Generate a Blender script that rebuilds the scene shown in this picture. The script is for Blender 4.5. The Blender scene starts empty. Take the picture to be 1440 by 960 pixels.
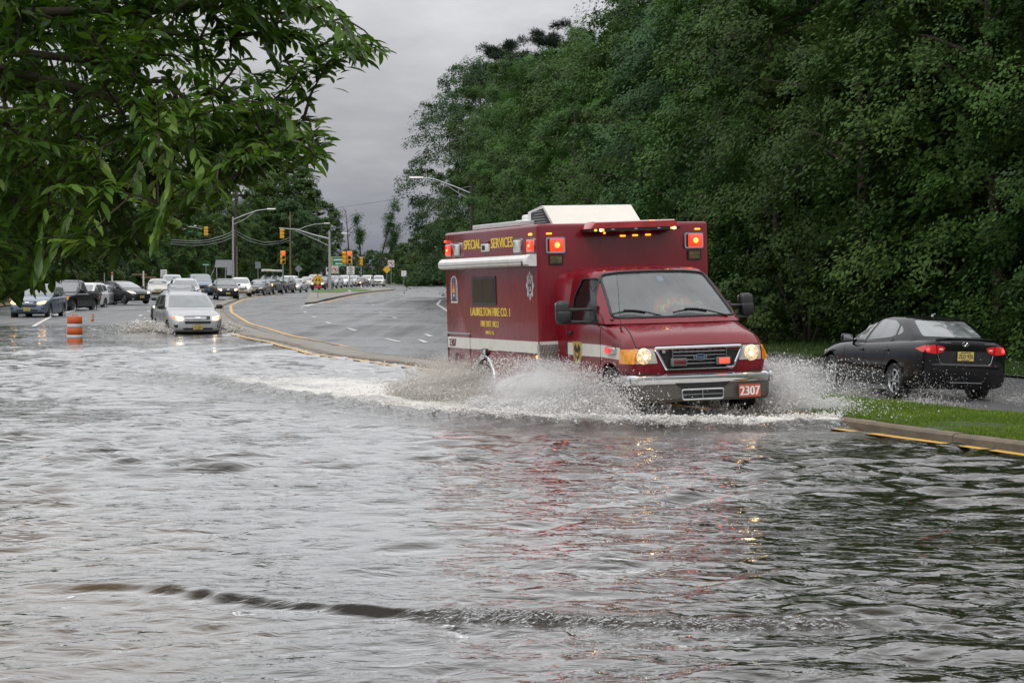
import bpy, bmesh, math, random
import numpy as np
from mathutils import Vector, Matrix, geometry
from mathutils.bvhtree import BVHTree
SC = bpy.context.scene
COL = SC.collection
rnd = random.Random(7)
rng = np.random.default_rng(11)
PI = math.pi
R = math.radians

# ------------------------------------------------------------------ camera
F, HOR, CH = 3005.0, 389.5, 1.88          # focal length and horizon row in photo pixels (1440 wide), eye height
PIT = math.atan((480 - HOR) / F)
cam_d = bpy.data.cameras.new('camera')
cam_d.sensor_width = 36.0
cam_d.lens = 36.0 * F / 1440.0
cam_d.clip_end = 12000.0
cam_d.clip_start = 0.1
cam = bpy.data.objects.new('camera', cam_d)
COL.objects.link(cam)
cam.location = (0, 0, CH)
cam.rotation_euler = (PI / 2 - PIT, 0, 0)
SC.camera = cam

def ray(u, v):
    a = (u - 720) / F; b = (480 - v) / F
    return (a, math.cos(PIT) + b * math.sin(PIT), -math.sin(PIT) + b * math.cos(PIT))

def at(u, v, d):
    """point seen at photo pixel u,v standing d metres away (along y)"""
    r = ray(u, v); t = d / r[1]
    return Vector((r[0] * t, d, CH + r[2] * t))

# ------------------------------------------------------------------ render settings
SC.render.engine = 'CYCLES'
SC.cycles.use_denoising = True
try: SC.cycles.denoiser = 'OPENIMAGEDENOISE'
except Exception: pass
SC.cycles.max_bounces = 8
SC.cycles.diffuse_bounces = 4
SC.cycles.glossy_bounces = 4
SC.cycles.transmission_bounces = 4
SC.cycles.transparent_max_bounces = 8
SC.cycles.volume_bounces = 3
SC.cycles.volume_step_rate = 1.0
SC.cycles.sample_clamp_indirect = 6.0
SC.cycles.caustics_reflective = False
SC.cycles.caustics_refractive = False
SC.view_settings.view_transform = 'Standard'
SC.view_settings.look = 'None'
SC.view_settings.gamma = 1.0
SC.view_settings.exposure = 0.0
SC.view_settings.use_curve_mapping = False

# ------------------------------------------------------------------ naming
def tag(o, label=None, cat=None, group=None, kind=None):
    if label: o['label'] = label
    if cat: o['category'] = cat
    if group: o['group'] = group
    if kind: o['kind'] = kind
    return o

def empty(name, loc=(0, 0, 0), rot=(0, 0, 0), label=None, cat=None, group=None):
    o = bpy.data.objects.new(name, None)
    o.empty_display_size = 0.3
    COL.objects.link(o)
    o.location = loc; o.rotation_euler = rot
    return tag(o, label, cat, group)

def copy_tree(o, parent=None):
    c = o.copy(); COL.objects.link(c); c.parent = parent
    for ch in list(o.children): copy_tree(ch, c)
    return c

# ------------------------------------------------------------------ materials
def new_mat(name):
    m = bpy.data.materials.new(name); m.use_nodes = True
    nt = m.node_tree; nt.nodes.clear()
    return m, nt

def N(nt, t, **k):
    n = nt.nodes.new(t)
    for a, b in k.items():
        if a in n.inputs.keys(): n.inputs[a].default_value = b
        else: setattr(n, a, b)
    return n

def L(nt, a, b): nt.links.new(a, b)

def mat(name, col, rough=0.5, metal=0.0, var=0.12, vscale=3.0, bump=0.0, bscale=40.0, coat=0.0, emit=None, estr=0.0, dirt=0.0, spec=0.5, obj_coord=True):
    m, nt = new_mat(name)
    out = N(nt, 'ShaderNodeOutputMaterial'); p = N(nt, 'ShaderNodeBsdfPrincipled')
    L(nt, p.outputs[0], out.inputs[0])
    tc = N(nt, 'ShaderNodeTexCoord')
    no = N(nt, 'ShaderNodeTexNoise', Scale=vscale, Detail=5.0, Roughness=0.6)
    L(nt, tc.outputs['Object'], no.inputs['Vector'])
    rp = N(nt, 'ShaderNodeValToRGB')
    c = Vector(col[:3])
    lo = c * (1 - var); hi = c * (1 + var)
    rp.color_ramp.elements[0].position = 0.3; rp.color_ramp.elements[1].position = 0.7
    rp.color_ramp.elements[0].color = (*lo, 1); rp.color_ramp.elements[1].color = (*[min(x, 1) for x in hi], 1)
    L(nt, no.outputs['Fac'], rp.inputs[0])
    csrc = rp.outputs[0]
    if dirt > 0:
        n2 = N(nt, 'ShaderNodeTexNoise', Scale=vscale * 2.7, Detail=8.0, Roughness=0.7)
        L(nt, tc.outputs['Object'], n2.inputs['Vector'])
        r2 = N(nt, 'ShaderNodeValToRGB'); r2.color_ramp.elements[0].position = 0.5; r2.color_ramp.elements[1].position = 0.75
        r2.color_ramp.elements[1].color = (dirt, dirt, dirt, 1)
        L(nt, n2.outputs['Fac'], r2.inputs[0])
        mx = N(nt, 'ShaderNodeMixRGB'); mx.inputs[2].default_value = (0.09, 0.075, 0.055, 1)
        L(nt, r2.outputs[0], mx.inputs[0]); L(nt, csrc, mx.inputs[1]); csrc = mx.outputs[0]
    L(nt, csrc, p.inputs['Base Color'])
    p.inputs['Roughness'].default_value = rough
    p.inputs['Metallic'].default_value = metal
    p.inputs['Specular IOR Level'].default_value = spec
    p.inputs['Coat Weight'].default_value = coat
    p.inputs['Coat Roughness'].default_value = 0.06
    if bump > 0:
        b = N(nt, 'ShaderNodeBump', Strength=bump, Distance=0.01)
        n3 = N(nt, 'ShaderNodeTexNoise', Scale=bscale, Detail=4.0)
        L(nt, tc.outputs['Object'], n3.inputs['Vector']); L(nt, n3.outputs['Fac'], b.inputs['Height']); L(nt, b.outputs[0], p.inputs['Normal'])
    if emit:
        p.inputs['Emission Color'].default_value = (*emit, 1); p.inputs['Emission Strength'].default_value = estr
    return m

def paint(name, col, rough=0.28, flake=0.0, wet=True, coat=0.6):
    """wet car paint: coat, grime film, fine beads of rain in the bump"""
    m, nt = new_mat(name)
    out = N(nt, 'ShaderNodeOutputMaterial'); p = N(nt, 'ShaderNodeBsdfPrincipled')
    L(nt, p.outputs[0], out.inputs[0])
    tc = N(nt, 'ShaderNodeTexCoord')
    no = N(nt, 'ShaderNodeTexNoise', Scale=2.5, Detail=6.0, Roughness=0.65)
    L(nt, tc.outputs['Object'], no.inputs['Vector'])
    rp = N(nt, 'ShaderNodeValToRGB'); c = Vector(col)
    rp.color_ramp.elements[0].position = 0.3; rp.color_ramp.elements[1].position = 0.72
    rp.color_ramp.elements[0].color = (*(c * 0.9), 1); rp.color_ramp.elements[1].color = (*(c * 1.08 + Vector((.004, .004, .004))), 1)
    L(nt, no.outputs['Fac'], rp.inputs[0]); L(nt, rp.outputs[0], p.inputs['Base Color'])
    sm = N(nt, 'ShaderNodeMapping'); sm.inputs['Scale'].default_value = (9, 9, .5); L(nt, tc.outputs['Object'], sm.inputs['Vector'])
    sn = N(nt, 'ShaderNodeTexNoise', Scale=1.6, Detail=5.0, Roughness=.65); L(nt, sm.outputs[0], sn.inputs['Vector'])
    rr = N(nt, 'ShaderNodeMapRange'); rr.inputs['From Min'].default_value = .3; rr.inputs['From Max'].default_value = .7; rr.inputs['To Min'].default_value = rough * 0.6; rr.inputs['To Max'].default_value = rough * 1.9
    L(nt, sn.outputs['Fac'], rr.inputs['Value']); L(nt, rr.outputs[0], p.inputs['Roughness'])
    p.inputs['Metallic'].default_value = flake
    p.inputs['Specular IOR Level'].default_value = .32
    p.inputs['Coat Weight'].default_value = coat; p.inputs['Coat Roughness'].default_value = 0.05
    if wet:
        vo = N(nt, 'ShaderNodeTexVoronoi', Scale=70.0); L(nt, tc.outputs['Object'], vo.inputs['Vector'])
        r2 = N(nt, 'ShaderNodeValToRGB'); r2.color_ramp.elements[0].position = 0.0; r2.color_ramp.elements[1].position = 0.32
        r2.color_ramp.elements[0].color = (1, 1, 1, 1); r2.color_ramp.elements[1].color = (0, 0, 0, 1)
        L(nt, vo.outputs['Distance'], r2.inputs[0])
        wv = N(nt, 'ShaderNodeTexNoise', Scale=1.6, Detail=2.0); L(nt, tc.outputs['Object'], wv.inputs['Vector'])
        b0 = N(nt, 'ShaderNodeBump', Strength=0.10, Distance=0.012); L(nt, wv.outputs['Fac'], b0.inputs['Height'])
        b = N(nt, 'ShaderNodeBump', Strength=0.07, Distance=0.003)
        L(nt, r2.outputs[0], b.inputs['Height']); L(nt, b0.outputs[0], b.inputs['Normal']); L(nt, b.outputs[0], p.inputs['Normal'])
    return m

def lamp_mat(name, col, strength, base=None):
    return mat(name, base or col, rough=0.15, emit=col, estr=strength, var=0.05, coat=0.5)

def leaf_mat(name, c1, c2, rough=0.5, trans=0.28, spec=0.2):
    """leaves: colour from the per-leaf attribute, a little light passing through"""
    m, nt = new_mat(name)
    out = N(nt, 'ShaderNodeOutputMaterial')
    at_ = N(nt, 'ShaderNodeAttribute', attribute_name='tint')
    oi = N(nt, 'ShaderNodeObjectInfo')
    mx = N(nt, 'ShaderNodeMixRGB'); mx.inputs[1].default_value = (*c1, 1); mx.inputs[2].default_value = (*c2, 1)
    L(nt, at_.outputs['Fac'], mx.inputs[0])
    hs = N(nt, 'ShaderNodeHueSaturation')
    mr = N(nt, 'ShaderNodeMapRange'); mr.inputs['To Min'].default_value = 0.66; mr.inputs['To Max'].default_value = 1.22
    L(nt, oi.outputs['Random'], mr.inputs['Value']); L(nt, mr.outputs[0], hs.inputs['Value'])
    mh = N(nt, 'ShaderNodeMapRange'); mh.inputs['To Min'].default_value = 0.498; mh.inputs['To Max'].default_value = 0.522
    L(nt, oi.outputs['Random'], mh.inputs['Value']); L(nt, mh.outputs[0], hs.inputs['Hue'])
    L(nt, mx.outputs[0], hs.inputs['Color'])
    p = N(nt, 'ShaderNodeBsdfPrincipled', Roughness=rough); p.inputs['Specular IOR Level'].default_value = spec
    L(nt, hs.outputs[0], p.inputs['Base Color'])
    tr = N(nt, 'ShaderNodeBsdfTranslucent'); L(nt, hs.outputs[0], tr.inputs['Color'])
    ms = N(nt, 'ShaderNodeMixShader'); ms.inputs[0].default_value = trans
    L(nt, p.outputs[0], ms.inputs[1]); L(nt, tr.outputs[0], ms.inputs[2]); L(nt, ms.outputs[0], out.inputs[0])
    return m

# ------------------------------------------------------------------ mesh builder
class MB:
    def __init__(s): s.v = []; s.f = []; s.mi = []
    def add(s, vs, fs, m=0):
        o = len(s.v); s.v += [tuple(v) for v in vs]
        s.f += [tuple(i + o for i in f) for f in fs]; s.mi += [m] * len(fs); return s
    def box(s, c, d, m=0, rz=0, rx=0, ry=0, bev=0.0):
        d = [abs(q) for q in d]
        if bev > 0:
            bm = bmesh.new(); bmesh.ops.create_cube(bm, size=1.0)
            bmesh.ops.scale(bm, vec=d, verts=bm.verts)
            bmesh.ops.bevel(bm, geom=list(bm.edges), offset=min(bev, min(d) * .45), segments=2, affect='EDGES', profile=0.5)
            vs = [v.co.copy() for v in bm.verts]; bm.verts.index_update(); fs = [[v.index for v in f.verts] for f in bm.faces]; bm.free()
        else:
            vs = [Vector((x * d[0] / 2, y * d[1] / 2, z * d[2] / 2)) for x in (-1, 1) for y in (-1, 1) for z in (-1, 1)]
            fs = [(0, 1, 3, 2), (4, 6, 7, 5), (0, 4, 5, 1), (2, 3, 7, 6), (0, 2, 6, 4), (1, 5, 7, 3)]
        M = Matrix.Translation(c) @ Matrix.Rotation(rz, 4, 'Z') @ Matrix.Rotation(rx, 4, 'X') @ Matrix.Rotation(ry, 4, 'Y')
        return s.add([M @ v for v in vs], fs, m)
    def tube(s, path, r, n=8, m=0, cap=True):
        path = [Vector(p) for p in path]
        rs = r if isinstance(r, (list, tuple)) else [r] * len(path)
        vs = []; fs = []
        up = None
        for i, p in enumerate(path):
            a = path[max(i - 1, 0)]; b = path[min(i + 1, len(path) - 1)]
            t = (b - a).normalized()
            if up is None:
                up = Vector((0, 0, 1)) if abs(t.z) < .9 else Vector((1, 0, 0))
            x = t.cross(up).normalized(); y = x.cross(t).normalized(); up = y
            for k in range(n):
                an = 2 * PI * k / n
                vs.append(p + (x * math.cos(an) + y * math.sin(an)) * rs[i])
        for i in range(len(path) - 1):
            for k in range(n):
                k2 = (k + 1) % n
                fs.append((i * n + k, i * n + k2, (i + 1) * n + k2, (i + 1) * n + k))
        if cap:
            fs.append(tuple(reversed(range(n)))); fs.append(tuple((len(path) - 1) * n + k for k in range(n)))
        return s.add(vs, fs, m)
    def lathe(s, prof, c=(0, 0, 0), axis='z', n=20, m=0, cap=True):
        """profile of (radius, height) turned round an axis"""
        vs = []; fs = []
        for (r_, h) in prof:
            for k in range(n):
                an = 2 * PI * k / n; a, b = r_ * math.cos(an), r_ * math.sin(an)
                vs.append(Vector(c) + (Vector((a, b, h)) if axis == 'z' else Vector((h, a, b)) if axis == 'x' else Vector((b, h, a))))
        for i in range(len(prof) - 1):
            for k in range(n):
                k2 = (k + 1) % n
                fs.append((i * n + k, i * n + k2, (i + 1) * n + k2, (i + 1) * n + k))
        if cap:
            fs.append(tuple(reversed(range(n)))); fs.append(tuple((len(prof) - 1) * n + k for k in range(n)))
        return s.add(vs, fs, m)
    def prism(s, poly, axis, a, b, m=0):
        """2D outline pushed from a to b along axis; outline is in the two other axes in x,y,z order"""
        def P(q, h):
            return (h, q[0], q[1]) if axis == 'x' else (q[0], h, q[1]) if axis == 'y' else (q[0], q[1], h)
        n = len(poly); vs = [P(q, a) for q in poly] + [P(q, b) for q in poly]
        fs = [tuple(reversed(range(n))), tuple(range(n, 2 * n))]
        fs += [(i, (i + 1) % n, n + (i + 1) % n, n + i) for i in range(n)]
        return s.add(vs, fs, m)
    def loft(s, secs, m=0, closed=True, cap=True):
        n = len(secs[0]); vs = [p for q in secs for p in q]; fs = []
        for i in range(len(secs) - 1):
            for k in range(n if closed else n - 1):
                k2 = (k + 1) % n
                fs.append((i * n + k, i * n + k2, (i + 1) * n + k2, (i + 1) * n + k))
        if cap:
            fs.append(tuple(reversed(range(n)))); fs.append(tuple((len(secs) - 1) * n + k for k in range(n)))
        return s.add(vs, fs, m)
    def mesh(s, name, mats, smooth=None, fixn=True):
        me = bpy.data.meshes.new(name)
        me.from_pydata(s.v, [], s.f)
        for m in (mats if isinstance(mats, (list, tuple)) else [mats]): me.materials.append(m)
        if len(me.materials) > 1: me.polygons.foreach_set('material_index', s.mi)
        me.update()
        if fixn:
            bm = bmesh.new(); bm.from_mesh(me); bmesh.ops.recalc_face_normals(bm, faces=bm.faces); bm.to_mesh(me); bm.free()
        if smooth is not None:
            me.polygons.foreach_set('use_smooth', [True] * len(me.polygons))
            me.set_sharp_from_angle(angle=R(smooth))
        return me
    def build(s, name, mats, parent=None, smooth=None, fixn=True):
        o = bpy.data.objects.new(name, s.mesh(name, mats, smooth, fixn)); COL.objects.link(o)
        if parent is not None: o.parent = parent
        return o

def np_mesh(name, V, Fq, material, smooth=False, attrs=None, parent=None):
    """mesh from numpy arrays: V (n,3), Fq (m,4) or (m,3)"""
    me = bpy.data.meshes.new(name)
    k = Fq.shape[1]
    me.vertices.add(len(V)); me.vertices.foreach_set('co', np.ascontiguousarray(V, dtype=np.float32).ravel())
    me.loops.add(Fq.size); me.loops.foreach_set('vertex_index', np.ascontiguousarray(Fq, dtype=np.int32).ravel())
    me.polygons.add(len(Fq)); me.polygons.foreach_set('loop_start', np.arange(0, Fq.size, k, dtype=np.int32))
    me.polygons.foreach_set('loop_total', np.full(len(Fq), k, dtype=np.int32))
    me.update(calc_edges=True); me.validate()
    if smooth: me.polygons.foreach_set('use_smooth', np.ones(len(Fq), dtype=bool))
    me.materials.append(material)
    for an, (dom, arr) in (attrs or {}).items():
        a = me.attributes.new(an, 'FLOAT', dom); a.data.foreach_set('value', np.ascontiguousarray(arr, dtype=np.float32))
    o = bpy.data.objects.new(name, me); COL.objects.link(o)
    if parent is not None: o.parent = parent
    return o

def evaluated(o):
    dg = bpy.context.evaluated_depsgraph_get(); dg.update()
    return bpy.data.meshes.new_from_object(o.evaluated_get(dg))

def subsurf_mesh(mb, lv=2):
    o = mb.build('tmp_cage', []); md = o.modifiers.new('s', 'SUBSURF'); md.levels = lv; md.render_levels = lv
    me = evaluated(o); bpy.data.objects.remove(o); return me

def cut_mesh(me, cutters, op='DIFFERENCE'):
    o = bpy.data.objects.new('tmp_a', me); COL.objects.link(o); tmp = []
    for c in cutters:
        q = c.build('tmp_b', []); tmp.append(q)
        md = o.modifiers.new('b', 'BOOLEAN'); md.operation = op; md.object = q; md.solver = 'EXACT'
    r_ = evaluated(o)
    for q in tmp + [o]: bpy.data.objects.remove(q)
    return r_

def mesh_obj(name, me, mats, parent=None, smooth=35):
    me.materials.clear()
    for m in (mats if isinstance(mats, (list, tuple)) else [mats]): me.materials.append(m)
    me.polygons.foreach_set('use_smooth', [True] * len(me.polygons)); me.set_sharp_from_angle(angle=R(smooth))
    o = bpy.data.objects.new(name, me); COL.objects.link(o)
    if parent is not None: o.parent = parent
    return o

def bvh_of(*mes):
    vs = []; fs = []
    for me in mes:
        o = len(vs); vs += [v.co.copy() for v in me.vertices]; fs += [[i + o for i in p.vertices] for p in me.polygons]
    return BVHTree.FromPolygons(vs, fs)

def inside(p, poly):
    c = False; n = len(poly); j = n - 1
    for i in range(n):
        a, b = poly[i], poly[j]
        if (a[1] > p[1]) != (b[1] > p[1]) and p[0] < (b[0] - a[0]) * (p[1] - a[1]) / (b[1] - a[1]) + a[0]: c = not c
        j = i
    return c

def rounded(poly, r=0.03, n=3):
    """polygon with its corners rounded"""
    out = []; k = len(poly)
    for i in range(k):
        p = Vector(poly[i]); a = Vector(poly[i - 1]) - p; b = Vector(poly[(i + 1) % k]) - p
        t = min(r, a.length * .45, b.length * .45)
        a = p + a.normalized() * t; b = p + b.normalized() * t
        for j in range(n + 1):
            s = j / n; out.append(tuple(a * (1 - s) ** 2 + p * 2 * s * (1 - s) + b * s * s))
    return out

def decal(mb, bvh, poly, axis, side, th=0.006, step=0.08, m=0, sink=0.004, maxd=None):
    """lay a panel of thickness th on a body: the outline is dropped on to the surface along an axis"""
    n = len(poly); pts = []; 
    for i in range(n):
        a = Vector(poly[i]); b = Vector(poly[(i + 1) % n]); k = max(1, int((b - a).length / step))
        for j in range(k): pts.append(a + (b - a) * j / k)
    nb = len(pts)
    xs = [p[0] for p in pts]; ys = [p[1] for p in pts]
    x = min(xs) + step * .5
    while x < max(xs):
        y = min(ys) + step * .5
        while y < max(ys):
            q = Vector((x, y))
            if inside(q, [tuple(p) for p in pts]) and min((q - p).length for p in pts) > step * .45: pts.append(q)
            y += step
        x += step
    r_ = geometry.delaunay_2d_cdt([Vector(p) for p in pts], [(i, (i + 1) % nb) for i in range(nb)], [], 1, 1e-6)
    vs2, fs2 = r_[0], r_[2]
    D = {'x': Vector((-side, 0, 0)), 'y': Vector((0, -side, 0)), 'z': Vector((0, 0, -side))}[axis]
    top = []; bot = []
    last = 0.0; hits = []
    for q in vs2:
        o = Vector((side * 9, q[0], q[1])) if axis == 'x' else Vector((q[0], side * 9, q[1])) if axis == 'y' else Vector((q[0], q[1], side * 9))
        h = bvh.ray_cast(o, D)
        hits.append((o, h))
    good = [(o + D * h[3]) for o, h in hits if h[0] is not None]
    for o, h in hits:
        if h[0] is None:
            if good: g = min(good, key=lambda w: (w - o - D * (w - o).dot(D)).length); p = o + D * (g - o).dot(D)
            else: p = o + D * 8
            nn = -D
        else: p = h[0]; nn = h[1] if h[1].dot(D) < 0 else -h[1]
        nn = (nn + (-D) * .6).normalized()
        top.append(p + nn * th); bot.append(p - nn * sink)
    k = len(vs2); fs = [tuple(f) for f in fs2]
    # boundary edges get a rim
    ec = {}
    for f in fs:
        for i in range(len(f)):
            e = (f[i], f[(i + 1) % len(f)]); ec[tuple(sorted(e))] = ec.get(tuple(sorted(e)), []) + [e]
    rim = [(e[0][0], e[0][1], e[0][1] + k, e[0][0] + k) for e in ec.values() if len(e) == 1]
    mb.add(top + bot, fs + rim, m)
    return mb

_fc = {}
def text_geo(txt):
    """outline of a word as flat faces (bundled font), unit-size"""
    if txt in _fc: return _fc[txt]
    cu = bpy.data.curves.new('t', 'FONT'); cu.body = txt; cu.resolution_u = 3
    o = bpy.data.objects.new('t', cu); COL.objects.link(o)
    me = evaluated(o); bpy.data.objects.remove(o)
    vs = [v.co.to_2d() for v in me.vertices]; fs = [tuple(p.vertices) for p in me.polygons]
    _fc[txt] = (vs, fs); return vs, fs

def text(mb, txt, P0, U, V, w, h, nrm, m=0, th=0.003, bold=0.0):
    """a word fitted in the box at P0 with width vector U*w and height vector V*h"""
    vs, fs = text_geo(txt)
    x0 = min(v[0] for v in vs); x1 = max(v[0] for v in vs); y0 = min(v[1] for v in vs); y1 = max(v[1] for v in vs)
    P0 = Vector(P0); U = Vector(U); V = Vector(V); nrm = Vector(nrm)
    offs = [(0, 0)] if not bold else [(0, 0), (bold, 0), (-bold, 0)]
    for k, (ox, oy) in enumerate(offs):
        mb.add([P0 + U * ((v[0] - x0) / (x1 - x0) * w + ox) + V * ((v[1] - y0) / (y1 - y0) * h + oy) + nrm * (th + k * .0007) for v in vs], fs, m)
    return mb

# ------------------------------------------------------------------ sky and sun (overcast, storm grey low down)
W = bpy.data.worlds.new('World'); SC.world = W; W.use_nodes = True
nt = W.node_tree; nt.nodes.clear()
wo = N(nt, 'ShaderNodeOutputWorld')
sky = N(nt, 'ShaderNodeTexSky'); sky.sky_type = 'NISHITA'; sky.sun_disc = False
SUN_EL, SUN_AZ = R(52), R(-155)
sky.sun_elevation = SUN_EL; sky.sun_rotation = SUN_AZ; sky.air_density = 1.5; sky.dust_density = 4.0
b1 = N(nt, 'ShaderNodeBackground', Strength=0.05); L(nt, sky.outputs[0], b1.inputs[0])
tc = N(nt, 'ShaderNodeTexCoord')
sx = N(nt, 'ShaderNodeSeparateXYZ'); L(nt, tc.outputs['Generated'], sx.inputs[0])
cl = N(nt, 'ShaderNodeValToRGB')
cr = cl.color_ramp
cr.elements[0].position = 0.0; cr.elements[0].color = (0.22, 0.235, 0.28, 1)
cr.elements[1].position = 1.0; cr.elements[1].color = (1.65, 1.66, 1.70, 1)
for p, c in ((0.03, (0.32, 0.335, 0.372)), (0.075, (0.51, 0.522, 0.552)), (0.115, (0.62, 0.63, 0.66)), (0.2, (0.92, 0.93, 0.95)), (0.4, (1.25, 1.26, 1.29))):
    e = cr.elements.new(p); e.color = (*c, 1)
mp = N(nt, 'ShaderNodeMapping'); mp.inputs['Scale'].default_value = (1.0, 1.0, 3.2); mp.inputs['Location'].default_value = (0.4, 0.2, 0.1)
L(nt, tc.outputs['Generated'], mp.inputs['Vector'])
cn = N(nt, 'ShaderNodeTexNoise', Scale=9.0, Detail=7.0, Roughness=0.55, Distortion=0.4); L(nt, mp.outputs[0], cn.inputs['Vector'])
ad = N(nt, 'ShaderNodeMath', operation='MULTIPLY_ADD'); ad.inputs[1].default_value = 0.085; ad.inputs[2].default_value = -0.0425
L(nt, cn.outputs['Fac'], ad.inputs[0])
a2 = N(nt, 'ShaderNodeMath', operation='ADD'); L(nt, sx.outputs['Z'], a2.inputs[0]); L(nt, ad.outputs[0], a2.inputs[1])
L(nt, a2.outputs[0], cl.inputs[0])
cn2 = N(nt, 'ShaderNodeTexNoise', Scale=22.0, Detail=6.0, Roughness=0.6); L(nt, mp.outputs[0], cn2.inputs['Vector'])
mr = N(nt, 'ShaderNodeMapRange'); mr.inputs['From Min'].default_value = 0.3; mr.inputs['From Max'].default_value = 0.7
mr.inputs['To Min'].default_value = 0.90; mr.inputs['To Max'].default_value = 1.08; L(nt, cn2.outputs['Fac'], mr.inputs['Value'])
b2 = N(nt, 'ShaderNodeBackground'); L(nt, cl.outputs[0], b2.inputs[0]); L(nt, mr.outputs[0], b2.inputs[1])
mxs = N(nt, 'ShaderNodeMixShader'); mxs.inputs[0].default_value = 0.92
L(nt, b1.outputs[0], mxs.inputs[1]); L(nt, b2.outputs[0], mxs.inputs[2]); L(nt, mxs.outputs[0], wo.inputs[0])
sd = bpy.data.lights.new('sun', 'SUN'); sd.energy = 0.9; sd.angle = R(25); sd.color = (1.0, 0.97, 0.92)
so = bpy.data.objects.new('sun', sd); COL.objects.link(so)
# light travels from the sun's direction: behind the camera, high, a little to the left
sdir = Vector((math.sin(SUN_AZ) * math.cos(SUN_EL), math.cos(SUN_AZ) * math.cos(SUN_EL), math.sin(SUN_EL)))
so.rotation_euler = (-sdir).to_track_quat('-Z', 'Y').to_euler()
so.location = sdir * 200
# ------------------------------------------------------------------ lie of the land
NY = [2, 12.5, 22.9, 26.6, 36.5, 44.0, 52.0, 61.0, 70.0, 86.0, 111.0, 135.0, 170.0, 216.0, 240.0, 300.0, 420.0]
NX = [13.5, 9.2, 5.5, 4.2, 0.9, -1.75, -4.6, -6.6, -9.0, -12.3, -16.0, -19.0, -22.5, -25.2, -24.4, -19.5, 0.0]
FY = [2, 12.5, 22.9, 26.6, 31.0, 36.5, 44.0, 52.0, 61.0, 70.0, 86.0, 111.0, 135.0, 170.0, 216.0, 240.0, 300.0, 420.0]
FX = [17.0, 12.7, 8.8, 7.3, 5.2, 2.9, -0.45, -3.35, -5.35, -7.75, -11.0, -15.0, -18.2, -21.7, -24.4, -23.6, -18.7, 0.8]
EY = [2, 10, 30, 55, 80, 102, 133, 170, 240, 330, 420]
EX = [0.2, -1.7, -6.0, -12.0, -18.0, -21.9, -26.1, -29.5, -33.5, -30.0, -18]
RY = [10, 27, 45, 54, 70, 90, 112, 140, 165, 200, 235, 265, 300, 420]
RX = [23, 17.0, 10.6, 6.9, 3.4, 0.6, -1.0, -2.6, -3.2, -2.0, 4.0, 16, 40, 140]
mN = lambda y: np.interp(y, NY, NX)
mF = lambda y: np.interp(y, FY, FX)
mE = lambda y: np.interp(y, EY, EX)
mR = lambda y: np.interp(y, RY, RX)
gz = lambda y: np.interp(y, [84, 100, 140, 168, 212, 254, 330, 800], [0.0, .02, .07, .10, .19, .25, .35, .35])
sstep = lambda t: np.clip(t, 0, 1) ** 2 * (3 - 2 * np.clip(t, 0, 1))

def zroad(x, y):
    x = np.asarray(x, float); y = np.asarray(y, float)
    s = mN(y) - x
    dep = -0.055 - 0.10 * sstep((s - 0.4) / 2.2)
    left = mE(y) - x
    dep = dep + 0.10 * sstep(left / 1.5)
    k = 1 - sstep((y - 66) / 18.5)
    zf = dep * k + gz(y) + 0.012 * (1 - k) * (y > 84.5)
    za = np.interp(y, [0, 42, 50, 62, 78, 420], [-.29, -.29, -.2, -.07, .0, .0]) + gz(y) + 0.01
    return np.where(s > -0.2, zf, za)

def onroad(u, v, dz=0.0, zf=None):
    """point of the road surface seen at photo pixel u,v"""
    r = ray(u, v); z = 0.0
    for _ in range(12):
        t = (z - CH) / r[2]; z = float(zroad(r[0] * t, r[1] * t)) if zf is None else zf
    return Vector((r[0] * t, r[1] * t, z + dz))

def vnoise(x, y, sc, seed=0):
    """smooth value noise, numpy"""
    x = np.asarray(x) * sc; y = np.asarray(y) * sc
    xi = np.floor(x).astype(np.int64); yi = np.floor(y).astype(np.int64)
    fx = x - xi; fy = y - yi; fx = fx * fx * (3 - 2 * fx); fy = fy * fy * (3 - 2 * fy)
    def h(a, b):
        q = np.sin(a * 127.1 + b * 311.7 + seed * 74.7) * 43758.5453
        return q - np.floor(q)
    return (h(xi, yi) * (1 - fx) + h(xi + 1, yi) * fx) * (1 - fy) + (h(xi, yi + 1) * (1 - fx) + h(xi + 1, yi + 1) * fx) * fy

def fbm(x, y, sc, oc=4, seed=0):
    t = 0; a = 1; s = 0
    for i in range(oc):
        t = t + a * vnoise(x, y, sc * 2 ** i, seed + i * 3); s += a; a *= .5
    return t / s

def grid_faces(nr, nc):
    i = np.arange((nr - 1) * (nc - 1)); r_ = i // (nc - 1); c = i % (nc - 1)
    a = r_ * nc + c
    return np.stack([a, a + 1, a + nc + 1, a + nc], 1)

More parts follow.
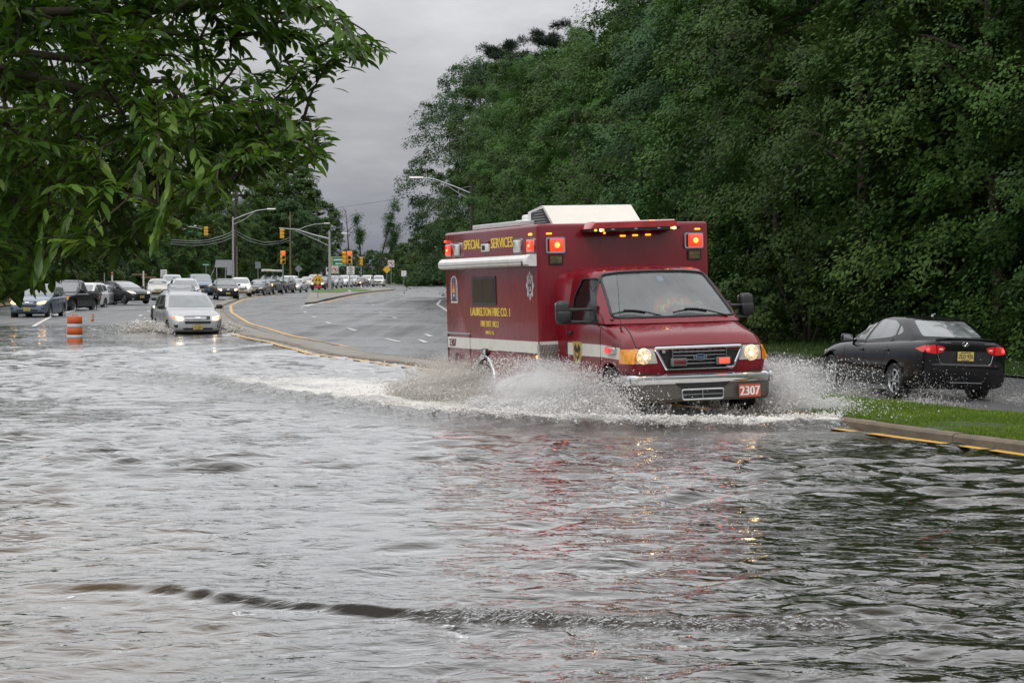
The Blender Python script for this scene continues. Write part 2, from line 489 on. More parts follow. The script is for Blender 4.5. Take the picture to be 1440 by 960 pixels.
# ------------------------------------------------------------------ asphalt
def asphalt():
    m, nt = new_mat('wet_asphalt')
    out = N(nt, 'ShaderNodeOutputMaterial'); p = N(nt, 'ShaderNodeBsdfPrincipled'); L(nt, p.outputs[0], out.inputs[0])
    tc = N(nt, 'ShaderNodeTexCoord')
    n1 = N(nt, 'ShaderNodeTexNoise', Scale=0.22, Detail=7.0, Roughness=0.62, Distortion=0.6); L(nt, tc.outputs['Object'], n1.inputs['Vector'])
    n2 = N(nt, 'ShaderNodeTexNoise', Scale=60.0, Detail=3.0); L(nt, tc.outputs['Object'], n2.inputs['Vector'])
    r1 = N(nt, 'ShaderNodeValToRGB'); r1.color_ramp.elements[0].position = .3; r1.color_ramp.elements[1].position = .7
    r1.color_ramp.elements[0].color = (.070, .071, .074, 1); r1.color_ramp.elements[1].color = (.12, .121, .124, 1); L(nt, n1.outputs['Fac'], r1.inputs[0])
    mx = N(nt, 'ShaderNodeMixRGB', blend_type='MULTIPLY'); mx.inputs[0].default_value = .5
    r2 = N(nt, 'ShaderNodeValToRGB'); r2.color_ramp.elements[0].position = .3; r2.color_ramp.elements[0].color = (.45, .45, .45, 1); r2.color_ramp.elements[1].position = .65
    L(nt, n2.outputs['Fac'], r2.inputs[0]); L(nt, r1.outputs[0], mx.inputs[1]); L(nt, r2.outputs[0], mx.inputs[2])
    # tar seams and cracks
    vo = N(nt, 'ShaderNodeTexVoronoi', feature='DISTANCE_TO_EDGE', Scale=0.16); 
    ds = N(nt, 'ShaderNodeMixRGB'); ds.inputs[0].default_value = .25; L(nt, tc.outputs['Object'], ds.inputs[1]); L(nt, n1.outputs['Color'], ds.inputs[2]); L(nt, ds.outputs[0], vo.inputs['Vector'])
    r3 = N(nt, 'ShaderNodeValToRGB'); r3.color_ramp.elements[0].position = .0; r3.color_ramp.elements[1].position = .012
    r3.color_ramp.elements[0].color = (.55, .55, .55, 1); L(nt, vo.outputs['Distance'], r3.inputs[0])
    m3 = N(nt, 'ShaderNodeMixRGB', blend_type='MULTIPLY'); m3.inputs[0].default_value = 1; L(nt, mx.outputs[0], m3.inputs[1]); L(nt, r3.outputs[0], m3.inputs[2])
    L(nt, m3.outputs[0], p.inputs['Base Color'])
    n4 = N(nt, 'ShaderNodeTexNoise', Scale=0.11, Detail=5.0, Roughness=.55, Distortion=.8); L(nt, tc.outputs['Object'], n4.inputs['Vector'])
    r4 = N(nt, 'ShaderNodeValToRGB'); r4.color_ramp.elements[0].position = .42; r4.color_ramp.elements[1].position = .6
    r4.color_ramp.elements[0].color = (.5, .5, .5, 1); r4.color_ramp.elements[1].color = (.24, .24, .24, 1); L(nt, n4.outputs['Fac'], r4.inputs[0])
    tm = N(nt, 'ShaderNodeMapping'); tm.inputs['Scale'].default_value = (1.3, .035, 1); tm.inputs['Rotation'].default_value = (0, 0, R(-9)); L(nt, tc.outputs['Object'], tm.inputs['Vector'])
    tn = N(nt, 'ShaderNodeTexNoise', Scale=1.0, Detail=5.0, Roughness=.6); L(nt, tm.outputs[0], tn.inputs['Vector'])
    ta = N(nt, 'ShaderNodeMapRange'); ta.inputs['From Min'].default_value = .35; ta.inputs['From Max'].default_value = .65; ta.inputs['To Min'].default_value = .62; ta.inputs['To Max'].default_value = 1.3; L(nt, tn.outputs['Fac'], ta.inputs['Value'])
    tu = N(nt, 'ShaderNodeMath', operation='MULTIPLY'); L(nt, r4.outputs[0], tu.inputs[0]); L(nt, ta.outputs[0], tu.inputs[1]); L(nt, tu.outputs[0], p.inputs['Roughness'])
    p.inputs['Specular IOR Level'].default_value = .5
    b = N(nt, 'ShaderNodeBump', Strength=.35, Distance=.006); L(nt, n2.outputs['Fac'], b.inputs['Height']); L(nt, b.outputs[0], p.inputs['Normal'])
    return m
M_asph = asphalt()
xs = np.concatenate([np.arange(-150, -34, 8.0), np.arange(-34, 24, 0.45), np.arange(24, 150, 8.0)])
ys = np.concatenate([np.arange(-10, 100, 0.8), np.arange(100, 200, 2.5), np.arange(200, 431, 10.0)])
X, Y = np.meshgrid(xs, ys)
Z = zroad(X, Y)
road = np_mesh('road', np.stack([X, Y, Z], -1).reshape(-1, 3), grid_faces(len(ys), len(xs)), M_asph, True)
tag(road, kind='structure')

def soil(name, c1, c2, sc=0.6):
    m, nt = new_mat(name)
    out = N(nt, 'ShaderNodeOutputMaterial'); p = N(nt, 'ShaderNodeBsdfPrincipled', Roughness=.9); L(nt, p.outputs[0], out.inputs[0])
    tc = N(nt, 'ShaderNodeTexCoord'); n1 = N(nt, 'ShaderNodeTexNoise', Scale=sc, Detail=8.0, Roughness=.7); L(nt, tc.outputs['Object'], n1.inputs['Vector'])
    r1 = N(nt, 'ShaderNodeValToRGB'); r1.color_ramp.elements[0].position = .35; r1.color_ramp.elements[1].position = .65
    r1.color_ramp.elements[0].color = (*c1, 1); r1.color_ramp.elements[1].color = (*c2, 1); L(nt, n1.outputs['Fac'], r1.inputs[0]); L(nt, r1.outputs[0], p.inputs['Base Color'])
    b = N(nt, 'ShaderNodeBump', Strength=.6, Distance=.05); n2 = N(nt, 'ShaderNodeTexNoise', Scale=9.0, Detail=6.0); L(nt, tc.outputs['Object'], n2.inputs['Vector'])
    L(nt, n2.outputs['Fac'], b.inputs['Height']); L(nt, b.outputs[0], p.inputs['Normal'])
    return m
M_grassoil = soil('damp_grass_soil', (.022, .035, .010), (.05, .075, .02))
M_mud = soil('muddy_verge', (.09, .068, .035), (.19, .14, .075))
gb = MB(); gb.add([(-6000, -3000, -.75), (6000, -3000, -.75), (6000, 9000, -.75), (-6000, 9000, -.75)], [(0, 1, 2, 3)])
tag(gb.build('ground', M_grassoil), kind='structure')

def strip(name, ys, xa, xb, za, zb, material, kind='structure', n=6, bumpy=0.0):
    """sheet between two lines xa(y), xb(y)"""
    ys = np.asarray(ys, float); t = np.linspace(0, 1, n)
    A = xa(ys)[:, None]; B = xb(ys)[:, None]
    X = A + (B - A) * t[None]; Y = np.repeat(ys[:, None], n, 1)
    Z = za(ys)[:, None] * (1 - t[None]) + zb(ys)[:, None] * t[None]
    if bumpy: Z = Z + bumpy * (fbm(X, Y, .7) - .5) * np.minimum(1, np.minimum(t, 1 - t) * 4)[None]
    o = np_mesh(name, np.stack([X, Y, Z], -1).reshape(-1, 3), grid_faces(len(ys), n), material, True)
    if kind: tag(o, kind=kind)
    return o
yv = np.concatenate([np.arange(8, 120, 1.5), np.arange(120, 300, 6)])
# wooded verge to the right of the far carriageway, and the flooded one at the left
strip('right_verge', yv, lambda y: mR(y), lambda y: mR(y) + 45, lambda y: zroad(mR(y), y) + .05, lambda y: zroad(mR(y), y) + 1.6, M_grassoil, n=40, bumpy=.25)
far_y = np.arange(338, 470, 6.0)
strip('far_verge', far_y, lambda y: 0 * y - 16 + (y < 345) * 3, lambda y: 0 * y + 140, lambda y: gz(y) + .12, lambda y: gz(y) + .3, M_grassoil, n=12)
yl = np.concatenate([np.arange(-8, 84, 1.2), np.arange(84, 430, 5)])
strip('left_verge', yl, lambda y: mE(y) - np.where(y > 84, 5.2, .35), lambda y: mE(y) - 60, lambda y: np.where(y > 88, gz(y) + .08, -.05), lambda y: np.where(y > 80, gz(y) + .8, .5), M_mud, n=50, bumpy=.06)

# ------------------------------------------------------------------ median island with kerb
M_conc = mat('stained_concrete', (.20, .18, .15), rough=.55, var=.3, vscale=1.3, bump=.5, bscale=30, dirt=.6)
M_kerb = mat('brown_kerb_stone', (.15, .115, .075), rough=.55, var=.35, vscale=2.2, bump=.5, bscale=22, dirt=.7)
ym = np.concatenate([np.arange(4, 110, .7), np.arange(110, 236, 3)])
ztop = lambda y: np.interp(y, [0, 40, 47, 72, 80, 100, 300], [.105, .105, .05, .03, .05, .08, .10]) + gz(y) + .012 * (np.sin(y * 1.7) * .4)
KW = .17
def kerb(name, xo, sgn):
    """kerb stones along one side: face, rounded nose, top"""
    b = MB(); secs = []; n_ = 0
    for i, y in enumerate(ym):
        k_ = int(y / 3.05)
        def s_(yy):
            zt = float(ztop(yy)) + .010 * math.sin(k_ * 5.1); x = float(xo(yy)); wob = .012 * math.sin(yy * .9) + .008 * math.sin(k_ * 7.3)
            return [(x + wob, yy, -.5), (x + wob + sgn * .01, yy, zt - .03), (x + wob + sgn * .035, yy, zt), (x + wob + sgn * KW, yy, zt + .004), (x + wob + sgn * KW, yy, -.5)]
        if i and k_ != n_ and len(secs) > 1 and y < 90: b.loft(secs, closed=True); secs = [s_(ym[i - 1] + .022)]
        n_ = k_; secs.append(s_(y))
    b.loft(secs, closed=True); o = b.build(name, M_kerb, smooth=30); tag(o, kind='structure')
kerb('near_kerb', mN, 1); kerb('far_kerb', mF, -1)
strip('median_island', ym[ym > 40], lambda y: mN(y) + KW, lambda y: mF(y) - KW, lambda y: ztop(y) - .002, lambda y: ztop(y) - .002, M_conc, n=5, bumpy=.03)
strip('median_soil', ym[ym < 41], lambda y: mN(y) + KW, lambda y: mF(y) - KW, lambda y: ztop(y) - .004, lambda y: ztop(y) - .004, M_grassoil, n=12, bumpy=.12)

# ------------------------------------------------------------------ painted lines
M_white = mat('worn_white_line', (.55, .55, .53), rough=.4, var=.15, vscale=5, dirt=.7)
M_yellow = mat('worn_yellow_line', (.62, .33, .025), rough=.4, var=.15, vscale=5, dirt=.4)
def line_strip(b, pts, w, m=0, dz=.012):
    pts = [Vector(p[:2]) for p in pts]; vs = []
    for i, p in enumerate(pts):
        t = (pts[min(i + 1, len(pts) - 1)] - pts[max(i - 1, 0)]).normalized(); n = Vector((-t.y, t.x)) * w / 2
        for q in (p + n, p - n): vs.append((q.x, q.y, float(zroad(q.x, q.y)) + dz))
    b.add(vs, [(2 * i, 2 * i + 1, 2 * i + 3, 2 * i + 2) for i in range(len(pts) - 1)], m)
lm = MB()
for a, c in zip([(424, 433), (428, 438.5), (438, 445), (458, 453), (490, 462), (543, 476.5)], [(424.6, 432), (430, 439.8), (444, 446.5), (466, 455.5), (503, 466), (562, 481)]):
    p, q = onroad(*a), onroad(*c); d = (q - p).normalized()
    line_strip(lm, [p, p + d * min(3.0, (q - p).length + .5)], .15)
for a in [(520, 425), (523, 428.5), (534, 438.5), (552, 446), (531, 422.5), (540, 420), (553, 417.5), (565, 415.5), (590, 478), (598, 470)]:
    p = onroad(*a); line_strip(lm, [p, p + Vector((.12 if a[1] > 424 else -.3, -1, 0)).normalized() * 2.6], .15)
# right edge line, left carriageway lines, stop line at the island
line_strip(lm, [(float(mR(y)) - 2.3, y) for y in np.arange(48, 260, 4.0)], .16)
line_strip(lm, [(float(mE(y)), y) for y in np.arange(76, 175, 4.0)], .17)
for y0 in np.arange(88, 180, 12.5): line_strip(lm, [(float(mE(y)) * .55 + float(mN(y)) * .45 + .9, y) for y in (y0, y0 + 1.6, y0 + 3.2)], .17)
p, q = onroad(428, 430.5), onroad(455, 424.5); line_strip(lm, [p, q], .5)
for y0 in np.arange(14, 84, 12): line_strip(lm, [(float(mE(y)) * .5 + float(mN(y)) * .5, y) for y in (y0, y0 + 2, y0 + 4)], .15, dz=.05)
tag(lm.build('white_lane_lines', M_white), kind='structure')
ly = MB()
line_strip(ly, [(float(mF(y)) + .42, y) for y in np.concatenate([np.arange(30, 110, 1.5), np.arange(110, 234, 4)])], .16)
line_strip(ly, [(float(mN(y)) - .30 - .03 * math.sin(y), y) for y in np.arange(12, 84, .7)], .15, dz=.072)
tag(ly.build('yellow_edge_lines', M_yellow), kind='structure')

# ------------------------------------------------------------------ gore island with signs, farther off
def poly_on(pts, dz): return [onroad(u, v) + Vector((0, 0, dz)) for u, v in pts]
g_out = [(429, 428.5), (445, 427), (456, 423.5), (478, 418.5), (502, 413.8), (530, 410.3), (556, 408), (548, 406.8), (520, 406.2), (480, 407), (452, 407.5), (437, 411), (434, 417), (430, 424)]
top = poly_on(g_out, .15); bmv = MB(); n = len(top)
bmv.add(top + [p + Vector((0, 0, -.45)) for p in top], [tuple(range(n))] + [(i, (i + 1) % n, n + (i + 1) % n, n + i) for i in range(n)])
bmv.mi = [0] + [1] * n; tag(bmv.build('gore_island', [M_conc, M_kerb]), kind='structure')
gl = [(436, 412.5), (444, 408.5), (470, 407.6), (500, 407.0), (512, 408.2), (524, 410.0), (506, 412.2), (490, 411.2), (476, 413.4), (462, 413.2), (448, 413.6)]
gp = MB(); gp.add(poly_on(gl, .17), [tuple(range(len(gl)))]); M_lawn = soil('wet_lawn', (.05, .10, .015), (.10, .18, .03), 2.0)
tag(gp.build('gore_grass', M_lawn), kind='structure')
gy = MB(); line_strip(gy, [onroad(u, v) for u, v in [(458, 426), (478, 420.5), (503, 415.4), (530, 411.6), (556, 409)]], .2, dz=.015)
tag(gy.build('gore_yellow_line', M_yellow), kind='structure')

# ------------------------------------------------------------------ flood water
def water_mat():
    m, nt = new_mat('flood_water')
    out = N(nt, 'ShaderNodeOutputMaterial'); tc = N(nt, 'ShaderNodeTexCoord')
    mp = N(nt, 'ShaderNodeMapping'); mp.inputs['Scale'].default_value = (.62, 1.0, 1.0); mp.inputs['Rotation'].default_value = (0, 0, R(14)); L(nt, tc.outputs['Object'], mp.inputs['Vector'])
    n1 = N(nt, 'ShaderNodeTexNoise', Scale=5.5, Detail=3.0, Roughness=.5, Distortion=.8); L(nt, mp.outputs[0], n1.inputs['Vector'])
    n2 = N(nt, 'ShaderNodeTexNoise', Scale=19.0, Detail=3.0, Roughness=.6, Distortion=.5); L(nt, mp.outputs[0], n2.inputs['Vector'])
    calm = N(nt, 'ShaderNodeTexNoise', Scale=.35, Detail=3.0); L(nt, tc.outputs['Object'], calm.inputs['Vector'])
    cr_ = N(nt, 'ShaderNodeMapRange'); cr_.inputs['From Min'].default_value = .35; cr_.inputs['From Max'].default_value = .65; cr_.inputs['To Min'].default_value = .35; L(nt, calm.outputs['Fac'], cr_.inputs['Value'])
    b1 = N(nt, 'ShaderNodeBump', Distance=.034); L(nt, cr_.outputs[0], b1.inputs['Strength']); L(nt, n1.outputs['Fac'], b1.inputs['Height'])
    b2 = N(nt, 'ShaderNodeBump', Strength=.22, Distance=.005); L(nt, n2.outputs['Fac'], b2.inputs['Height']); L(nt, b1.outputs[0], b2.inputs['Normal'])
    ca = N(nt, 'ShaderNodeAttribute', attribute_name='churn'); n3 = N(nt, 'ShaderNodeTexNoise', Scale=34.0, Detail=4.0, Roughness=.6, Distortion=.6); L(nt, tc.outputs['Object'], n3.inputs['Vector'])
    b3 = N(nt, 'ShaderNodeBump', Distance=.03); L(nt, ca.outputs['Fac'], b3.inputs['Strength']); L(nt, n3.outputs['Fac'], b3.inputs['Height']); L(nt, b2.outputs[0], b3.inputs['Normal']); b2 = b3
    fr = N(nt, 'ShaderNodeFresnel', IOR=1.45); L(nt, b2.outputs[0], fr.inputs['Normal'])
    gl_ = N(nt, 'ShaderNodeBsdfGlossy', Roughness=.02); gl_.inputs['Color'].default_value = (1, 1, 1, 1); L(nt, b2.outputs[0], gl_.inputs['Normal'])
    si = N(nt, 'ShaderNodeAttribute', attribute_name='silt'); sc_ = N(nt, 'ShaderNodeMixRGB'); sc_.inputs[1].default_value = (.040, .034, .025, 1); sc_.inputs[2].default_value = (.17, .115, .055, 1); L(nt, si.outputs['Fac'], sc_.inputs[0])
    df = N(nt, 'ShaderNodeBsdfDiffuse'); L(nt, sc_.outputs[0], df.inputs['Color'])
    tp = N(nt, 'ShaderNodeBsdfTransparent'); tp.inputs['Color'].default_value = (.62, .55, .43, 1)
    mb_ = N(nt, 'ShaderNodeMixShader'); mb_.inputs[0].default_value = .45; L(nt, df.outputs[0], mb_.inputs[1]); L(nt, tp.outputs[0], mb_.inputs[2])
    mw = N(nt, 'ShaderNodeMixShader'); pw = N(nt, 'ShaderNodeMapRange'); pw.inputs['From Min'].default_value = .09; pw.inputs['From Max'].default_value = .50; pw.inputs['To Min'].default_value = .02; pw.inputs['To Max'].default_value = .88; L(nt, fr.outputs[0], pw.inputs['Value']); L(nt, pw.outputs[0], mw.inputs[0]); L(nt, mb_.outputs[0], mw.inputs[1]); L(nt, gl_.outputs[0], mw.inputs[2])
    # foam where the surface is churned
    fa = N(nt, 'ShaderNodeAttribute', attribute_name='foam')
    fn = N(nt, 'ShaderNodeTexNoise', Scale=11.0, Detail=9.0, Roughness=.75, Distortion=1.6); L(nt, tc.outputs['Object'], fn.inputs['Vector'])
    ad = N(nt, 'ShaderNodeMath', operation='ADD'); L(nt, fa.outputs['Fac'], ad.inputs[0]); L(nt, fn.outputs['Fac'], ad.inputs[1])
    fr_ = N(nt, 'ShaderNodeMapRange'); fr_.inputs['From Min'].default_value = .93; fr_.inputs['From Max'].default_value = 1.36; L(nt, ad.outputs[0], fr_.inputs['Value'])
    fo = N(nt, 'ShaderNodeBsdfPrincipled', Roughness=.5); fo.inputs['Base Color'].default_value = (.70, .68, .63, 1); L(nt, b2.outputs[0], fo.inputs['Normal'])
    mm = N(nt, 'ShaderNodeMixShader'); L(nt, fr_.outputs[0], mm.inputs[0]); L(nt, mw.outputs[0], mm.inputs[1]); L(nt, fo.outputs[0], mm.inputs[2])
    L(nt, mm.outputs[0], out.inputs[0])
    return m
M_water = water_mat()
yrow = [4.0]
while yrow[-1] < 86.0: yrow.append(yrow[-1] + (.016 if 11.0 < yrow[-1] < 13.3 else max(.03, .0036 * yrow[-1])))
yrow = np.array(yrow); NC = 640
tt = np.linspace(0, 1, NC)
xl = -(.30 * yrow + 4.0); xr_ = mN(yrow) + .03
xr_ = np.minimum(xr_, .30 * yrow + 5.0)
X = xl[:, None] + (xr_ - xl)[:, None] * tt[None]; Y = np.repeat(yrow[:, None], NC, 1)
dxy = np.maximum(np.gradient(yrow)[:, None], (xr_ - xl)[:, None] / NC)
Z = np.zeros_like(X)
wx = X + .5 * fbm(X, Y, .35, 3, 5); wy = Y + .9 * fbm(X, Y, .30, 3, 9)
mod = .45 + 1.1 * sstep((fbm(X, Y, .16, 3, 21) - .3) / .4)
for i in range(64):
    lam = float(.17 * (6.5 ** rng.random())); an = PI / 2 + rng.normal(0, .55) + .25
    k = 2 * PI / lam; a = .0042 * lam ** 1.0 * (0.6 + .8 * rng.random())
    Z += a * np.clip((lam / dxy - 2.5) / 2.0, 0, 1) * np.sin(k * (wx * math.cos(an) + wy * math.sin(an)) + rng.random() * 6.28)
Z *= mod
foam = np.zeros_like(X)
def dist_poly(X, Y, pts):
    """distance to a polyline, signed side, and how far along (0-1)"""
    D = np.full(X.shape, 1e9); S = np.zeros(X.shape); T = np.zeros(X.shape); n = len(pts) - 1
    for i in range(n):
        a = np.array(pts[i]); b = np.array(pts[i + 1]); d = b - a; l2 = d @ d
        t = np.clip(((X - a[0]) * d[0] + (Y - a[1]) * d[1]) / l2, 0, 1)
        qx = X - a[0] - t * d[0]; qy = Y - a[1] - t * d[1]; q = np.hypot(qx, qy)
        w = q < D; D = np.where(w, q, D); S = np.where(w, np.sign(d[0] * qy - d[1] * qx), S); T = np.where(w, (i + t) / n, T)
    return D, S, T
# ripple thrown ahead of the ambulance, close to the bank
crest = [(-4.2, 13.1), (-2.9, 12.95), (-2.2, 12.85), (-1.7, 12.45), (-1.2, 12.1), (-.5, 11.8), (.3, 11.6), (1.1, 11.4), (1.7, 11.5), (3.0, 11.6)]
D, S, T = dist_poly(X, Y + .05 * (fbm(X, Y, 3.0, 3, 3) - .5), crest)
sd_ = D * S                                    # + is the far side
turb = sstep((X + .75) / .5) * sstep((2.1 - X) / .5)
rough = (fbm(X, Y, 16, 3, 31) - .5)
amp = .050 * sstep((X + 3.1) / 1.0) * sstep((2.6 - X) / 1.0)
prof = np.where(sd_ > 0, np.exp(-(sd_ / .50) ** 2), np.exp(-(sd_ / .080) ** 2))
Z += amp * prof * (1 + .35 * (fbm(X, Y, 1.2, 2, 12) - .5)) + turb * rough * .055 * np.exp(-((sd_ + .08) / .14) ** 2) * (.3 + 1.2 * fbm(X, Y, 4, 2, 19))
for kk, (off, am) in enumerate(((-.42, .017), (-.75, .010), (-1.1, .007))):
    Z += am * amp / .050 * np.exp(-((sd_ - off) / .10) ** 2) * (fbm(X, Y, 1.7, 2, 50 + kk) > .42)
foam += .16 * turb * np.exp(-(sd_ / .1) ** 2)
churn = .95 * turb * np.exp(-((sd_ + .06) / .13) ** 2)
# wake rolling off the front of the ambulance to the left
wake = [(-10.5, 44.0), (-7.8, 41.1), (-5.2, 37.5), (-3.2, 33.1), (-1.2, 28.9), (.2, 27.2), (1.9, 26.2), (4.0, 26.6)]
D, S, T = dist_poly(X, Y + .35 * (fbm(X, Y, 1.1, 3, 8) - .5), wake)
sd_ = D * S
grow = sstep((X + 11.5) / 7.0)
Z += .10 * grow * np.where(sd_ > 0, np.exp(-(sd_ / .9) ** 2), np.exp(-(sd_ / .3) ** 2)) * (.7 + .8 * (fbm(X, Y, 1.4, 4, 14)))
Z += .05 * grow * np.exp(-((sd_ - .2) / .8) ** 2) * (fbm(X, Y, 4.5, 4, 15) - .5) * 2
foam += (.30 + .42 * sstep((X + 7) / 5)) * grow * np.where(sd_ > 0, np.exp(-(sd_ / 2.6) ** 2), np.exp(-(sd_ / .10) ** 2)) * (.55 + .9 * fbm(X, Y, .9, 4, 61))
# churned water behind, alongside and under the ambulance
van_c = np.array([2.35, 29.2]); van_f = np.array([.316, -.949])
al = (X - van_c[0]) * van_f[0] + (Y - van_c[1]) * van_f[1]; la = (X - van_c[0]) * van_f[1] - (Y - van_c[1]) * van_f[0]
back = np.clip(-al, 0, 60)
spread = 1.6 + .26 * back
lat = np.abs(la + .06 * back * 0)
ch = sstep((2.8 + al * 0 + 1.0 - al) / 1.5) * sstep((back * 0 + 24 - back) / 16) * np.exp(-(lat / spread) ** 4)
Z += .05 * ch * (fbm(X, Y, 2.4, 4, 33) - .5) * 2
foam += ch * (.24 + .30 * np.exp(-back / 9.0))
churn = churn + .6 * ch * np.exp(-back / 12.0) + .6 * grow * np.exp(-(sd_ / 1.2) ** 2)
# second wash, round the silver car
for (cx, cy, rr, st) in ((-12.0, 70.9, .85, .42), (-9.25, 70.3, .55, .34), (-10.6, 67.0, 1.2, .10)):
    e = np.exp(-(((X - cx) / rr) ** 2 + ((Y - cy) / (rr * 2.2)) ** 2)); foam += st * e; Z += .05 * (st > .2) * e * (.4 + fbm(X, Y, 2.0, 3, 41))
# wind and rain flecks far out, and splashes on the kerb
foam += .22 * sstep((Y - 36) / 10) * sstep((X - mN(Y) + 5.5) / 4.5) * sstep((78 - Y) / 15)
foam += .25 * np.exp(-((X - mN(Y)) / .25) ** 2)
foam += .03 * sstep((Y - 30) / 30)
silt = sstep((mE(Y) + .9 - X + 1.2 * (fbm(X, Y, .8, 3, 23) - .5)) / 1.1) * sstep((22 - Y) / 9)
Z = np.where(X > mN(Y) - .12, Z * .5, Z)
water = np_mesh('flood_water', np.stack([X, Y, Z], -1).reshape(-1, 3), grid_faces(len(yrow), NC), M_water, True, {'foam': ('POINT', foam.ravel()), 'silt': ('POINT', silt.ravel()), 'churn': ('POINT', np.clip(churn, 0, 1).ravel())})
tag(water, kind='structure')
# ------------------------------------------------------------------ vehicle materials
M_red = paint('deep_red_paint', (.17, .002, .010), rough=.2, coat=.3)
M_black = mat('black_plastic', (.012, .012, .013), rough=.42, var=.25, vscale=8, bump=.15, bscale=120)
M_dark = mat('dark_void', (.006, .006, .007), rough=.7)
M_rubber = mat('tyre_rubber', (.017, .017, .018), rough=.6, var=.3, vscale=9, bump=.4, bscale=60)
M_chrome = mat('chrome', (.62, .63, .65), rough=.10, metal=1.0, var=.10, vscale=4)
M_alu = mat('brushed_aluminium', (.45, .46, .47), rough=.32, metal=1.0, var=.15, vscale=6)
M_whitep = mat('white_enamel', (.74, .74, .72), rough=.35, var=.06, coat=.3, dirt=.25)
M_stripe = mat('reflective_white_stripe', (.66, .65, .58), rough=.4, var=.06, coat=.2, dirt=.2)
M_gold = mat('gold_leaf_lettering', (.85, .60, .06), rough=.4, var=.05)
M_gold_dark = mat('letter_shade', (.02, .008, .006), rough=.5)
M_greypl = mat('grey_bumper_plastic', (.075, .068, .06), rough=.5, var=.15, bump=.1, bscale=90, dirt=.2)
M_glassd = mat('dark_window_glass', (.008, .010, .011), rough=.08, var=.2, spec=.3)
M_lens_red = lamp_mat('lit_red_beacon', (1.0, .035, .01), 2.0, (.5, .01, .01))
M_lens_red_hot = lamp_mat('beacon_filament', (1.0, .18, .03), 5.0)
M_lens_off = mat('unlit_red_lens', (.10, .008, .01), rough=.12, coat=.6)
M_amber_on = lamp_mat('lit_amber_marker', (1.0, .42, .02), 2.2, (.6, .2, .01))
M_amber = mat('amber_lens', (.62, .24, .012), rough=.12, coat=.7, var=.3, vscale=18, emit=(1.0, .36, .01), estr=.16)
M_clear = mat('clear_lamp_lens', (.60, .62, .58), rough=.1, coat=.8, var=.15, vscale=10)
M_blue = mat('badge_blue', (.008, .02, .10), rough=.3, coat=.4)
def halogen(name, col, s):
    """lamp face: reflector facets lit by the bulb"""
    m, nt = new_mat(name)
    out = N(nt, 'ShaderNodeOutputMaterial'); p = N(nt, 'ShaderNodeBsdfPrincipled', Roughness=.12); L(nt, p.outputs[0], out.inputs[0])
    p.inputs['Base Color'].default_value = (.55, .55, .5, 1); p.inputs['Coat Weight'].default_value = .8
    tc = N(nt, 'ShaderNodeTexCoord'); vo = N(nt, 'ShaderNodeTexVoronoi', Scale=62.0); L(nt, tc.outputs['Object'], vo.inputs['Vector'])
    rp = N(nt, 'ShaderNodeValToRGB'); rp.color_ramp.elements[0].position = .2; rp.color_ramp.elements[1].position = .75
    rp.color_ramp.elements[0].color = (1, 1, 1, 1); rp.color_ramp.elements[1].color = (.06, .06, .06, 1)
    sp = N(nt, 'ShaderNodeSeparateXYZ'); L(nt, vo.outputs['Color'], sp.inputs[0]); L(nt, sp.outputs[0], rp.inputs[0])
    mu = N(nt, 'ShaderNodeMath', operation='MULTIPLY'); mu.inputs[1].default_value = s; L(nt, rp.outputs[0], mu.inputs[0])
    p.inputs['Emission Color'].default_value = (*col, 1); L(nt, mu.outputs[0], p.inputs['Emission Strength'])
    return m
M_halo = halogen('lit_halogen_reflector', (1.0, .55, .13), 1.0)
M_beam = lamp_mat('bulb', (1.0, .62, .22), 30.0)
def diamond_plate():
    m, nt = new_mat('diamond_plate')
    out = N(nt, 'ShaderNodeOutputMaterial'); p = N(nt, 'ShaderNodeBsdfPrincipled', Roughness=.3, Metallic=1.0); L(nt, p.outputs[0], out.inputs[0])
    p.inputs['Base Color'].default_value = (.42, .42, .42, 1)
    tc = N(nt, 'ShaderNodeTexCoord'); mp = N(nt, 'ShaderNodeMapping'); mp.inputs['Rotation'].default_value = (R(35), R(45), R(35)); L(nt, tc.outputs['Object'], mp.inputs[0])
    ck = N(nt, 'ShaderNodeTexChecker', Scale=46.0); L(nt, mp.outputs[0], ck.inputs['Vector'])
    b = N(nt, 'ShaderNodeBump', Strength=.9, Distance=.006); L(nt, ck.outputs['Fac'], b.inputs['Height']); L(nt, b.outputs[0], p.inputs['Normal'])
    mx = N(nt, 'ShaderNodeMixRGB'); mx.inputs[1].default_value = (.25, .25, .25, 1); mx.inputs[2].default_value = (.6, .6, .6, 1); L(nt, ck.outputs['Fac'], mx.inputs[0]); L(nt, mx.outputs[0], p.inputs['Base Color'])
    return m
M_diam = diamond_plate()
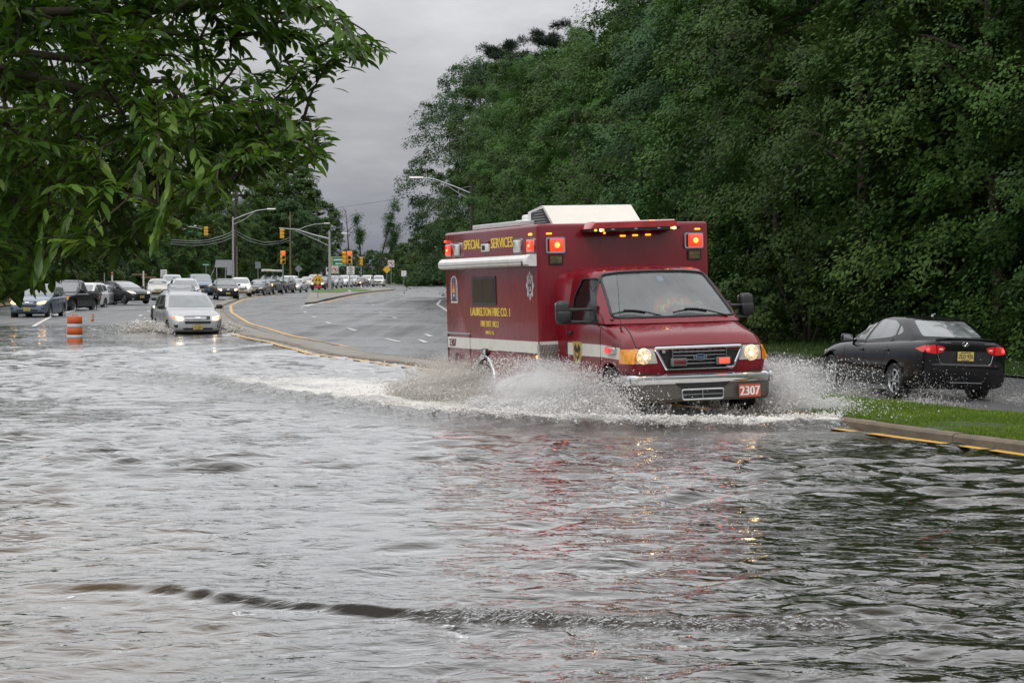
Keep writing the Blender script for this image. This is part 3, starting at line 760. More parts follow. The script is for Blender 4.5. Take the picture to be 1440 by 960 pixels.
def pane(name, tint=(.80, .88, .85), ior=1.55, sky_sheen=.05):
    m, nt = new_mat(name)
    out = N(nt, 'ShaderNodeOutputMaterial'); g = N(nt, 'ShaderNodeBsdfGlossy', Roughness=.03); t = N(nt, 'ShaderNodeBsdfTransparent'); t.inputs['Color'].default_value = (*tint, 1)
    tc = N(nt, 'ShaderNodeTexCoord'); no = N(nt, 'ShaderNodeTexNoise', Scale=1.3, Detail=4.0); L(nt, tc.outputs['Object'], no.inputs['Vector'])
    df = N(nt, 'ShaderNodeBsdfDiffuse'); df.inputs['Color'].default_value = (.55, .60, .60, 1)  # pale diffuse film standing in for sky reflected by the glass
    mh = N(nt, 'ShaderNodeMapRange'); mh.inputs['To Min'].default_value = sky_sheen * .3; mh.inputs['To Max'].default_value = sky_sheen * 2; L(nt, no.outputs['Fac'], mh.inputs['Value'])
    m0 = N(nt, 'ShaderNodeMixShader'); L(nt, mh.outputs[0], m0.inputs[0]); L(nt, t.outputs[0], m0.inputs[1]); L(nt, df.outputs[0], m0.inputs[2])
    fr = N(nt, 'ShaderNodeFresnel', IOR=ior); ms = N(nt, 'ShaderNodeMixShader'); L(nt, fr.outputs[0], ms.inputs[0]); L(nt, m0.outputs[0], ms.inputs[1]); L(nt, g.outputs[0], ms.inputs[2]); L(nt, ms.outputs[0], out.inputs[0])
    return m
M_pane = pane('wet_windscreen', ior=1.8, sky_sheen=.15)
M_lenscover = pane('lamp_cover', tint=(.95, .95, .95), ior=1.5, sky_sheen=.0)

def plan(w, yf, yr, bow=.12, rc=.16, n=5):
    """outline of a cabin slice seen from above, bowed at the front"""
    half = []
    half.append((w, yr)); half.append((w, (yf - bow - rc) * .35 + yr * .65)); half.append((w, yf - bow - rc))
    for i in range(1, n):
        t = i / n; a = (w, yf - bow - rc); b = (w, yf - bow); c = (w * .82, yf - bow * .62)
        half.append((a[0] * (1 - t) ** 2 + 2 * b[0] * t * (1 - t) + c[0] * t * t, a[1] * (1 - t) ** 2 + 2 * b[1] * t * (1 - t) + c[1] * t * t))
    for f in (.82, .6, .4, .2): half.append((w * f, yf - bow * (f / .82) ** 2 * .62))
    return half + [(0, yf)] + [(-x, y) for x, y in reversed(half)]

def bead(mb, bvh, poly, axis, side, r, m=0, n=6, step=.12, off=0.0):
    """tube following an outline dropped on to the body"""
    pts = []; k = len(poly)
    for i in range(k):
        a = Vector(poly[i]); b = Vector(poly[(i + 1) % k]); q = max(1, int((b - a).length / step)); pts += [a + (b - a) * j / q for j in range(q)]
    D = {'x': Vector((-side, 0, 0)), 'y': Vector((0, -side, 0)), 'z': Vector((0, 0, -side))}[axis]; out = []
    for q in pts:
        o = Vector((side * 9, q[0], q[1])) if axis == 'x' else Vector((q[0], side * 9, q[1])) if axis == 'y' else Vector((q[0], q[1], side * 9))
        h = bvh.ray_cast(o, D)
        if h[0] is not None: out.append(h[0] - D * off)
    out.append(out[0]); mb.tube(out, r, n, m, cap=False)
    return mb

def wheel(parent, c, r, w, side, spokes=7, rim_mat=None, rr=.66, name='wheel'):
    """tyre with a spoked rim; the axle lies along x"""
    b = MB(); h = w / 2
    b.lathe([(r * rr, -h * .8), (r * .93, -h), (r * .985, -h * .8), (r, -h * .3), (r, h * .3), (r * .985, h * .8), (r * .93, h), (r * rr, h * .8)], axis='x', n=28, cap=False)
    for k in (-.45, 0, .45): b.lathe([(r * 1.001, h * (k - .05)), (r * .99, h * k), (r * 1.001, h * (k + .05))], axis='x', n=28, cap=False)
    o = b.build(name, M_rubber, parent, smooth=35); o.location = c
    m = MB(); q = r * rr; s = side
    m.lathe([(q, -h * .8), (q * .98, s * h * .7), (q * .9, s * h * .78), (q * .86, s * h * .45)], axis='x', n=28, cap=False)
    m.lathe([(q * .88, s * h * .2), (.01, s * h * .2)], axis='x', n=28, m=1, cap=False)
    m.lathe([(q * .2, s * h * .3), (q * .2, s * h * .74), (q * .14, s * h * .84), (.005, s * h * .84)], axis='x', n=14, cap=False)
    for k in range(spokes):
        a = 2 * PI * k / spokes; d = Vector((0, math.cos(a), math.sin(a))); t = Vector((0, -math.sin(a), math.cos(a)))
        i0, i1 = q * .15, q * .9; x0, x1, x2 = s * h * .78, s * h * .62, s * h * .35
        A = [d * i0 + t * q * .09 + Vector((x0, 0, 0)), d * i0 - t * q * .09 + Vector((x0, 0, 0)), d * i1 - t * q * .15 + Vector((x1, 0, 0)), d * i1 + t * q * .15 + Vector((x1, 0, 0))]
        Bv = [p + Vector((x2 - x0, 0, 0)) for p in A]
        m.add(A + Bv, [(0, 1, 2, 3), (4, 7, 6, 5), (0, 4, 5, 1), (1, 5, 6, 2), (2, 6, 7, 3), (3, 7, 4, 0)])
    m.build('rim', [rim_mat or M_alu, M_dark], o, smooth=30)
    return o

# ------------------------------------------------------------------ the ambulance
amb = empty('ambulance', (2.517, 28.086, -.06), label='dark red box ambulance ploughing through the flood with its red beacons lit', cat='ambulance')
amb.rotation_mode = 'YXZ'; amb.rotation_euler = (.009, .023, 3.462)
BW, BF, BR, BT = 1.316, -2.706, -7.297, 2.744
# --- box body
bm = bmesh.new(); bmesh.ops.create_cube(bm, size=1.0)
bmesh.ops.scale(bm, vec=(2 * BW, BF - BR, BT - .36), verts=bm.verts); bmesh.ops.translate(bm, vec=(0, (BF + BR) / 2, (BT + .36) / 2), verts=bm.verts)
bmesh.ops.bevel(bm, geom=list(bm.edges), offset=.05, segments=4, affect='EDGES', profile=.5)
me = bpy.data.meshes.new('box'); bm.to_mesh(me); bm.free()
cu = MB(); cu.lathe([(.50, -3), (.50, 3)], c=(0, -5.27, .31), axis='x', n=40)
cu2 = MB(); cu2.box((0, -4.98, .2), (3, 1.08, .5)); 
me = cut_mesh(me, [cu]); box_bvh = bvh_of(me)
boxo = mesh_obj('box_body', me, M_red, amb, 30)
for s in (1, -1):
    b = MB(); b.lathe([(.52, s * 1.2), (.52, s * .55), (.1, s * .55)], c=(0, -5.27, .31), axis='x', n=24, cap=False); b.build('wheel_well', M_dark, boxo, smooth=40)
for s in (1, -1):
    b = MB(); b.tube([(s * (BW + .004), -5.27 + .515 * math.cos(t), .31 + .515 * math.sin(t)) for t in np.linspace(-.25, PI + .25, 30)], .032, 8); b.build('wheel_arch_trim', M_chrome, boxo, smooth=60)
# stripe, rails, seams
for s in (1, -1):
    b = MB(); b.box((s * (BW + .002), (BF - .055 + BR + .06) / 2, .991), (.006, (BF - BR) - .11, .172)); b.build('white_stripe', M_stripe, boxo)
    b = MB(); b.box((s * (BW + .008), -6.63, 1.137), (.02, 1.26, .026), bev=.006); b.build('drip_rail', M_alu, boxo); b = MB(); b.box((s * (BW + .008), -3.05, .75), (.02, .5, .024), bev=.006); b.build('drip_rail', M_alu, boxo)
for p0, p1 in (((-6.01, 1.12), (-6.01, .45)), ((-7.22, 1.12), (-7.22, .45)), ((-4.6, .905), (-2.76, .905))):
    b = MB(); b.tube([(BW + .003, *p0), (BW + .003, *p1)], .006, 5); b.build('compartment_seam', M_dark, boxo)
for y in (-6.76, -6.53):
    b = MB(); b.box((BW + .012, y, .74), (.022, .03, .16), bev=.008); b.build('compartment_handle', M_black, boxo)
b = MB(); b.box((BW + .02, -5.2, .88), (.05, .24, .09), bev=.012); b.box((BW + .035, -5.16, .88), (.05, .1, .07), m=1, bev=.01); b.build('side_marker_lamp', [M_black, M_clear], boxo, smooth=40)
b = MB(); b.box((BW + .01, -2.80, .86), (.02, .06, .05), bev=.008); b.build('amber_reflector', M_amber_on, boxo)
# fleet number and lettering on the flank
b = MB(); text(b, '2307', (BW + .006, -7.12, .928), (0, 1, 0), (0, 0, 1), .36, .12, (1, 0, 0), bold=.008); b.build('fleet_number', mat('maroon_number', (.16, .012, .02), rough=.4), boxo)
for nm, tx, y0, z0, w, h, bo in (('lettering', 'SPECIAL', -6.21, 2.455, .86, .145, .009), ('lettering', 'SERVICES', -4.82, 2.445, 1.03, .15, .009), ('lettering', 'LAURELTON FIRE CO. 1', -5.94, 1.425, 1.94, .125, .007),
                                 ('lettering', 'FIRE DIST. NO.2', -5.43, 1.262, .88, .088, .005), ('lettering', 'BRICK, N.J.', -5.19, 1.137, .42, .062, .004)):
    b = MB()
    text(b, tx, (BW, y0, z0), (0, 1, 0), (0, 0, 1), w, h, (1, 0, 0), m=0, th=.003, bold=bo * 1.5); b.build(nm, M_gold, boxo)
# awning
b = MB(); ap = [(1.318, 2.155), (1.43, 2.16), (1.46, 2.185), (1.462, 2.26), (1.43, 2.30), (1.40, 2.318), (1.318, 2.318)]
b.loft([[(x, y, z) for x, z in ap] for y in (-7.19, -7.17, -2.95, -2.945)]); b.loft([[(x - .01 if x > 1.4 else x, y, z) for x, z in ap] for y in (-2.94, -2.93)])
ap2 = [(1.318 + (x - 1.318) * 1.03, 2.237 + (z - 2.237) * 1.05) for x, z in ap]
b.loft([[(x, y, z) for x, z in ap2] for y in (-2.925, -2.74)]); b.box((1.463, -2.97, 2.19), (.01, .05, .07), m=1)
b.tube([(1.464, -7.15, 2.215), (1.464, -2.98, 2.215)], .004, 5, m=1)
b.build('awning', [M_whitep, M_black], amb, smooth=40)
# window
b = MB(); b.prism(rounded([(-5.84, 1.585), (-4.64, 1.585), (-4.64, 2.03), (-5.84, 2.03)], .05), 'x', BW - .003, BW + .012)
wf = b.build('side_window', M_black, boxo)
b = MB(); b.prism(rounded([(-5.78, 1.63), (-5.26, 1.63), (-5.26, 1.985), (-5.78, 1.985)], .04), 'x', BW + .008, BW + .015); b.prism(rounded([(-5.22, 1.63), (-4.70, 1.63), (-4.70, 1.985), (-5.22, 1.985)], .04), 'x', BW + .008, BW + .016); b.build('pane', M_glassd, wf)
# emblem with flame, and the fire company crest
b = MB(); arch = lambda y0, y1, z0, z1: [(y0, z0), (y1, z0), (y1, z1 - .12)] + [((y0 + y1) / 2 + (y1 - y0) / 2 * math.cos(t), z1 - .12 + .12 * math.sin(t)) for t in np.linspace(.15, PI - .15, 9)] + [(y0, z1 - .12)]
b.prism(arch(-6.99, -6.64, 1.62, 2.05), 'x', BW, BW + .004); b.prism(arch(-6.96, -6.67, 1.645, 2.03), 'x', BW, BW + .006, m=1)
b.prism([(-6.90, 1.80), (-6.83, 1.77), (-6.74, 1.80), (-6.78, 1.86), (-6.76, 1.93), (-6.81, 1.90), (-6.80, 2.0), (-6.86, 1.92), (-6.87, 1.86)], 'x', BW, BW + .0085, m=2)
b.prism([(-6.86, 1.79), (-6.81, 1.775), (-6.77, 1.80), (-6.80, 1.89), (-6.84, 1.84)], 'x', BW, BW + .0105, m=3); b.prism([(-6.85, 1.72), (-6.79, 1.72), (-6.79, 1.76), (-6.85, 1.76)], 'x', BW, BW + .0085)
for k in range(7): b.box((BW + .006, -6.935, 1.70 + k * .045), (.006, .022, .026)); b.box((BW + .006, -6.695, 1.70 + k * .045), (.006, .022, .026))
b.build('emblem', [M_whitep, M_blue, mat('flame_orange', (.7, .12, .015), rough=.4), mat('flame_yellow', (.8, .5, .03), rough=.4)], boxo)
b = MB(); cy, cz = -3.06, 1.875
b.prism([(cy + (.15 + .02 * math.cos(8 * t)) * math.cos(t), cz + (.19 + .02 * math.cos(8 * t)) * math.sin(t)) for t in np.linspace(0, 2 * PI, 48, endpoint=False)], 'x', BW, BW + .004)
b.prism([(cy + .095 * math.cos(t), cz + .12 * math.sin(t)) for t in np.linspace(0, 2 * PI, 24, endpoint=False)], 'x', BW, BW + .006, m=1)
b.prism([(cy - .055, cz + .02), (cy + .055, cz + .02), (cy + .045, cz + .075), (cy, cz + .10), (cy - .045, cz + .075)], 'x', BW, BW + .008); b.prism([(cy - .05, cz - .08), (cy + .05, cz - .08), (cy + .06, cz - .01), (cy - .06, cz - .01)], 'x', BW, BW + .008)
b.prism([(cy - .02, cz - .06), (cy + .02, cz - .06), (cy + .02, cz + .06), (cy - .02, cz + .06)], 'x', BW, BW + .010, m=1)
text(b, 'LAURELTON', (BW, cy - .10, cz + .125), (0, 1, 0), (0, 0, 1), .2, .035, (1, 0, 0), m=1, th=.0055); text(b, 'FIRE CO. 1', (BW, cy - .08, cz - .165), (0, 1, 0), (0, 0, 1), .16, .035, (1, 0, 0), m=1, th=.0055)
b.build('crest', [mat('silver_decal', (.48, .48, .47), rough=.4, var=.2, vscale=14), M_gold_dark], boxo)

def flank_lamp(name, y0, y1, z0, z1, kind, side=1):
    """chrome-bezelled lamp standing off the side of the box"""
    x = side * BW; h = BT
    b = MB(); y0 += .07; y1 += .07; b.prism(rounded([(y0, z0), (y1, z0), (y1, z1), (y0, z1)], .04), 'x', x - side * .004, x + side * .022)
    o = b.build(name, M_chrome, boxo, smooth=40)
    b = MB(); d = .028; q = rounded([(y0 + d, z0 + d), (y1 - d, z0 + d), (y1 - d, z1 - d), (y0 + d, z1 - d)], .03)
    c = ((y0 + y1) / 2, (z0 + z1) / 2)
    b.loft([[(x + side * .018, *p) for p in q], [(x + side * .032, *p) for p in q], [(x + side * .042, c[0] + (p[0] - c[0]) * .8, c[1] + (p[1] - c[1]) * .85) for p in q]])
    l = b.build('lens', {'red': M_lens_red, 'white': M_clear}[kind], o, smooth=50)
    if kind == 'red':
        b = MB(); b.box((x + side * .044, c[0], c[1]), (.008, .06, .035), bev=.003); b.build('bulb', M_lens_red_hot, l)
    return o
for s in (1, -1):
    flank_lamp('warning_light', -7.24, -6.96, 2.345, 2.575, 'red', s); flank_lamp('scene_light', -6.77, -6.46, 2.345, 2.575, 'white', s)
    flank_lamp('scene_light', -3.79, -3.44, 2.335, 2.565, 'white', s); flank_lamp('warning_light', -3.19, -2.87, 2.335, 2.555, 'red', s)
b = MB(); b.box((BW + .018, -5.06, 2.46), (.045, .34, .12), bev=.012); b.box((BW + .041, -5.09, 2.46), (.008, .14, .075), m=1, bev=.003); b.box((BW + .014, -5.06, 2.545), (.036, .36, .03), m=2, bev=.01); b.build('flood_lamp', [M_whitep, M_dark, M_red], boxo, smooth=40)
for y, m_ in ((-7.19, M_lens_red), (-2.97, M_amber_on)):
    b = MB(); b.box((BW + .012, y, 2.605), (.03, .12, .035), bev=.012); b.build('clearance_lamp', m_, boxo, smooth=40)

def front_lamp(x0, x1, z0, z1, lit=True):
    b = MB(); b.prism(rounded([(x0, z0), (x1, z0), (x1, z1), (x0, z1)], .03), 'y', BF - .004, BF + .03); o = b.build('warning_light', M_chrome, boxo, smooth=40)
    d = .025; c = ((x0 + x1) / 2, (z0 + z1) / 2); b = MB(); q = rounded([(x0 + d, z0 + d), (x1 - d, z0 + d), (x1 - d, z1 - d), (x0 + d, z1 - d)], .02)
    b.prism(q, 'y', BF + .02, BF + .036, m=1)
    w = x1 - x0; q2 = rounded([(x0 + d + .005, z0 + d), (x1 - d - .03, z0 + d), (x1 - d - .03, z1 - d), (x0 + d + .005, z1 - d)], .02)
    b.loft([[(p[0], BF + .03, p[1]) for p in q2], [(p[0], BF + .06, p[1]) for p in q2], [(c[0] + (p[0] - c[0]) * .85, BF + .075, c[1] + (p[1] - c[1]) * .85) for p in q2]]); l = b.build('lens', [M_lens_red, M_dark], o, smooth=50)
    b = MB(); b.lathe([(.045, BF + .072), (.03, BF + .083), (.004, BF + .086)], c=(c[0] - .01, 0, c[1]), axis='y', n=14, cap=False); b.build('bulb', M_lens_red_hot, l, smooth=60)
    return o
front_lamp(.905, 1.195, 2.325, 2.555); front_lamp(-1.225, -.93, 2.355, 2.585)
M_brass = mat('brass_speaker_grille', (.30, .24, .12), rough=.25, metal=1.0, var=.5, vscale=9)
for x0, x1, z0 in ((.94, 1.15, 2.165), (-1.19, -.98, 2.195)):
    b = MB(); b.prism(rounded([(x0, z0), (x1, z0), (x1, z0 + .135), (x0, z0 + .135)], .012), 'y', BF - .004, BF + .02); b.prism([(x0 + .02, z0 + .015), (x1 - .02, z0 + .015), (x1 - .02, z0 + .12), (x0 + .02, z0 + .12)], 'y', BF + .018, BF + .024, m=1)
    for k in range(5): b.box(((x0 + x1) / 2, BF + .026, z0 + .03 + k * .019), (x1 - x0 - .05, .006, .006), m=0)
    b.build('siren_speaker', [M_dark, M_brass], boxo)
for x, z in ((1.14, 2.605), (-1.14, 2.635), (.02, 2.555), (-.17, 2.56), (-.37, 2.565)):
    b = MB(); b.box((x, BF + .012, z), (.085, .034, .024), bev=.01); b.build('clearance_lamp', M_amber_on, boxo, smooth=40)
b = MB(); b.box((.30, BF + .012, 2.60), (.03, .03, .03), bev=.01); b.build('indicator_bulb', M_amber_on, boxo)
# diamond plate stone guards at the front lower corners
for s in (1, -1):
    b = MB(); b.box((s * 1.165, BF + .006, .735), (.33, .012, .60), bev=.003); b.box((s * (BW + .004), BF - .035, .735), (.012, .09, .60), bev=.003); b.tube([(s * (BW - .002), BF + .003, .44), (s * (BW - .002), BF + .003, 1.035)], .016, 6); b.build('stone_guard', M_diam, boxo)
b = MB(); b.box((1.165, BF + .004, 1.058), (.30, .006, .045)); b.build('front_stripe', M_stripe, boxo)
# light bar above the cab
q = [(.66, 2.655), (.58, 2.755), (-.66, 2.775), (-.74, 2.675)]
M_lbred = mat('red_lightbar_dome', (.24, .012, .018), rough=.12, coat=.9, var=.5, vscale=5, emit=(1, .06, .03), estr=.12)
b = MB(); cc = (-.04, 2.71); b.loft([[(x, BF + .03, z) for x, z in q], [(x, BF + .30, z) for x, z in q], [(cc[0] + (x - cc[0]) * .97, BF + .36, z - .015 if z > 2.7 else z) for x, z in q]])
lb = b.build('light_bar', M_lbred, amb, smooth=25)
b = MB(); q3 = [(.65, 2.61), (.655, 2.652), (-.735, 2.672), (-.73, 2.63)]; b.prism(q3, 'y', BF + .02, BF + .345); b.build('light_bar_base', M_black, lb)
for x, m_ in ((.56, M_amber_on), (.475, M_beam), (.45, M_amber_on), (-.60, M_amber_on), (-.64, M_beam)):
    b = MB(); b.box((x, BF + .35, 2.64 - .014 * x), (.04, .02, .03), bev=.008); b.build('bulb', m_, lb)
for x in (.3, -.05, -.4): 
    b = MB(); b.box((x, BF + .35, 2.643 - .014 * x), (.05, .012, .02), bev=.005); b.build('clip', M_alu, lb)
for x, z in ((.47, 2.70), (-.33, 2.735), (-.28, 2.735)):
    b = MB(); b.box((x, BF + .345, z), (.03, .02, .06), bev=.008); b.build('flasher', M_lens_red_hot, lb)
# roof equipment
M_mesh = mat('cream_perforated_panel', (.72, .68, .61), rough=.45, var=.05, vscale=3, bump=.8, bscale=110)
b = MB(); pr = [(-3.0, 2.74), (-3.42, 3.02), (-3.50, 3.03), (-4.1, 2.96), (-4.1, 2.74)]
b.prism([(y, z) for y, z in pr], 'x', .965, -.40); ac = b.build('roof_air_conditioner', M_whitep, amb)
b = MB(); t = Vector((0, -.42, .28)).normalized(); 
b.add([(.965 - .002, -2.985, 2.742), (-.40 + .002, -2.985, 2.742), (-.40 + .002, -3.405, 3.022), (.965 - .002, -3.405, 3.022)], [(0, 1, 2, 3)]); b.build('sloping_grille', M_mesh, ac)
b = MB(); b.prism([(-3.1, 2.765), (-3.43, 2.99), (-3.95, 2.94), (-3.95, 2.765)], 'x', .966, .972); 
for k in range(5): b.box((.974, -3.6, 2.79 + k * .04), (.008, .68 - k * .09, .014), m=1)
b.build('side_louvres', [M_black, M_alu], ac)
b = MB(); b.box((.62, -4.75, 2.805), (.5, .62, .12), bev=.03); b.box((.66, -4.6, 2.895), (.36, .42, .09), bev=.04); b.lathe([(.06, 2.92), (.06, 2.97), (.045, 3.0), (.005, 3.01)], c=(.66, -4.62, 0), n=12); b.prism([(-4.35, 2.75), (-4.35, 2.86), (-4.22, 2.79)], 'x', .5, .9); b.build('roof_vent', M_whitep, amb, smooth=40)
b = MB(); b.box((1.0, -4.95, 2.79), (.42, 2.3, .075), bev=.012); b.box((1.0, -6.11, 2.79), (.40, .01, .06), m=1); b.build('roof_locker', [mat('pale_aluminium', (.60, .61, .62), rough=.35, var=.08), M_black], amb)
# rear step and tail board
b = MB(); b.box((0, BR - .12, .5), (2.3, .26, .08), bev=.02); b.build('rear_step', M_diam, amb)

# --- cab: bonnet, wings, doors
st = [(-.06, .90, .64, .985, 1.01), (-.09, .955, .60, 1.035, 1.055), (-.22, .985, .6, 1.13, 1.185), (-.30, .992, .6, 1.165, 1.225), (-.55, 1.0, .6, 1.225, 1.30), (-.86, 1.0, .5, 1.33, 1.375), (-1.2, 1.0, .42, 1.395, 1.40), (-1.9, 1.0, .40, 1.40, 1.405), (-2.72, 1.0, .40, 1.40, 1.405)]
def sec(y, w, zb, zs, zc):
    h = [(w - .14, zb), (w - .025, zb + .05), (w, zb + .2), (w + .004, zs - .22), (w - .008, zs - .09), (w - .05, zs - .015), (w - .15, zs + .02 * (zc > zs) + (zc - zs) * .35), (w * .62, zc - .012), (w * .3, zc)]
    return [(0, y, zb)] + [(x, y, z) for x, z in h] + [(0, y, zc + .004)] + [(-x, y, z) for x, z in reversed(h)]
secs = [sec(*s) for s in st]
secs = [[(x * .97, -.045, z * 1.0 - .01 + .02 * (z < .8)) for x, y, z in secs[0]]] + secs + [sec(-2.725, *st[-1][1:])]
b = MB(); b.loft(secs); me = subsurf_mesh(b, 2)
cu = MB(); cu.lathe([(.47, -3), (.47, 3)], c=(0, -.80, .36), axis='x', n=36)
me = cut_mesh(me, [cu]); cab_bvh = bvh_of(me); cab = mesh_obj('cab', me, M_red, amb, 40)
# --- cabin shell with real openings
def shell(dw, dz0, dz1):
    S = []
    for z, w, yf in ((1.34, .992, -.66), (1.42, .985, -.76), (1.55, .965, -.93), (1.7, .935, -1.13), (1.85, .90, -1.335), (1.94, .88, -1.46), (2.0, .862, -1.54), (2.045, .83, -1.61), (2.078, .76, -1.70), (2.10, .62, -1.85), (2.113, .40, -2.05)):
        S.append([(x, y, (z + dz0 if z < 1.4 else z + dz1)) for x, y in plan(w - dw, yf - dw * 1.2, -2.72 + dw, bow=.17, rc=.20)])
    b = MB(); b.loft(S); return b
full = shell(0, 0, 0).mesh('f', []); sh_bvh = bvh_of(full)
inner = shell(.05, -.2, -.045)
ws_poly = rounded([(.895, 1.415), (-.895, 1.415), (-.772, 2.0), (-.5, 2.03), (0, 2.04), (.5, 2.03), (.772, 2.0)], .07)
sw_poly = rounded([(-2.30, 1.36), (-1.20, 1.36), (-1.28, 1.50), (-1.60, 1.93), (-1.66, 1.955), (-2.06, 1.955), (-2.26, 1.7)], .05)
c1 = MB(); c1.prism(ws_poly, 'y', -1.75, 2.0); 
c2 = MB(); c2.prism([(y, z) for y, z in sw_poly], 'x', -3, 3)
me = cut_mesh(full, [inner, c1, c2]); cabin = mesh_obj('cabin_roof', me, [M_red], cab, 35)
b = MB(); decal(b, sh_bvh, ws_poly, 'y', 1, th=-.012, sink=.02, step=.09); b.build('windscreen', M_pane, cab, smooth=30)
b = MB(); bead(b, sh_bvh, ws_poly, 'y', 1, .020, off=-.004); b.build('windscreen_gasket', M_black, cab, smooth=60)
for s in (1, -1):
    b = MB(); decal(b, sh_bvh, sw_poly, 'x', s, th=-.012, sink=.02, step=.12); b.build('door_window', M_glassd, cab, smooth=30)
    b = MB(); bead(b, sh_bvh, sw_poly, 'x', s, .014, off=-.002); b.build('window_gasket', M_black, cab, smooth=60)
b = MB(); decal(b, cab_bvh, rounded([(.90, -.99), (.86, -.80), (.4, -.74), (-.4, -.74), (-.86, -.80), (-.90, -.99)], .03), 'z', 1, th=.012, step=.08); b.build('cowl_vent', M_black, cab, smooth=40)
# filler panel between cab and box
b = MB(); b.loft([[(1.0, -2.42, .5), (1.0, -2.42, 1.4), (.90, -2.42, 1.93), (.78, -2.42, 2.09), (.4, -2.42, 2.13), (-.4, -2.42, 2.13), (-.78, -2.42, 2.09), (-.90, -2.42, 1.93), (-1.0, -2.42, 1.4), (-1.0, -2.42, .5)],
                  [(1.03, -2.72, .5), (1.05, -2.72, 1.4), (1.08, -2.72, 1.90), (.98, -2.72, 2.02), (.55, -2.72, 2.145), (-.55, -2.72, 2.145), (-.98, -2.72, 2.05), (-1.08, -2.72, 1.93), (-1.05, -2.72, 1.4), (-1.03, -2.72, .5)]]); b.build('filler_panel', M_red, cab, smooth=50)
# panel gaps
def seamline(bvh, pts, axis, side, r=.006):
    q = []; b = MB()
    for i in range(len(pts) - 1):
        a, c = Vector(pts[i]), Vector(pts[i + 1]); k = max(2, int((c - a).length / .05)); q += [a + (c - a) * j / k for j in range(k)]
    q.append(Vector(pts[-1])); D = {'x': Vector((-side, 0, 0)), 'y': Vector((0, -side, 0)), 'z': Vector((0, 0, -side))}[axis]; out = []
    for p in q:
        o = Vector((side * 9, p[0], p[1])) if axis == 'x' else Vector((p[0], side * 9, p[1])) if axis == 'y' else Vector((p[0], p[1], side * 9))
        h = bvh.ray_cast(o, D)
        if h[0] is not None: out.append(h[0])
    if len(out) > 1: b.tube(out, r, 5); b.build('panel_seam', M_dark, cab)
for s in (1, -1):
    seamline(cab_bvh, [(s * .80, -.78), (s * .83, -.5), (s * .875, -.25), (s * .885, -.07)], 'z', 1, .008)
    seamline(cab_bvh, [(-1.12, 1.38), (-1.10, .9), (-1.25, .5)], 'x', s); seamline(cab_bvh, [(-2.42, 1.38), (-2.42, .5)], 'x', s, .007)
seamline(cab_bvh, [(-.88, 1.035), (-.6, 1.048), (0, 1.052), (.6, 1.048), (.88, 1.035)], 'y', 1, .007)
for s in (1, -1):
    b = MB(); decal(b, cab_bvh, [(-2.40, .895), (-1.0, .895), (-.42, .875), (-.40, 1.03), (-1.0, 1.06), (-2.40, 1.07)], 'x', s, th=.003, step=.15)
    b.build('cab_stripe', M_stripe, cab)
b = MB(); decal(b, cab_bvh, [(-2.49, .895), (-2.43, .895), (-2.43, 1.07), (-2.49, 1.07)], 'x', 1, th=.004); b.build('stripe_gap', M_gold_dark, cab)
b = MB(); sh = [(-2.18, 1.085), (-1.83, 1.085), (-1.84, .86), (-1.92, .79), (-2.0, .77), (-2.09, .79), (-2.17, .86)]
decal(b, cab_bvh, sh, 'x', 1, th=.006); decal(b, cab_bvh, [(-2.13, 1.0), (-2.06, 1.06), (-2.0, .98), (-1.95, 1.06), (-1.88, 1.0), (-1.95, .86), (-2.0, .82), (-2.06, .86)], 'x', 1, th=.008, m=1); decal(b, cab_bvh, [(-2.08, .95), (-2.0, .92), (-1.93, .95), (-1.97, .88), (-2.03, .88)], 'x', 1, th=.010); b.build('door_badge', [mat('gold_badge', (.42, .30, .06), rough=.4, var=.3, vscale=20), M_gold_dark], cab)
for s in (1, -1):
    b = MB(); b.box((s * 1.025, -.66, .995), (.06, .30, .095), bev=.02); o = b.build('intersection_light', M_chrome, cab, smooth=40)
    b = MB(); b.box((s * 1.05, -.69, .995), (.05, .19, .075), bev=.018); b.build('lens', lamp_mat('side_red_lens', (1, .03, .03), 1.0, (.5, .01, .02)), o, smooth=40)
    b = MB(); b.box((s * 1.012, -2.28, 1.21), (.03, .16, .05), bev=.012); b.build('door_handle', M_black, cab, smooth=40)
# --- nose: grille, lamps, bumper
gp = rounded([(.655, 1.025), (-.595, 1.025), (-.565, .95), (-.46, .742), (.49, .742), (.60, .95)], .03)
b = MB(); decal(b, cab_bvh, gp, 'y', 1, th=.004, step=.09); gr = b.build('grille', M_dark, cab)
b = MB(); 
def nose_y(x): return float((cab_bvh.ray_cast(Vector((x, 9, .9)), Vector((0, -1, 0)))[0] or Vector((0, -.06, 0))).y)
ring = [(x, .0, z) for x, z in gp]; b.tube([(x, nose_y(x * .9) + .02, z) for x, _, z in ring] + [(ring[0][0], nose_y(ring[0][0] * .9) + .02, ring[0][2])], .019, 7); b.box((.03, -.02, 1.022), (1.22, .04, .034), bev=.012); b.build('grille_surround', M_chrome, gr, smooth=50)
b = MB()
for z, x0, x1 in ((.965, .40, -.35), (.915, .40, -.35), (.86, .40, -.35), (.81, .40, -.35)): b.box(((x0 + x1) / 2, -.025, z), (x0 - x1, .03, .018), bev=.006)
for x in (.41, -.36): b.box((x, -.02, .89), (.018, .03, .24), bev=.005)
for k in range(10): b.box((-.35 + .083 * k, -.035, .888), (.006, .02, .25), m=1)
b.box((.53, -.025, .975), (.05, .03, .04), m=2, bev=.008)
b.build('grille_bars', [mat('dark_chrome', (.20, .20, .21), rough=.25, metal=.9, var=.2), M_dark, M_alu], gr)
b = MB(); ell = lambda a, c, k=28: [(.025 + a * math.cos(t), .892 + c * math.sin(t)) for t in np.linspace(0, 2 * PI, k, endpoint=False)]
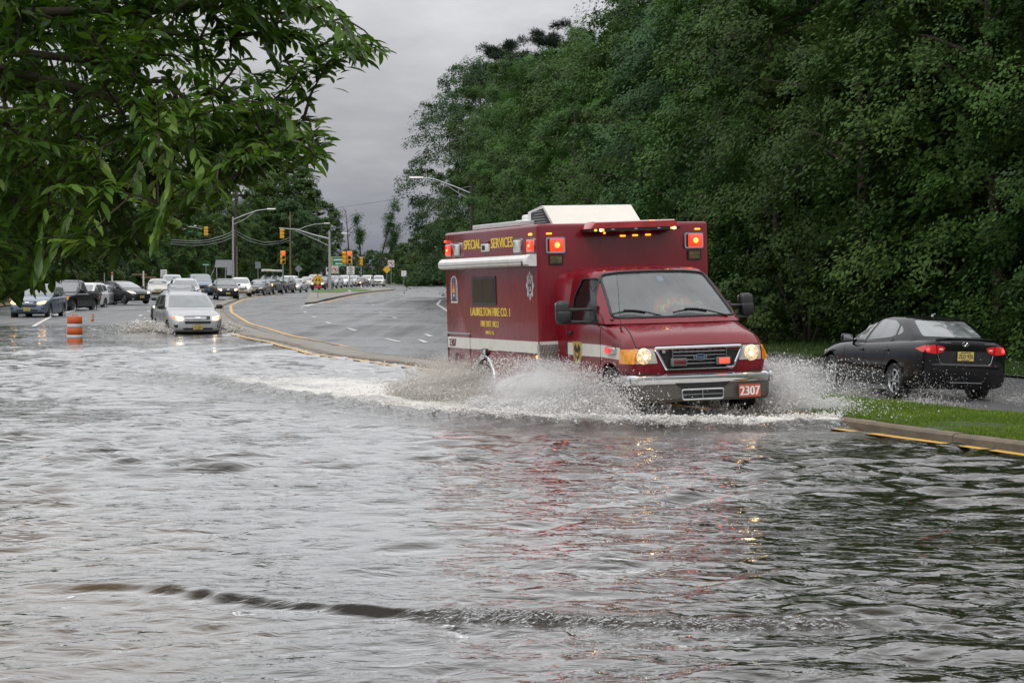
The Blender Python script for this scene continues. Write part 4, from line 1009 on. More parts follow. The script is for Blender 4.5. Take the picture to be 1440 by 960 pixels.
b.prism(ell(.098, .043), 'y', -.02, .010); b.prism(ell(.088, .035), 'y', -.02, .013, m=1); text(b, 'Ford', (.085, .0, .873), (-1, 0, 0), (0, 0, 1), .12, .038, (0, 1, 0), m=0, th=.0145, bold=.002); b.build('maker_badge', [M_chrome, M_blue], gr)
for x0, x1, m_ in ((.215, .445, M_lens_off), (-.405, -.20, lamp_mat('grille_red_lens', (1, .06, .03), 2.4, (.5, .01, .01)))):
    b = MB(); b.box(((x0 + x1) / 2, .005, .835), (x1 - x0, .05, .105), bev=.015); o = b.build('grille_light', mat('grey_lamp_case', (.12, .12, .12), rough=.35), gr, smooth=40)
    b = MB(); b.box(((x0 + x1) / 2 - .01, .02, .836), (abs(x1 - x0) - .06, .04, .07), bev=.01); b.build('lens', m_, o, smooth=40)
for s, hp, ap_, bc in ((1, [(.61, .825), (.945, .825), (.945, 1.01), (.66, 1.01)], [(-.42, .825), (-.03, .825), (-.03, 1.015), (-.38, 1.015)], .80), (-1, [(-.55, .835), (-.87, .835), (-.87, 1.02), (-.60, 1.02)], [(-.42, .835), (-.03, .835), (-.03, 1.02), (-.38, 1.02)], -.735)):
    b = MB(); decal(b, cab_bvh, rounded(hp, .015), 'y', 1, th=.012, step=.07); hl = b.build('headlight', mat('lamp_housing', (.42, .43, .40), rough=.18, coat=.7, var=.15, vscale=9), cab, smooth=30)
    b = MB(); b.lathe([(.108, .0), (.10, .018), (.06, .026), (.005, .028)], c=(bc, nose_y(bc) + .004, .925), axis='y', n=24, cap=False); rf = b.build('reflector', M_halo, hl, smooth=60)
    b = MB(); b.lathe([(.024, .028), (.02, .036), (.003, .04)], c=(bc - s * .015, nose_y(bc) + .004, .915), axis='y', n=14, cap=False); b.build('bulb', M_beam, hl, smooth=60)
    b = MB(); decal(b, cab_bvh, rounded(ap_, .015), 'x', s, th=.010, step=.05)
    decal(b, cab_bvh, rounded([(s * .90, .83), (s * .985, .83), (s * .985, 1.012), (s * .90, 1.012)], .01), 'y', 1, th=.016, step=.04); b.build('turn_signal', M_amber, cab, smooth=40)
def bump_sec(x):
    a = abs(x); yo = .13 - .10 * (a / 1.0) ** 3 - (max(0, a - .93) * 1.2)
    return yo
xs_ = np.concatenate([np.linspace(-1.03, -.9, 5), np.linspace(-.8, .8, 9), np.linspace(.9, 1.03, 5)])
b = MB(); b.loft([[(x, bump_sec(x) - .20, .680), (x, bump_sec(x) - .03, .677), (x, bump_sec(x) - .004, .66), (x, bump_sec(x), .625), (x, bump_sec(x) - .006, .585), (x, bump_sec(x) - .03, .555), (x, bump_sec(x) - .06, .535), (x, bump_sec(x) - .20, .54)] for x in xs_])
for s in (1, -1): b.box((s * 1.02, -.22, .605), (.05, .36, .14), bev=.022)
bp = b.build('front_bumper', M_chrome, amb, smooth=40)
b = MB(); b.loft([[(x, bump_sec(x) - .25, .56), (x, bump_sec(x) - .045, .555), (x, bump_sec(x) - .035, .50), (x, bump_sec(x) - .05, .36), (x, bump_sec(x) - .11, .315), (x, bump_sec(x) - .25, .315)] for x in xs_ * .985]); b.build('lower_valance', M_greypl, bp, smooth=40)
b = MB(); b.prism([(.42, .56), (-.36, .56), (-.27, .50), (.33, .50)], 'y', .03, .105); b.prism(rounded([(.335, .475), (-.26, .475), (-.25, .345), (.325, .345)], .02), 'y', .03, .098); b.build('valance_opening', M_dark, bp)
b = MB(); rp = rounded([(.335, .475), (-.26, .475), (-.25, .345), (.325, .345)], .03); b.tube([(x, .102, z) for x, z in rp + rp[:1]], .012, 6); b.box((.04, .10, .41), (.55, .012, .008)); b.box((.04, .10, .41), (.01, .012, .12)); b.build('valance_grille', M_alu, bp, smooth=50)
b = MB(); b.box((-.615, .145, .433), (.315, .012, .168), bev=.004); b.box((-.615, .14, .433), (.335, .008, .185), m=1, bev=.003); text(b, '2307', (-.475, .151, .375), (-1, 0, 0), (0, 0, 1), .28, .118, (0, 1, 0), m=2, th=.002, bold=.006); b.build('number_plate', [mat('orange_plate', (.42, .085, .045), rough=.4, var=.12), M_black, M_whitep], bp)
b = MB(); b.box((0, -.1, .64), (1.75, .1, .12)); b.box((0, -.5, .40), (1.5, .5, .10)); b.build('front_apron', M_dark, amb)
b = MB(); b.box((0, -4.2, .55), (1.7, 5.8, .22)); b.box((0, -5.27, .36), (1.6, .16, .16)); b.box((0, -.8, .36), (1.6, .14, .14)); b.build('chassis', M_dark, amb)
for s in (1, -1):
    wheel(amb, (s * .86, -.80, .385), .385, .24, s, 8, M_alu); wheel(amb, (s * 1.05, -5.27, .385), .385, .24, s, 8, M_alu); wheel(amb, (s * .80, -5.27, .385), .385, .22, s, 8, M_alu)
# mirrors, wipers, aerial
for s, hx, hz in ((1, 1.385, 1.50), (-1, -1.335, 1.54)):
    b = MB(); b.box((s * .985, -1.38, 1.47), (.05, .24, .26), bev=.022); b.tube([(s * .99, -1.38, 1.535), (hx, -1.46, 1.54)], .02, 8); b.tube([(s * .99, -1.38, 1.365), (hx, -1.46, 1.375)], .02, 8); mo = b.build('mirror_arm', M_black, cab, smooth=40)
    b = MB(); b.box((hx, -1.50, hz), (.21, .15, .325), bev=.06); b.box((hx, -1.578, hz + .03), (.17, .01, .20), m=1, bev=.004); b.box((hx, -1.44, hz - .06), (.19, .06, .17), bev=.028); b.build('wing_mirror', [M_black, M_chrome], mo, smooth=50)
def on_ws(x, z, off=.02):
    h = sh_bvh.ray_cast(Vector((x, 9, z)), Vector((0, -1, 0))); return h[0] + h[1].normalized() * off * (1 if h[1].y > 0 else -1)
for xp, xa in (((1.0 - .12, .45), .12), ((.06, -.44), -.76)):
    x0, x1 = xp; b = MB(); zz = lambda t: 1.455 + .03 * math.sin(t * PI)
    b.tube([on_ws(x0 + (x1 - x0) * t, zz(t), .022) for t in np.linspace(0, 1, 7)], .013, 5)
    b.tube([on_ws(x0 + (x1 - x0) * t, zz(t), .045) for t in np.linspace(.35, 1, 5)] + [Vector((xa, -.82, 1.41))], .011, 5); b.box(on_ws(x0 + (x1 - x0) * .45, zz(.45), .04), (.07, .03, .03), bev=.008); b.build('wiper', M_black, cab)
b = MB(); b.tube([(.90, -.60, 1.27), (.90, -.60, 1.31)], [.022, .014], 8); b.tube([(.90, -.60, 1.30), (.905, -.64, 1.75), (.91, -.70, 2.18)], [.004, .003, .002], 5); b.build('whip_aerial', M_black, cab)
b = MB(); b.add([on_ws(-.005, 1.985, -.02), on_ws(-.085, 1.985, -.02), on_ws(-.085, 1.915, -.02), on_ws(-.005, 1.915, -.02)], [(0, 1, 2, 3)]); b.build('windscreen_sticker', mat('pale_blue_sticker', (.10, .32, .62), rough=.4, emit=(.1, .3, .6), estr=.0), cab)
# inside the cab
b = MB(); b.box((0, -1.75, 1.402), (1.86, 1.75, .012)); b.box((0, -1.12, 1.43), (1.7, .30, .07), bev=.03); b.box((-.42, -1.12, 1.47), (.42, .2, .08), bev=.03); b.build('dashboard', mat('grey_dash', (.05, .055, .058), rough=.6), cab, smooth=40)
b = MB(); b.box((0, -2.64, 1.7), (1.7, .02, .75)); b.build('bulkhead', mat('dark_trim', (.03, .032, .035), rough=.7), cab)
for x in (.42, -.42):
    b = MB(); b.box((x, -2.2, 1.47), (.48, .14, .42), bev=.05, rx=.15); b.box((x, -2.24, 1.76), (.26, .1, .2), bev=.04); b.build('seat', mat('grey_seat_fabric', (.07, .07, .075), rough=.85), cab, smooth=40)
b = MB(); b.tube([(-.44 + .19 * math.cos(t), -1.38 - .06 * math.sin(t), 1.545 + .16 * math.sin(t)) for t in np.linspace(0, 2 * PI, 25)], .014, 6, cap=False); b.tube([(-.60, -1.38, 1.545), (-.28, -1.38, 1.545)], .02, 6); b.tube([(-.44, -1.38, 1.545), (-.44, -1.2, 1.42)], .03, 6); b.build('steering_wheel', M_black, cab, smooth=60)

# ------------------------------------------------------------------ the driver
def skin_body(name, pts, edges, radii, material, parent, root=0, lv=2):
    me = bpy.data.meshes.new(name); me.from_pydata([Vector(p) for p in pts], edges, []); me.update()
    o = bpy.data.objects.new('tmp', me); COL.objects.link(o); md = o.modifiers.new('k', 'SKIN')
    sv = me.skin_vertices[0].data
    for i, r_ in enumerate(radii): sv[i].radius = (r_, r_) if not isinstance(r_, tuple) else r_; sv[i].use_root = (i == root)
    o.modifiers.new('s', 'SUBSURF').levels = lv
    m2 = evaluated(o); bpy.data.objects.remove(o)
    return mesh_obj(name, m2, material, parent, 60)
M_hiviz = mat('orange_hi_vis_jacket', (.75, .15, .04), rough=.7, var=.15, vscale=6, bump=.3, bscale=20)
M_skin = mat('skin', (.42, .24, .17), rough=.55, var=.08)
drv = empty('person', (0, 0, 0), label='driver in an orange hi-vis jacket with yellow bands, hands on the ambulance wheel', cat='person')
drv.location = amb.location; drv.rotation_mode = 'YXZ'; drv.rotation_euler = amb.rotation_euler
dx = -.42
P_ = [(dx, -2.05, 1.05), (dx, -2.06, 1.30), (dx, -2.03, 1.52), (dx, -2.01, 1.66), (dx, -1.99, 1.73), (dx, -1.97, 1.83), (dx, -1.95, 1.93),
      (dx + .19, -2.0, 1.62), (dx + .27, -1.85, 1.44), (dx + .18, -1.55, 1.54), (dx + .165, -1.47, 1.575), (dx - .19, -2.0, 1.62), (dx - .27, -1.85, 1.44), (dx - .18, -1.55, 1.54), (dx - .165, -1.47, 1.575)]
E_ = [(0, 1), (1, 2), (2, 3), (3, 4), (4, 5), (5, 6), (3, 7), (7, 8), (8, 9), (9, 10), (3, 11), (11, 12), (12, 13), (13, 14)]
body = skin_body('body', P_, E_, [.17, .16, .18, .13, .055, .088, .072, .085, .06, .042, .036, .085, .06, .042, .036], M_skin, drv)
skin_body('jacket', [P_[0], P_[1], P_[2], P_[3], P_[7], P_[8], P_[9], P_[11], P_[12], P_[13]], [(0, 1), (1, 2), (2, 3), (3, 4), (4, 5), (5, 6), (3, 7), (7, 8), (8, 9)], [.195, .19, .205, .135, .10, .075, .06, .10, .075, .06], M_hiviz, drv)
b = MB(); b.lathe([(.001, .10), (.06, .092), (.088, .06), (.096, .015), (.09, -.03)], c=(dx, -1.975, 1.865), n=16, cap=False); b.build('hair', mat('dark_hair', (.03, .022, .016), rough=.7), body, smooth=60)
b = MB(); b.box((dx, -1.87, 1.855), (.022, .035, .035), bev=.009); b.box((dx, -1.883, 1.815), (.05, .01, .010), m=1, bev=.003)
for s in (1, -1): b.box((dx + s * .032, -1.884, 1.878), (.02, .012, .010), m=2, bev=.003); b.box((dx + s * .09, -1.965, 1.86), (.02, .04, .055), bev=.008)
b.build('face', [M_skin, mat('lips', (.3, .1, .08), rough=.5), M_dark], body, smooth=50)
for s in (1, -1):
    hp = Vector((dx + s * .165, -1.47, 1.575)); pts = [hp, hp + Vector((0, .05, .012))]; ed = [(0, 1)]; rr_ = [.032, .034]
    for k in range(4):
        a = hp + Vector((s * (.022 - k * .014), .09, .015)); pts += [a, a + Vector((0, .035, -.004 - .003 * (k == 3))), a + Vector((0, .028, -.032))]; i = len(pts) - 3; ed += [(1, i), (i, i + 1), (i + 1, i + 2)]; rr_ += [.0105, .0095, .0085]
    a = hp + Vector((-s * .035, .045, .01)); pts += [a, a + Vector((-s * .012, .04, .005))]; i = len(pts) - 2; ed += [(0, i), (i, i + 1)]; rr_ += [.012, .009]
    skin_body('hand', pts, ed, rr_, M_skin, body, lv=1)
M_lime = mat('lime_reflective_band', (.55, .72, .06), rough=.5, emit=(.5, .7, .05), estr=.0)
b = MB()
for s in (1, -1): b.tube([(dx + s * .10, -1.835, 1.35), (dx + s * .105, -1.825, 1.50), (dx + s * .105, -1.875, 1.62), (dx + s * .10, -1.96, 1.705)], .022, 6)
for s in (1, -1): b.tube([(dx + s * .235, -1.70, 1.485), (dx + s * .215, -1.65, 1.505)], .077, 12)
b.build('reflective_band', M_lime, drv, smooth=40)
# ------------------------------------------------------------------ cars
M_wglass = mat('car_window_glass', (.12, .135, .135), rough=.05, var=.3, spec=1.0, coat=1.0)
M_plate_y = mat('buff_number_plate', (.62, .50, .14), rough=.45, var=.1)
M_plate_k = mat('plate_letters', (.05, .04, .03), rough=.5)
M_tail = mat('red_tail_lens', (.42, .006, .012), rough=.12, coat=.9, var=.25, vscale=16, emit=(1, .02, .02), estr=.22)
M_head_on = halogen('lit_headlamp', (1.0, .72, .40), 1.4)
M_head_core = lamp_mat('headlamp_core', (1.0, .72, .40), 9.0)
M_blink = lamp_mat('lit_amber_blinker', (1.0, .42, .05), 7.0)
def plan2(w, yf, yr, bow=.14, rc=.16, rb=.06, rr=.14):
    h = [(0, yr), (w * .5, yr + rb * .3), (w * .82, yr + rb), (w * .96, yr + rb + rr * .45), (w, yr + rb + rr)]
    h += [(w, (yf - bow - rc) * .35 + (yr + rb + rr) * .65), (w, yf - bow - rc)]
    for i in range(1, 5):
        t = i / 5; a = (w, yf - bow - rc); b = (w, yf - bow); c = (w * .82, yf - bow * .62)
        h.append((a[0] * (1 - t) ** 2 + 2 * b[0] * t * (1 - t) + c[0] * t * t, a[1] * (1 - t) ** 2 + 2 * b[1] * t * (1 - t) + c[1] * t * t))
    for f in (.82, .55, .28): h.append((w * f, yf - bow * (f / .82) ** 2 * .62))
    return h + [(0, yf)] + [(-x, y) for x, y in reversed(h[1:])]
mir = lambda poly: [(-x, z) for x, z in reversed(poly)]

def make_car(sp, pm, name='sedan', lv=2, step=.09):
    root = empty(name)
    secs = [sec(*s) for s in sp['st']]
    b = MB(); b.loft(secs); me = subsurf_mesh(b, lv)
    cut = []
    for y in (0.0, sp['wb']):
        c = MB(); c.lathe([(sp['ar'], -3), (sp['ar'], 3)], c=(0, y, sp['wr'] + .02), axis='x', n=32); cut.append(c)
    full_b = me.copy(); me = cut_mesh(me, cut)
    cb = MB(); cb.loft([[(x, y, z) for x, y in plan2(w, yf, yr, sp.get('bow', .14), rr=sp.get('rr', .14))] for z, w, yf, yr in sp['cab']])
    cme = cb.mesh('c', [])
    bv = bvh_of(full_b, cme); bpy.data.meshes.remove(full_b)
    body = mesh_obj('body', me, pm, root, 40); cabin = mesh_obj('cabin', cme, pm, body, 40)
    for c in sp.get('extra', []): 
        e = MB(); c(e); e.build('bed' if sp.get('bed') else 'bumper', pm, body, smooth=35)
    b = MB(); b.box((0, sp['wb'] / 2, sp['wr'] + .12), (1.45, sp['wb'] + 1.0, .34)); b.build('underbody', M_dark, root)
    def D(nm, polys, axis, side, m, th=.006, par=body, st=step, sm=40):
        b = MB()
        for i, p in enumerate(polys): decal(b, bv, p, axis, side, th=th, step=st)
        return b.build(nm, m, par, smooth=sm)
    D('windscreen', [rounded(sp['ws'], .05)], 'y', 1, M_wglass, par=cabin)
    if sp.get('rg'): D('rear_window', [rounded(sp['rg'], .05)], 'y', -1, M_wglass, par=cabin)
    for p in sp['side']:
        for s in (1, -1):
            D('side_window', [rounded(p, .03)], 'x', s, M_wglass, par=cabin)
    for s in (1, -1):
        hl = D('headlight', [rounded(p if s > 0 else mir(p), .03) for p in sp['hl']], 'y', 1, M_head_on, th=.012, st=.06)
        c = sp['hc']; h = bv.ray_cast(Vector((s * c[0], 9, c[1])), Vector((0, -1, 0)))
        if h[0] is not None:
            b = MB(); b.lathe([(.055, 0), (.04, .02), (.004, .025)], c=(s * c[0], h[0].y + .012, c[1]), axis='y', n=12, cap=False); b.build('bulb', M_head_core, hl, smooth=60)
        if sp.get('bl'): D('indicator', [rounded(sp['bl'] if s > 0 else mir(sp['bl']), .015)], 'y', 1, M_amber, th=.016, st=.06)
        if sp.get('tl'):
            tl = D('tail_light', [rounded(p if s > 0 else mir(p), .03) for p in sp['tl']], 'y', -1, M_tail, th=.014, st=.05)
        if sp.get('tls'): D('tail_light_wrap', [rounded(sp['tls'], .02)], 'x', s, M_tail, th=.012, st=.05)
        mz, my = sp['mir']; mx = sp['mx']
        b = MB(); b.box((s * (mx + .13), my, mz), (.22, .12, .15), bev=.045); b.box((s * (mx + .02), my + .02, mz - .04), (.16, .06, .05), bev=.02); b.box((s * (mx + .13), my - .062, mz), (.18, .006, .11), m=1); b.build('wing_mirror', [sp.get('mm', M_black), M_chrome], cabin, smooth=50)
        for hy, hz in sp['dh']:
            h = bv.ray_cast(Vector((s * 9, hy, hz)), Vector((-s, 0, 0)))
            if h[0] is not None: b = MB(); b.box((h[0].x + s * .012, hy, hz), (.035, .17, .035), bev=.012); b.build('door_handle', sp.get('hm', pm), body, smooth=40)
    D('grille', [rounded(p, .02) for p in sp['gr']], 'y', 1, M_black, th=.010)
    if sp.get('bar'): 
        D('grille_bar', [rounded(p, .008) for p in sp['bar']], 'y', 1, M_chrome, th=.022)
    D('lower_intake', [rounded(p, .02) for p in sp['lo']], 'y', 1, M_dark, th=.007)
    for s in (1, -1):
        if sp.get('fog'): D('fog_lamp', [rounded(sp['fog'] if s > 0 else mir(sp['fog']), .02)], 'y', 1, M_clear, th=.012, st=.06)
    for nm, pz, sd_ in (('front_plate', sp.get('fp'), 1), ('rear_plate', sp.get('rp'), -1)):
        if not pz: continue
        h = bv.ray_cast(Vector((0, sd_ * 9, pz)), Vector((0, -sd_, 0)))
        if h[0] is None: continue
        y = h[0].y + sd_ * .014; b = MB(); b.box((0, y, pz), (.31, .012, .158), bev=.004); b.box((0, y - sd_ * .004, pz), (.325, .008, .172), m=2)
        text(b, sp.get('reg', 'Z12 BAZ'), (sd_ * .135 if sd_ > 0 else -.135, y + sd_ * .007, pz - .035), (-sd_, 0, 0), (0, 0, 1), .27, .07, (0, sd_, 0), m=1, th=.001, bold=.003)
        b.box((0, y + sd_ * .007, pz + .062), (.2, .003, .014), m=1); b.box((0, y + sd_ * .007, pz - .062), (.16, .003, .012), m=1); b.build(nm, [M_plate_y, M_plate_k, M_black], body)
    b = MB()
    def sl(pts, s):
        for i in range(len(pts) - 1):
            a, c = Vector(pts[i]), Vector(pts[i + 1]); k = max(2, int((c - a).length / .06)); out = []
            for j in range(k + 1):
                q = a + (c - a) * j / k; h = bv.ray_cast(Vector((s * 9, q[0], q[1])), Vector((-s, 0, 0)))
                if h[0] is not None: out.append(h[0] - Vector((s * .001, 0, 0)))
            if len(out) > 1: b.tube(out, .005, 4)
    for s in (1, -1):
        for ln in sp['seams']: sl(ln, s)
    b.build('door_seams', M_dark, body)
    for y, wn in ((0.0, 'wheel'), (sp['wb'], 'wheel')):
        for s in (1, -1): wheel(root, (s * sp['tr'], y, sp['wr']), sp['wr'], .205, s, sp.get('spk', 6), name=wn)
    if sp.get('rails'):
        y0, y1, x, z = sp['rails']
        for s in (1, -1):
            b = MB(); b.tube([(s * x, y0, z - .05), (s * x, y0 - .12, z), (s * x, (y0 + y1) / 2, z + .02), (s * x, y1 + .12, z), (s * x, y1, z - .05)], .018, 6); b.build('roof_rail', M_black, cabin, smooth=60)
    return root, body, cabin, bv

SEDAN = dict(st=[(3.50, .50, .28, .55, .60), (3.44, .66, .22, .60, .67), (3.30, .78, .20, .66, .75), (3.0, .85, .19, .75, .84), (2.65, .875, .18, .83, .905), (2.2, .885, .18, .895, .955), (1.6, .888, .17, .925, .945), (.8, .888, .17, .965, .975), (.1, .888, .19, 1.015, 1.03), (-.35, .88, .2, 1.04, 1.075), (-.7, .855, .22, 1.035, 1.10), (-.91, .81, .25, 1.02, 1.115), (-.965, .78, .27, .99, 1.08), (-.975, .74, .30, .95, 1.03)],
    cab=[(.90, .815, 2.15, -.74), (1.05, .785, 1.90, -.66), (1.18, .735, 1.62, -.42), (1.30, .675, 1.36, -.18), (1.38, .625, 1.14, -.01), (1.425, .57, .95, .12), (1.455, .45, .80, .22), (1.47, .25, .65, .32)],
    ws=[(.70, .99), (-.70, .99), (-.55, 1.37), (.55, 1.37)], rg=[(-.58, 1.125), (.58, 1.125), (.49, 1.385), (-.49, 1.385)],
    side=[[(1.93, .955), (1.33, .965), (1.03, 1.365), (1.22, 1.345), (1.62, 1.195), (1.88, 1.05)], [(1.23, .975), (.32, 1.07), (.18, 1.11), (.20, 1.29), (.45, 1.365), (.93, 1.37)], [(.11, 1.11), (.0, 1.14), (-.06, 1.18), (.08, 1.27), (.13, 1.28)]],
    hl=[[(.40, .58), (.68, .60), (.76, .70), (.60, .70), (.42, .64)]], hc=(.58, .645), gr=[[(.30, .64), (-.30, .64), (-.26, .55), (.26, .55)]], bar=[[(.29, .605), (-.29, .605), (-.29, .59), (.29, .59)]], lo=[[(.5, .40), (-.5, .40), (-.45, .28), (.45, .28)]], fog=[(.55, .36), (.68, .38), (.66, .30), (.56, .29)],
    tl=[[(.79, .975), (.575, 1.005), (.55, .845), (.74, .86)], [(.555, .995), (.39, .965), (.43, .885), (.53, .85)]], tls=[(-.73, .925), (-.95, .985), (-.95, .865)], fp=.47, rp=.815, reg='ZLD 92S', wb=2.65, wr=.315, ar=.355, tr=.775,
    mir=(.985, 1.86), mx=.80, dh=[(1.32, .80), (.28, .845)], seams=[[(2.06, .92), (2.02, .5), (1.9, .24)], [(1.28, .95), (1.16, .5), (1.14, .24)], [(.22, 1.05), (.34, .8), (.48, .55), (.5, .3)], [(2.0, .24), (.5, .26)]])
CROSS = dict(st=[(3.53, .58, .42, .66, .74), (3.47, .73, .34, .74, .82), (3.34, .82, .29, .84, .91), (2.95, .885, .26, .95, 1.02), (2.35, .905, .25, 1.03, 1.10), (1.5, .91, .25, 1.05, 1.07), (.5, .91, .25, 1.07, 1.08), (-.4, .905, .27, 1.09, 1.10), (-.8, .88, .33, 1.09, 1.10), (-.90, .82, .38, 1.04, 1.05)],
    cab=[(1.0, .86, 2.34, -.88), (1.15, .835, 2.08, -.86), (1.30, .79, 1.82, -.80), (1.45, .74, 1.56, -.72), (1.55, .70, 1.38, -.64), (1.61, .64, 1.2, -.55), (1.645, .52, .95, -.4), (1.66, .3, .6, -.1)],
    ws=[(.75, 1.14), (-.75, 1.14), (-.62, 1.53), (.62, 1.53)], rg=[(-.66, 1.14), (.66, 1.14), (.58, 1.52), (-.58, 1.52)],
    side=[[(2.0, 1.10), (1.27, 1.10), (1.27, 1.53), (1.42, 1.50), (1.72, 1.33)], [(1.18, 1.10), (.2, 1.12), (.24, 1.53), (1.18, 1.53)], [(.10, 1.13), (-.55, 1.18), (-.45, 1.46), (.14, 1.52)]],
    hl=[[(.46, .71), (.62, .70), (.78, .76), (.80, .88), (.62, .86), (.48, .82)]], hc=(.55, .77), bl=[(.70, .75), (.79, .77), (.80, .87), (.72, .85)], gr=[[(.43, .86), (-.43, .86), (-.40, .74), (.40, .74)], [(.44, .70), (-.44, .70), (-.42, .61), (.42, .61)]], bar=[[(.09, .83), (-.09, .83), (-.09, .77), (.09, .77)]], lo=[[(.5, .475), (-.5, .475), (-.48, .42), (.48, .42)], [(.78, .58), (.64, .58), (.66, .48), (.74, .48)], [(-.64, .58), (-.78, .58), (-.74, .48), (-.66, .48)]],
    tl=[[(.83, 1.05), (.62, 1.08), (.6, .86), (.8, .82)]], fp=.50, rp=.78, wb=2.66, wr=.345, ar=.40, tr=.785, mir=(1.15, 1.88), mx=.86, dh=[(1.30, .95), (.28, .97)], seams=[[(2.1, 1.05), (2.05, .6), (1.95, .3)], [(1.23, 1.08), (1.2, .3)], [(.18, 1.1), (.36, .7), (.46, .3)]], rails=(1.15, -.45, .60, 1.70))
def raise_(sp, **k):
    q = dict(sp); q.update(k); return q
HATCH = raise_(SEDAN, st=[(3.50, .52, .30, .58, .64), (3.42, .68, .24, .66, .74), (3.2, .80, .21, .76, .86), (2.8, .855, .19, .88, .96), (2.3, .87, .19, .96, 1.02), (1.6, .872, .18, .98, 1.0), (.6, .872, .18, 1.0, 1.02), (-.2, .865, .2, 1.05, 1.08), (-.6, .83, .24, 1.07, 1.11), (-.74, .76, .3, 1.04, 1.08)],
    cab=[(.95, .80, 2.55, -.70), (1.1, .77, 2.2, -.66), (1.22, .73, 1.9, -.55), (1.34, .68, 1.55, -.35), (1.42, .63, 1.3, -.1), (1.465, .56, 1.05, .1), (1.485, .4, .85, .25), (1.495, .2, .7, .35)],
    side=[[(2.1, 1.02), (1.25, 1.02), (1.2, 1.41), (1.4, 1.37), (1.75, 1.22)], [(1.15, 1.02), (.25, 1.05), (.3, 1.36), (.6, 1.42), (1.12, 1.42)], [(.16, 1.08), (-.3, 1.14), (.1, 1.33), (.22, 1.34)]], rg=[(-.62, 1.12), (.62, 1.12), (.56, 1.36), (-.56, 1.36)], ws=[(.7, 1.05), (-.7, 1.05), (-.58, 1.41), (.58, 1.41)], hl=[[(.40, .66), (.70, .70), (.78, .86), (.62, .84), (.44, .74)]], hc=(.60, .75), tl=[[(.76, 1.02), (.6, 1.04), (.6, .82), (.74, .84)]], tls=None, mir=(1.07, 2.0), seams=SEDAN['seams'][:3])
def bed_walls(e):
    for s in (1, -1): e.box((s * .93, -.20, 1.06), (.10, 1.9, .16), bev=.03)
    e.box((0, -1.12, .98), (1.8, .08, .5), bev=.02)
PICK = raise_(CROSS, st=[(3.9, .66, .45, .86, .92), (3.86, .86, .40, .98, 1.06), (3.7, .95, .38, 1.06, 1.12), (3.0, .98, .36, 1.10, 1.16), (2.6, .985, .35, 1.13, 1.17), (1.8, .985, .35, 1.13, 1.14), (.9, .985, .35, 1.13, 1.14), (.2, .985, .36, 1.05, 1.06), (-.8, .98, .4, 1.05, 1.06), (-1.14, .96, .45, 1.04, 1.05)],
    cab=[(1.08, .92, 2.65, .72), (1.25, .90, 2.40, .74), (1.45, .85, 2.15, .80), (1.62, .80, 1.92, .86), (1.75, .76, 1.72, .92), (1.82, .69, 1.55, 1.0), (1.86, .5, 1.4, 1.1), (1.87, .3, 1.3, 1.15)], ws=[(.78, 1.22), (-.78, 1.22), (-.68, 1.72), (.68, 1.72)], rg=[(-.66, 1.25), (.66, 1.25), (.6, 1.66), (-.6, 1.66)], side=[[(2.3, 1.20), (1.62, 1.20), (1.62, 1.70), (1.78, 1.67)], [(1.54, 1.20), (.92, 1.22), (.98, 1.68), (1.54, 1.70)]],
    hl=[[(.60, .76), (.88, .78), (.90, .98), (.62, .98)]], hc=(.75, .87), bl=[(.80, .78), (.90, .79), (.91, .97), (.82, .97)], gr=[[(.56, .98), (-.56, .98), (-.54, .70), (.54, .70)]], bar=[[(.56, .86), (-.56, .86), (-.56, .82), (.56, .82)], [(.14, .92), (-.14, .92), (-.14, .80), (.14, .80)]], lo=[[(.6, .56), (-.6, .56), (-.58, .48), (.58, .48)]], tl=[[(.95, 1.02), (.82, 1.02), (.82, .7), (.95, .7)]], wb=3.05, wr=.39, ar=.45, tr=.84, mir=(1.28, 2.2), mx=.93, fp=.60, rp=.62, dh=[(1.66, 1.05), (.98, 1.05)], seams=[[(2.4, 1.12), (2.36, .45)], [(1.58, 1.12), (1.56, .45)], [(.82, 1.12), (.82, .45)]], rails=None, extra=[bed_walls], bed=True)
VAN = raise_(CROSS, st=[(3.75, .62, .36, .74, .82), (3.68, .80, .30, .84, .92), (3.5, .90, .26, .94, 1.02), (3.1, .95, .24, 1.04, 1.12), (2.6, .965, .24, 1.09, 1.15), (1.5, .965, .24, 1.10, 1.12), (0, .965, .26, 1.10, 1.12), (-.8, .95, .3, 1.10, 1.12), (-1.05, .9, .36, 1.06, 1.08)], cab=[(1.04, .91, 2.85, -1.03), (1.25, .88, 2.45, -1.0), (1.45, .84, 2.1, -.96), (1.6, .80, 1.85, -.90), (1.7, .75, 1.65, -.8), (1.745, .66, 1.45, -.7), (1.765, .4, 1.2, -.4)],
    ws=[(.80, 1.18), (-.80, 1.18), (-.68, 1.63), (.68, 1.63)], side=[[(2.35, 1.14), (1.6, 1.14), (1.6, 1.62), (1.75, 1.58)], [(1.52, 1.14), (.3, 1.14), (.3, 1.62), (1.52, 1.63)], [(.2, 1.14), (-.85, 1.16), (-.75, 1.56), (.2, 1.62)]], hl=[[(.50, .74), (.80, .76), (.86, .94), (.66, .92), (.52, .86)]], hc=(.66, .83), wb=2.95, mir=(1.2, 2.25), mx=.92, seams=[[(2.5, 1.1), (2.4, .3)], [(1.56, 1.12), (1.5, .3)], [(.25, 1.12), (.35, .5)]], tr=.82, rails=None)

# --- the black saloon beyond the median
P_black = paint('black_paint', (.003, .003, .004), rough=.05, coat=.25, wet=False)
sed, sbody, scab, sbv = make_car(raise_(SEDAN, mm=P_black), P_black, 'sedan', step=.06)

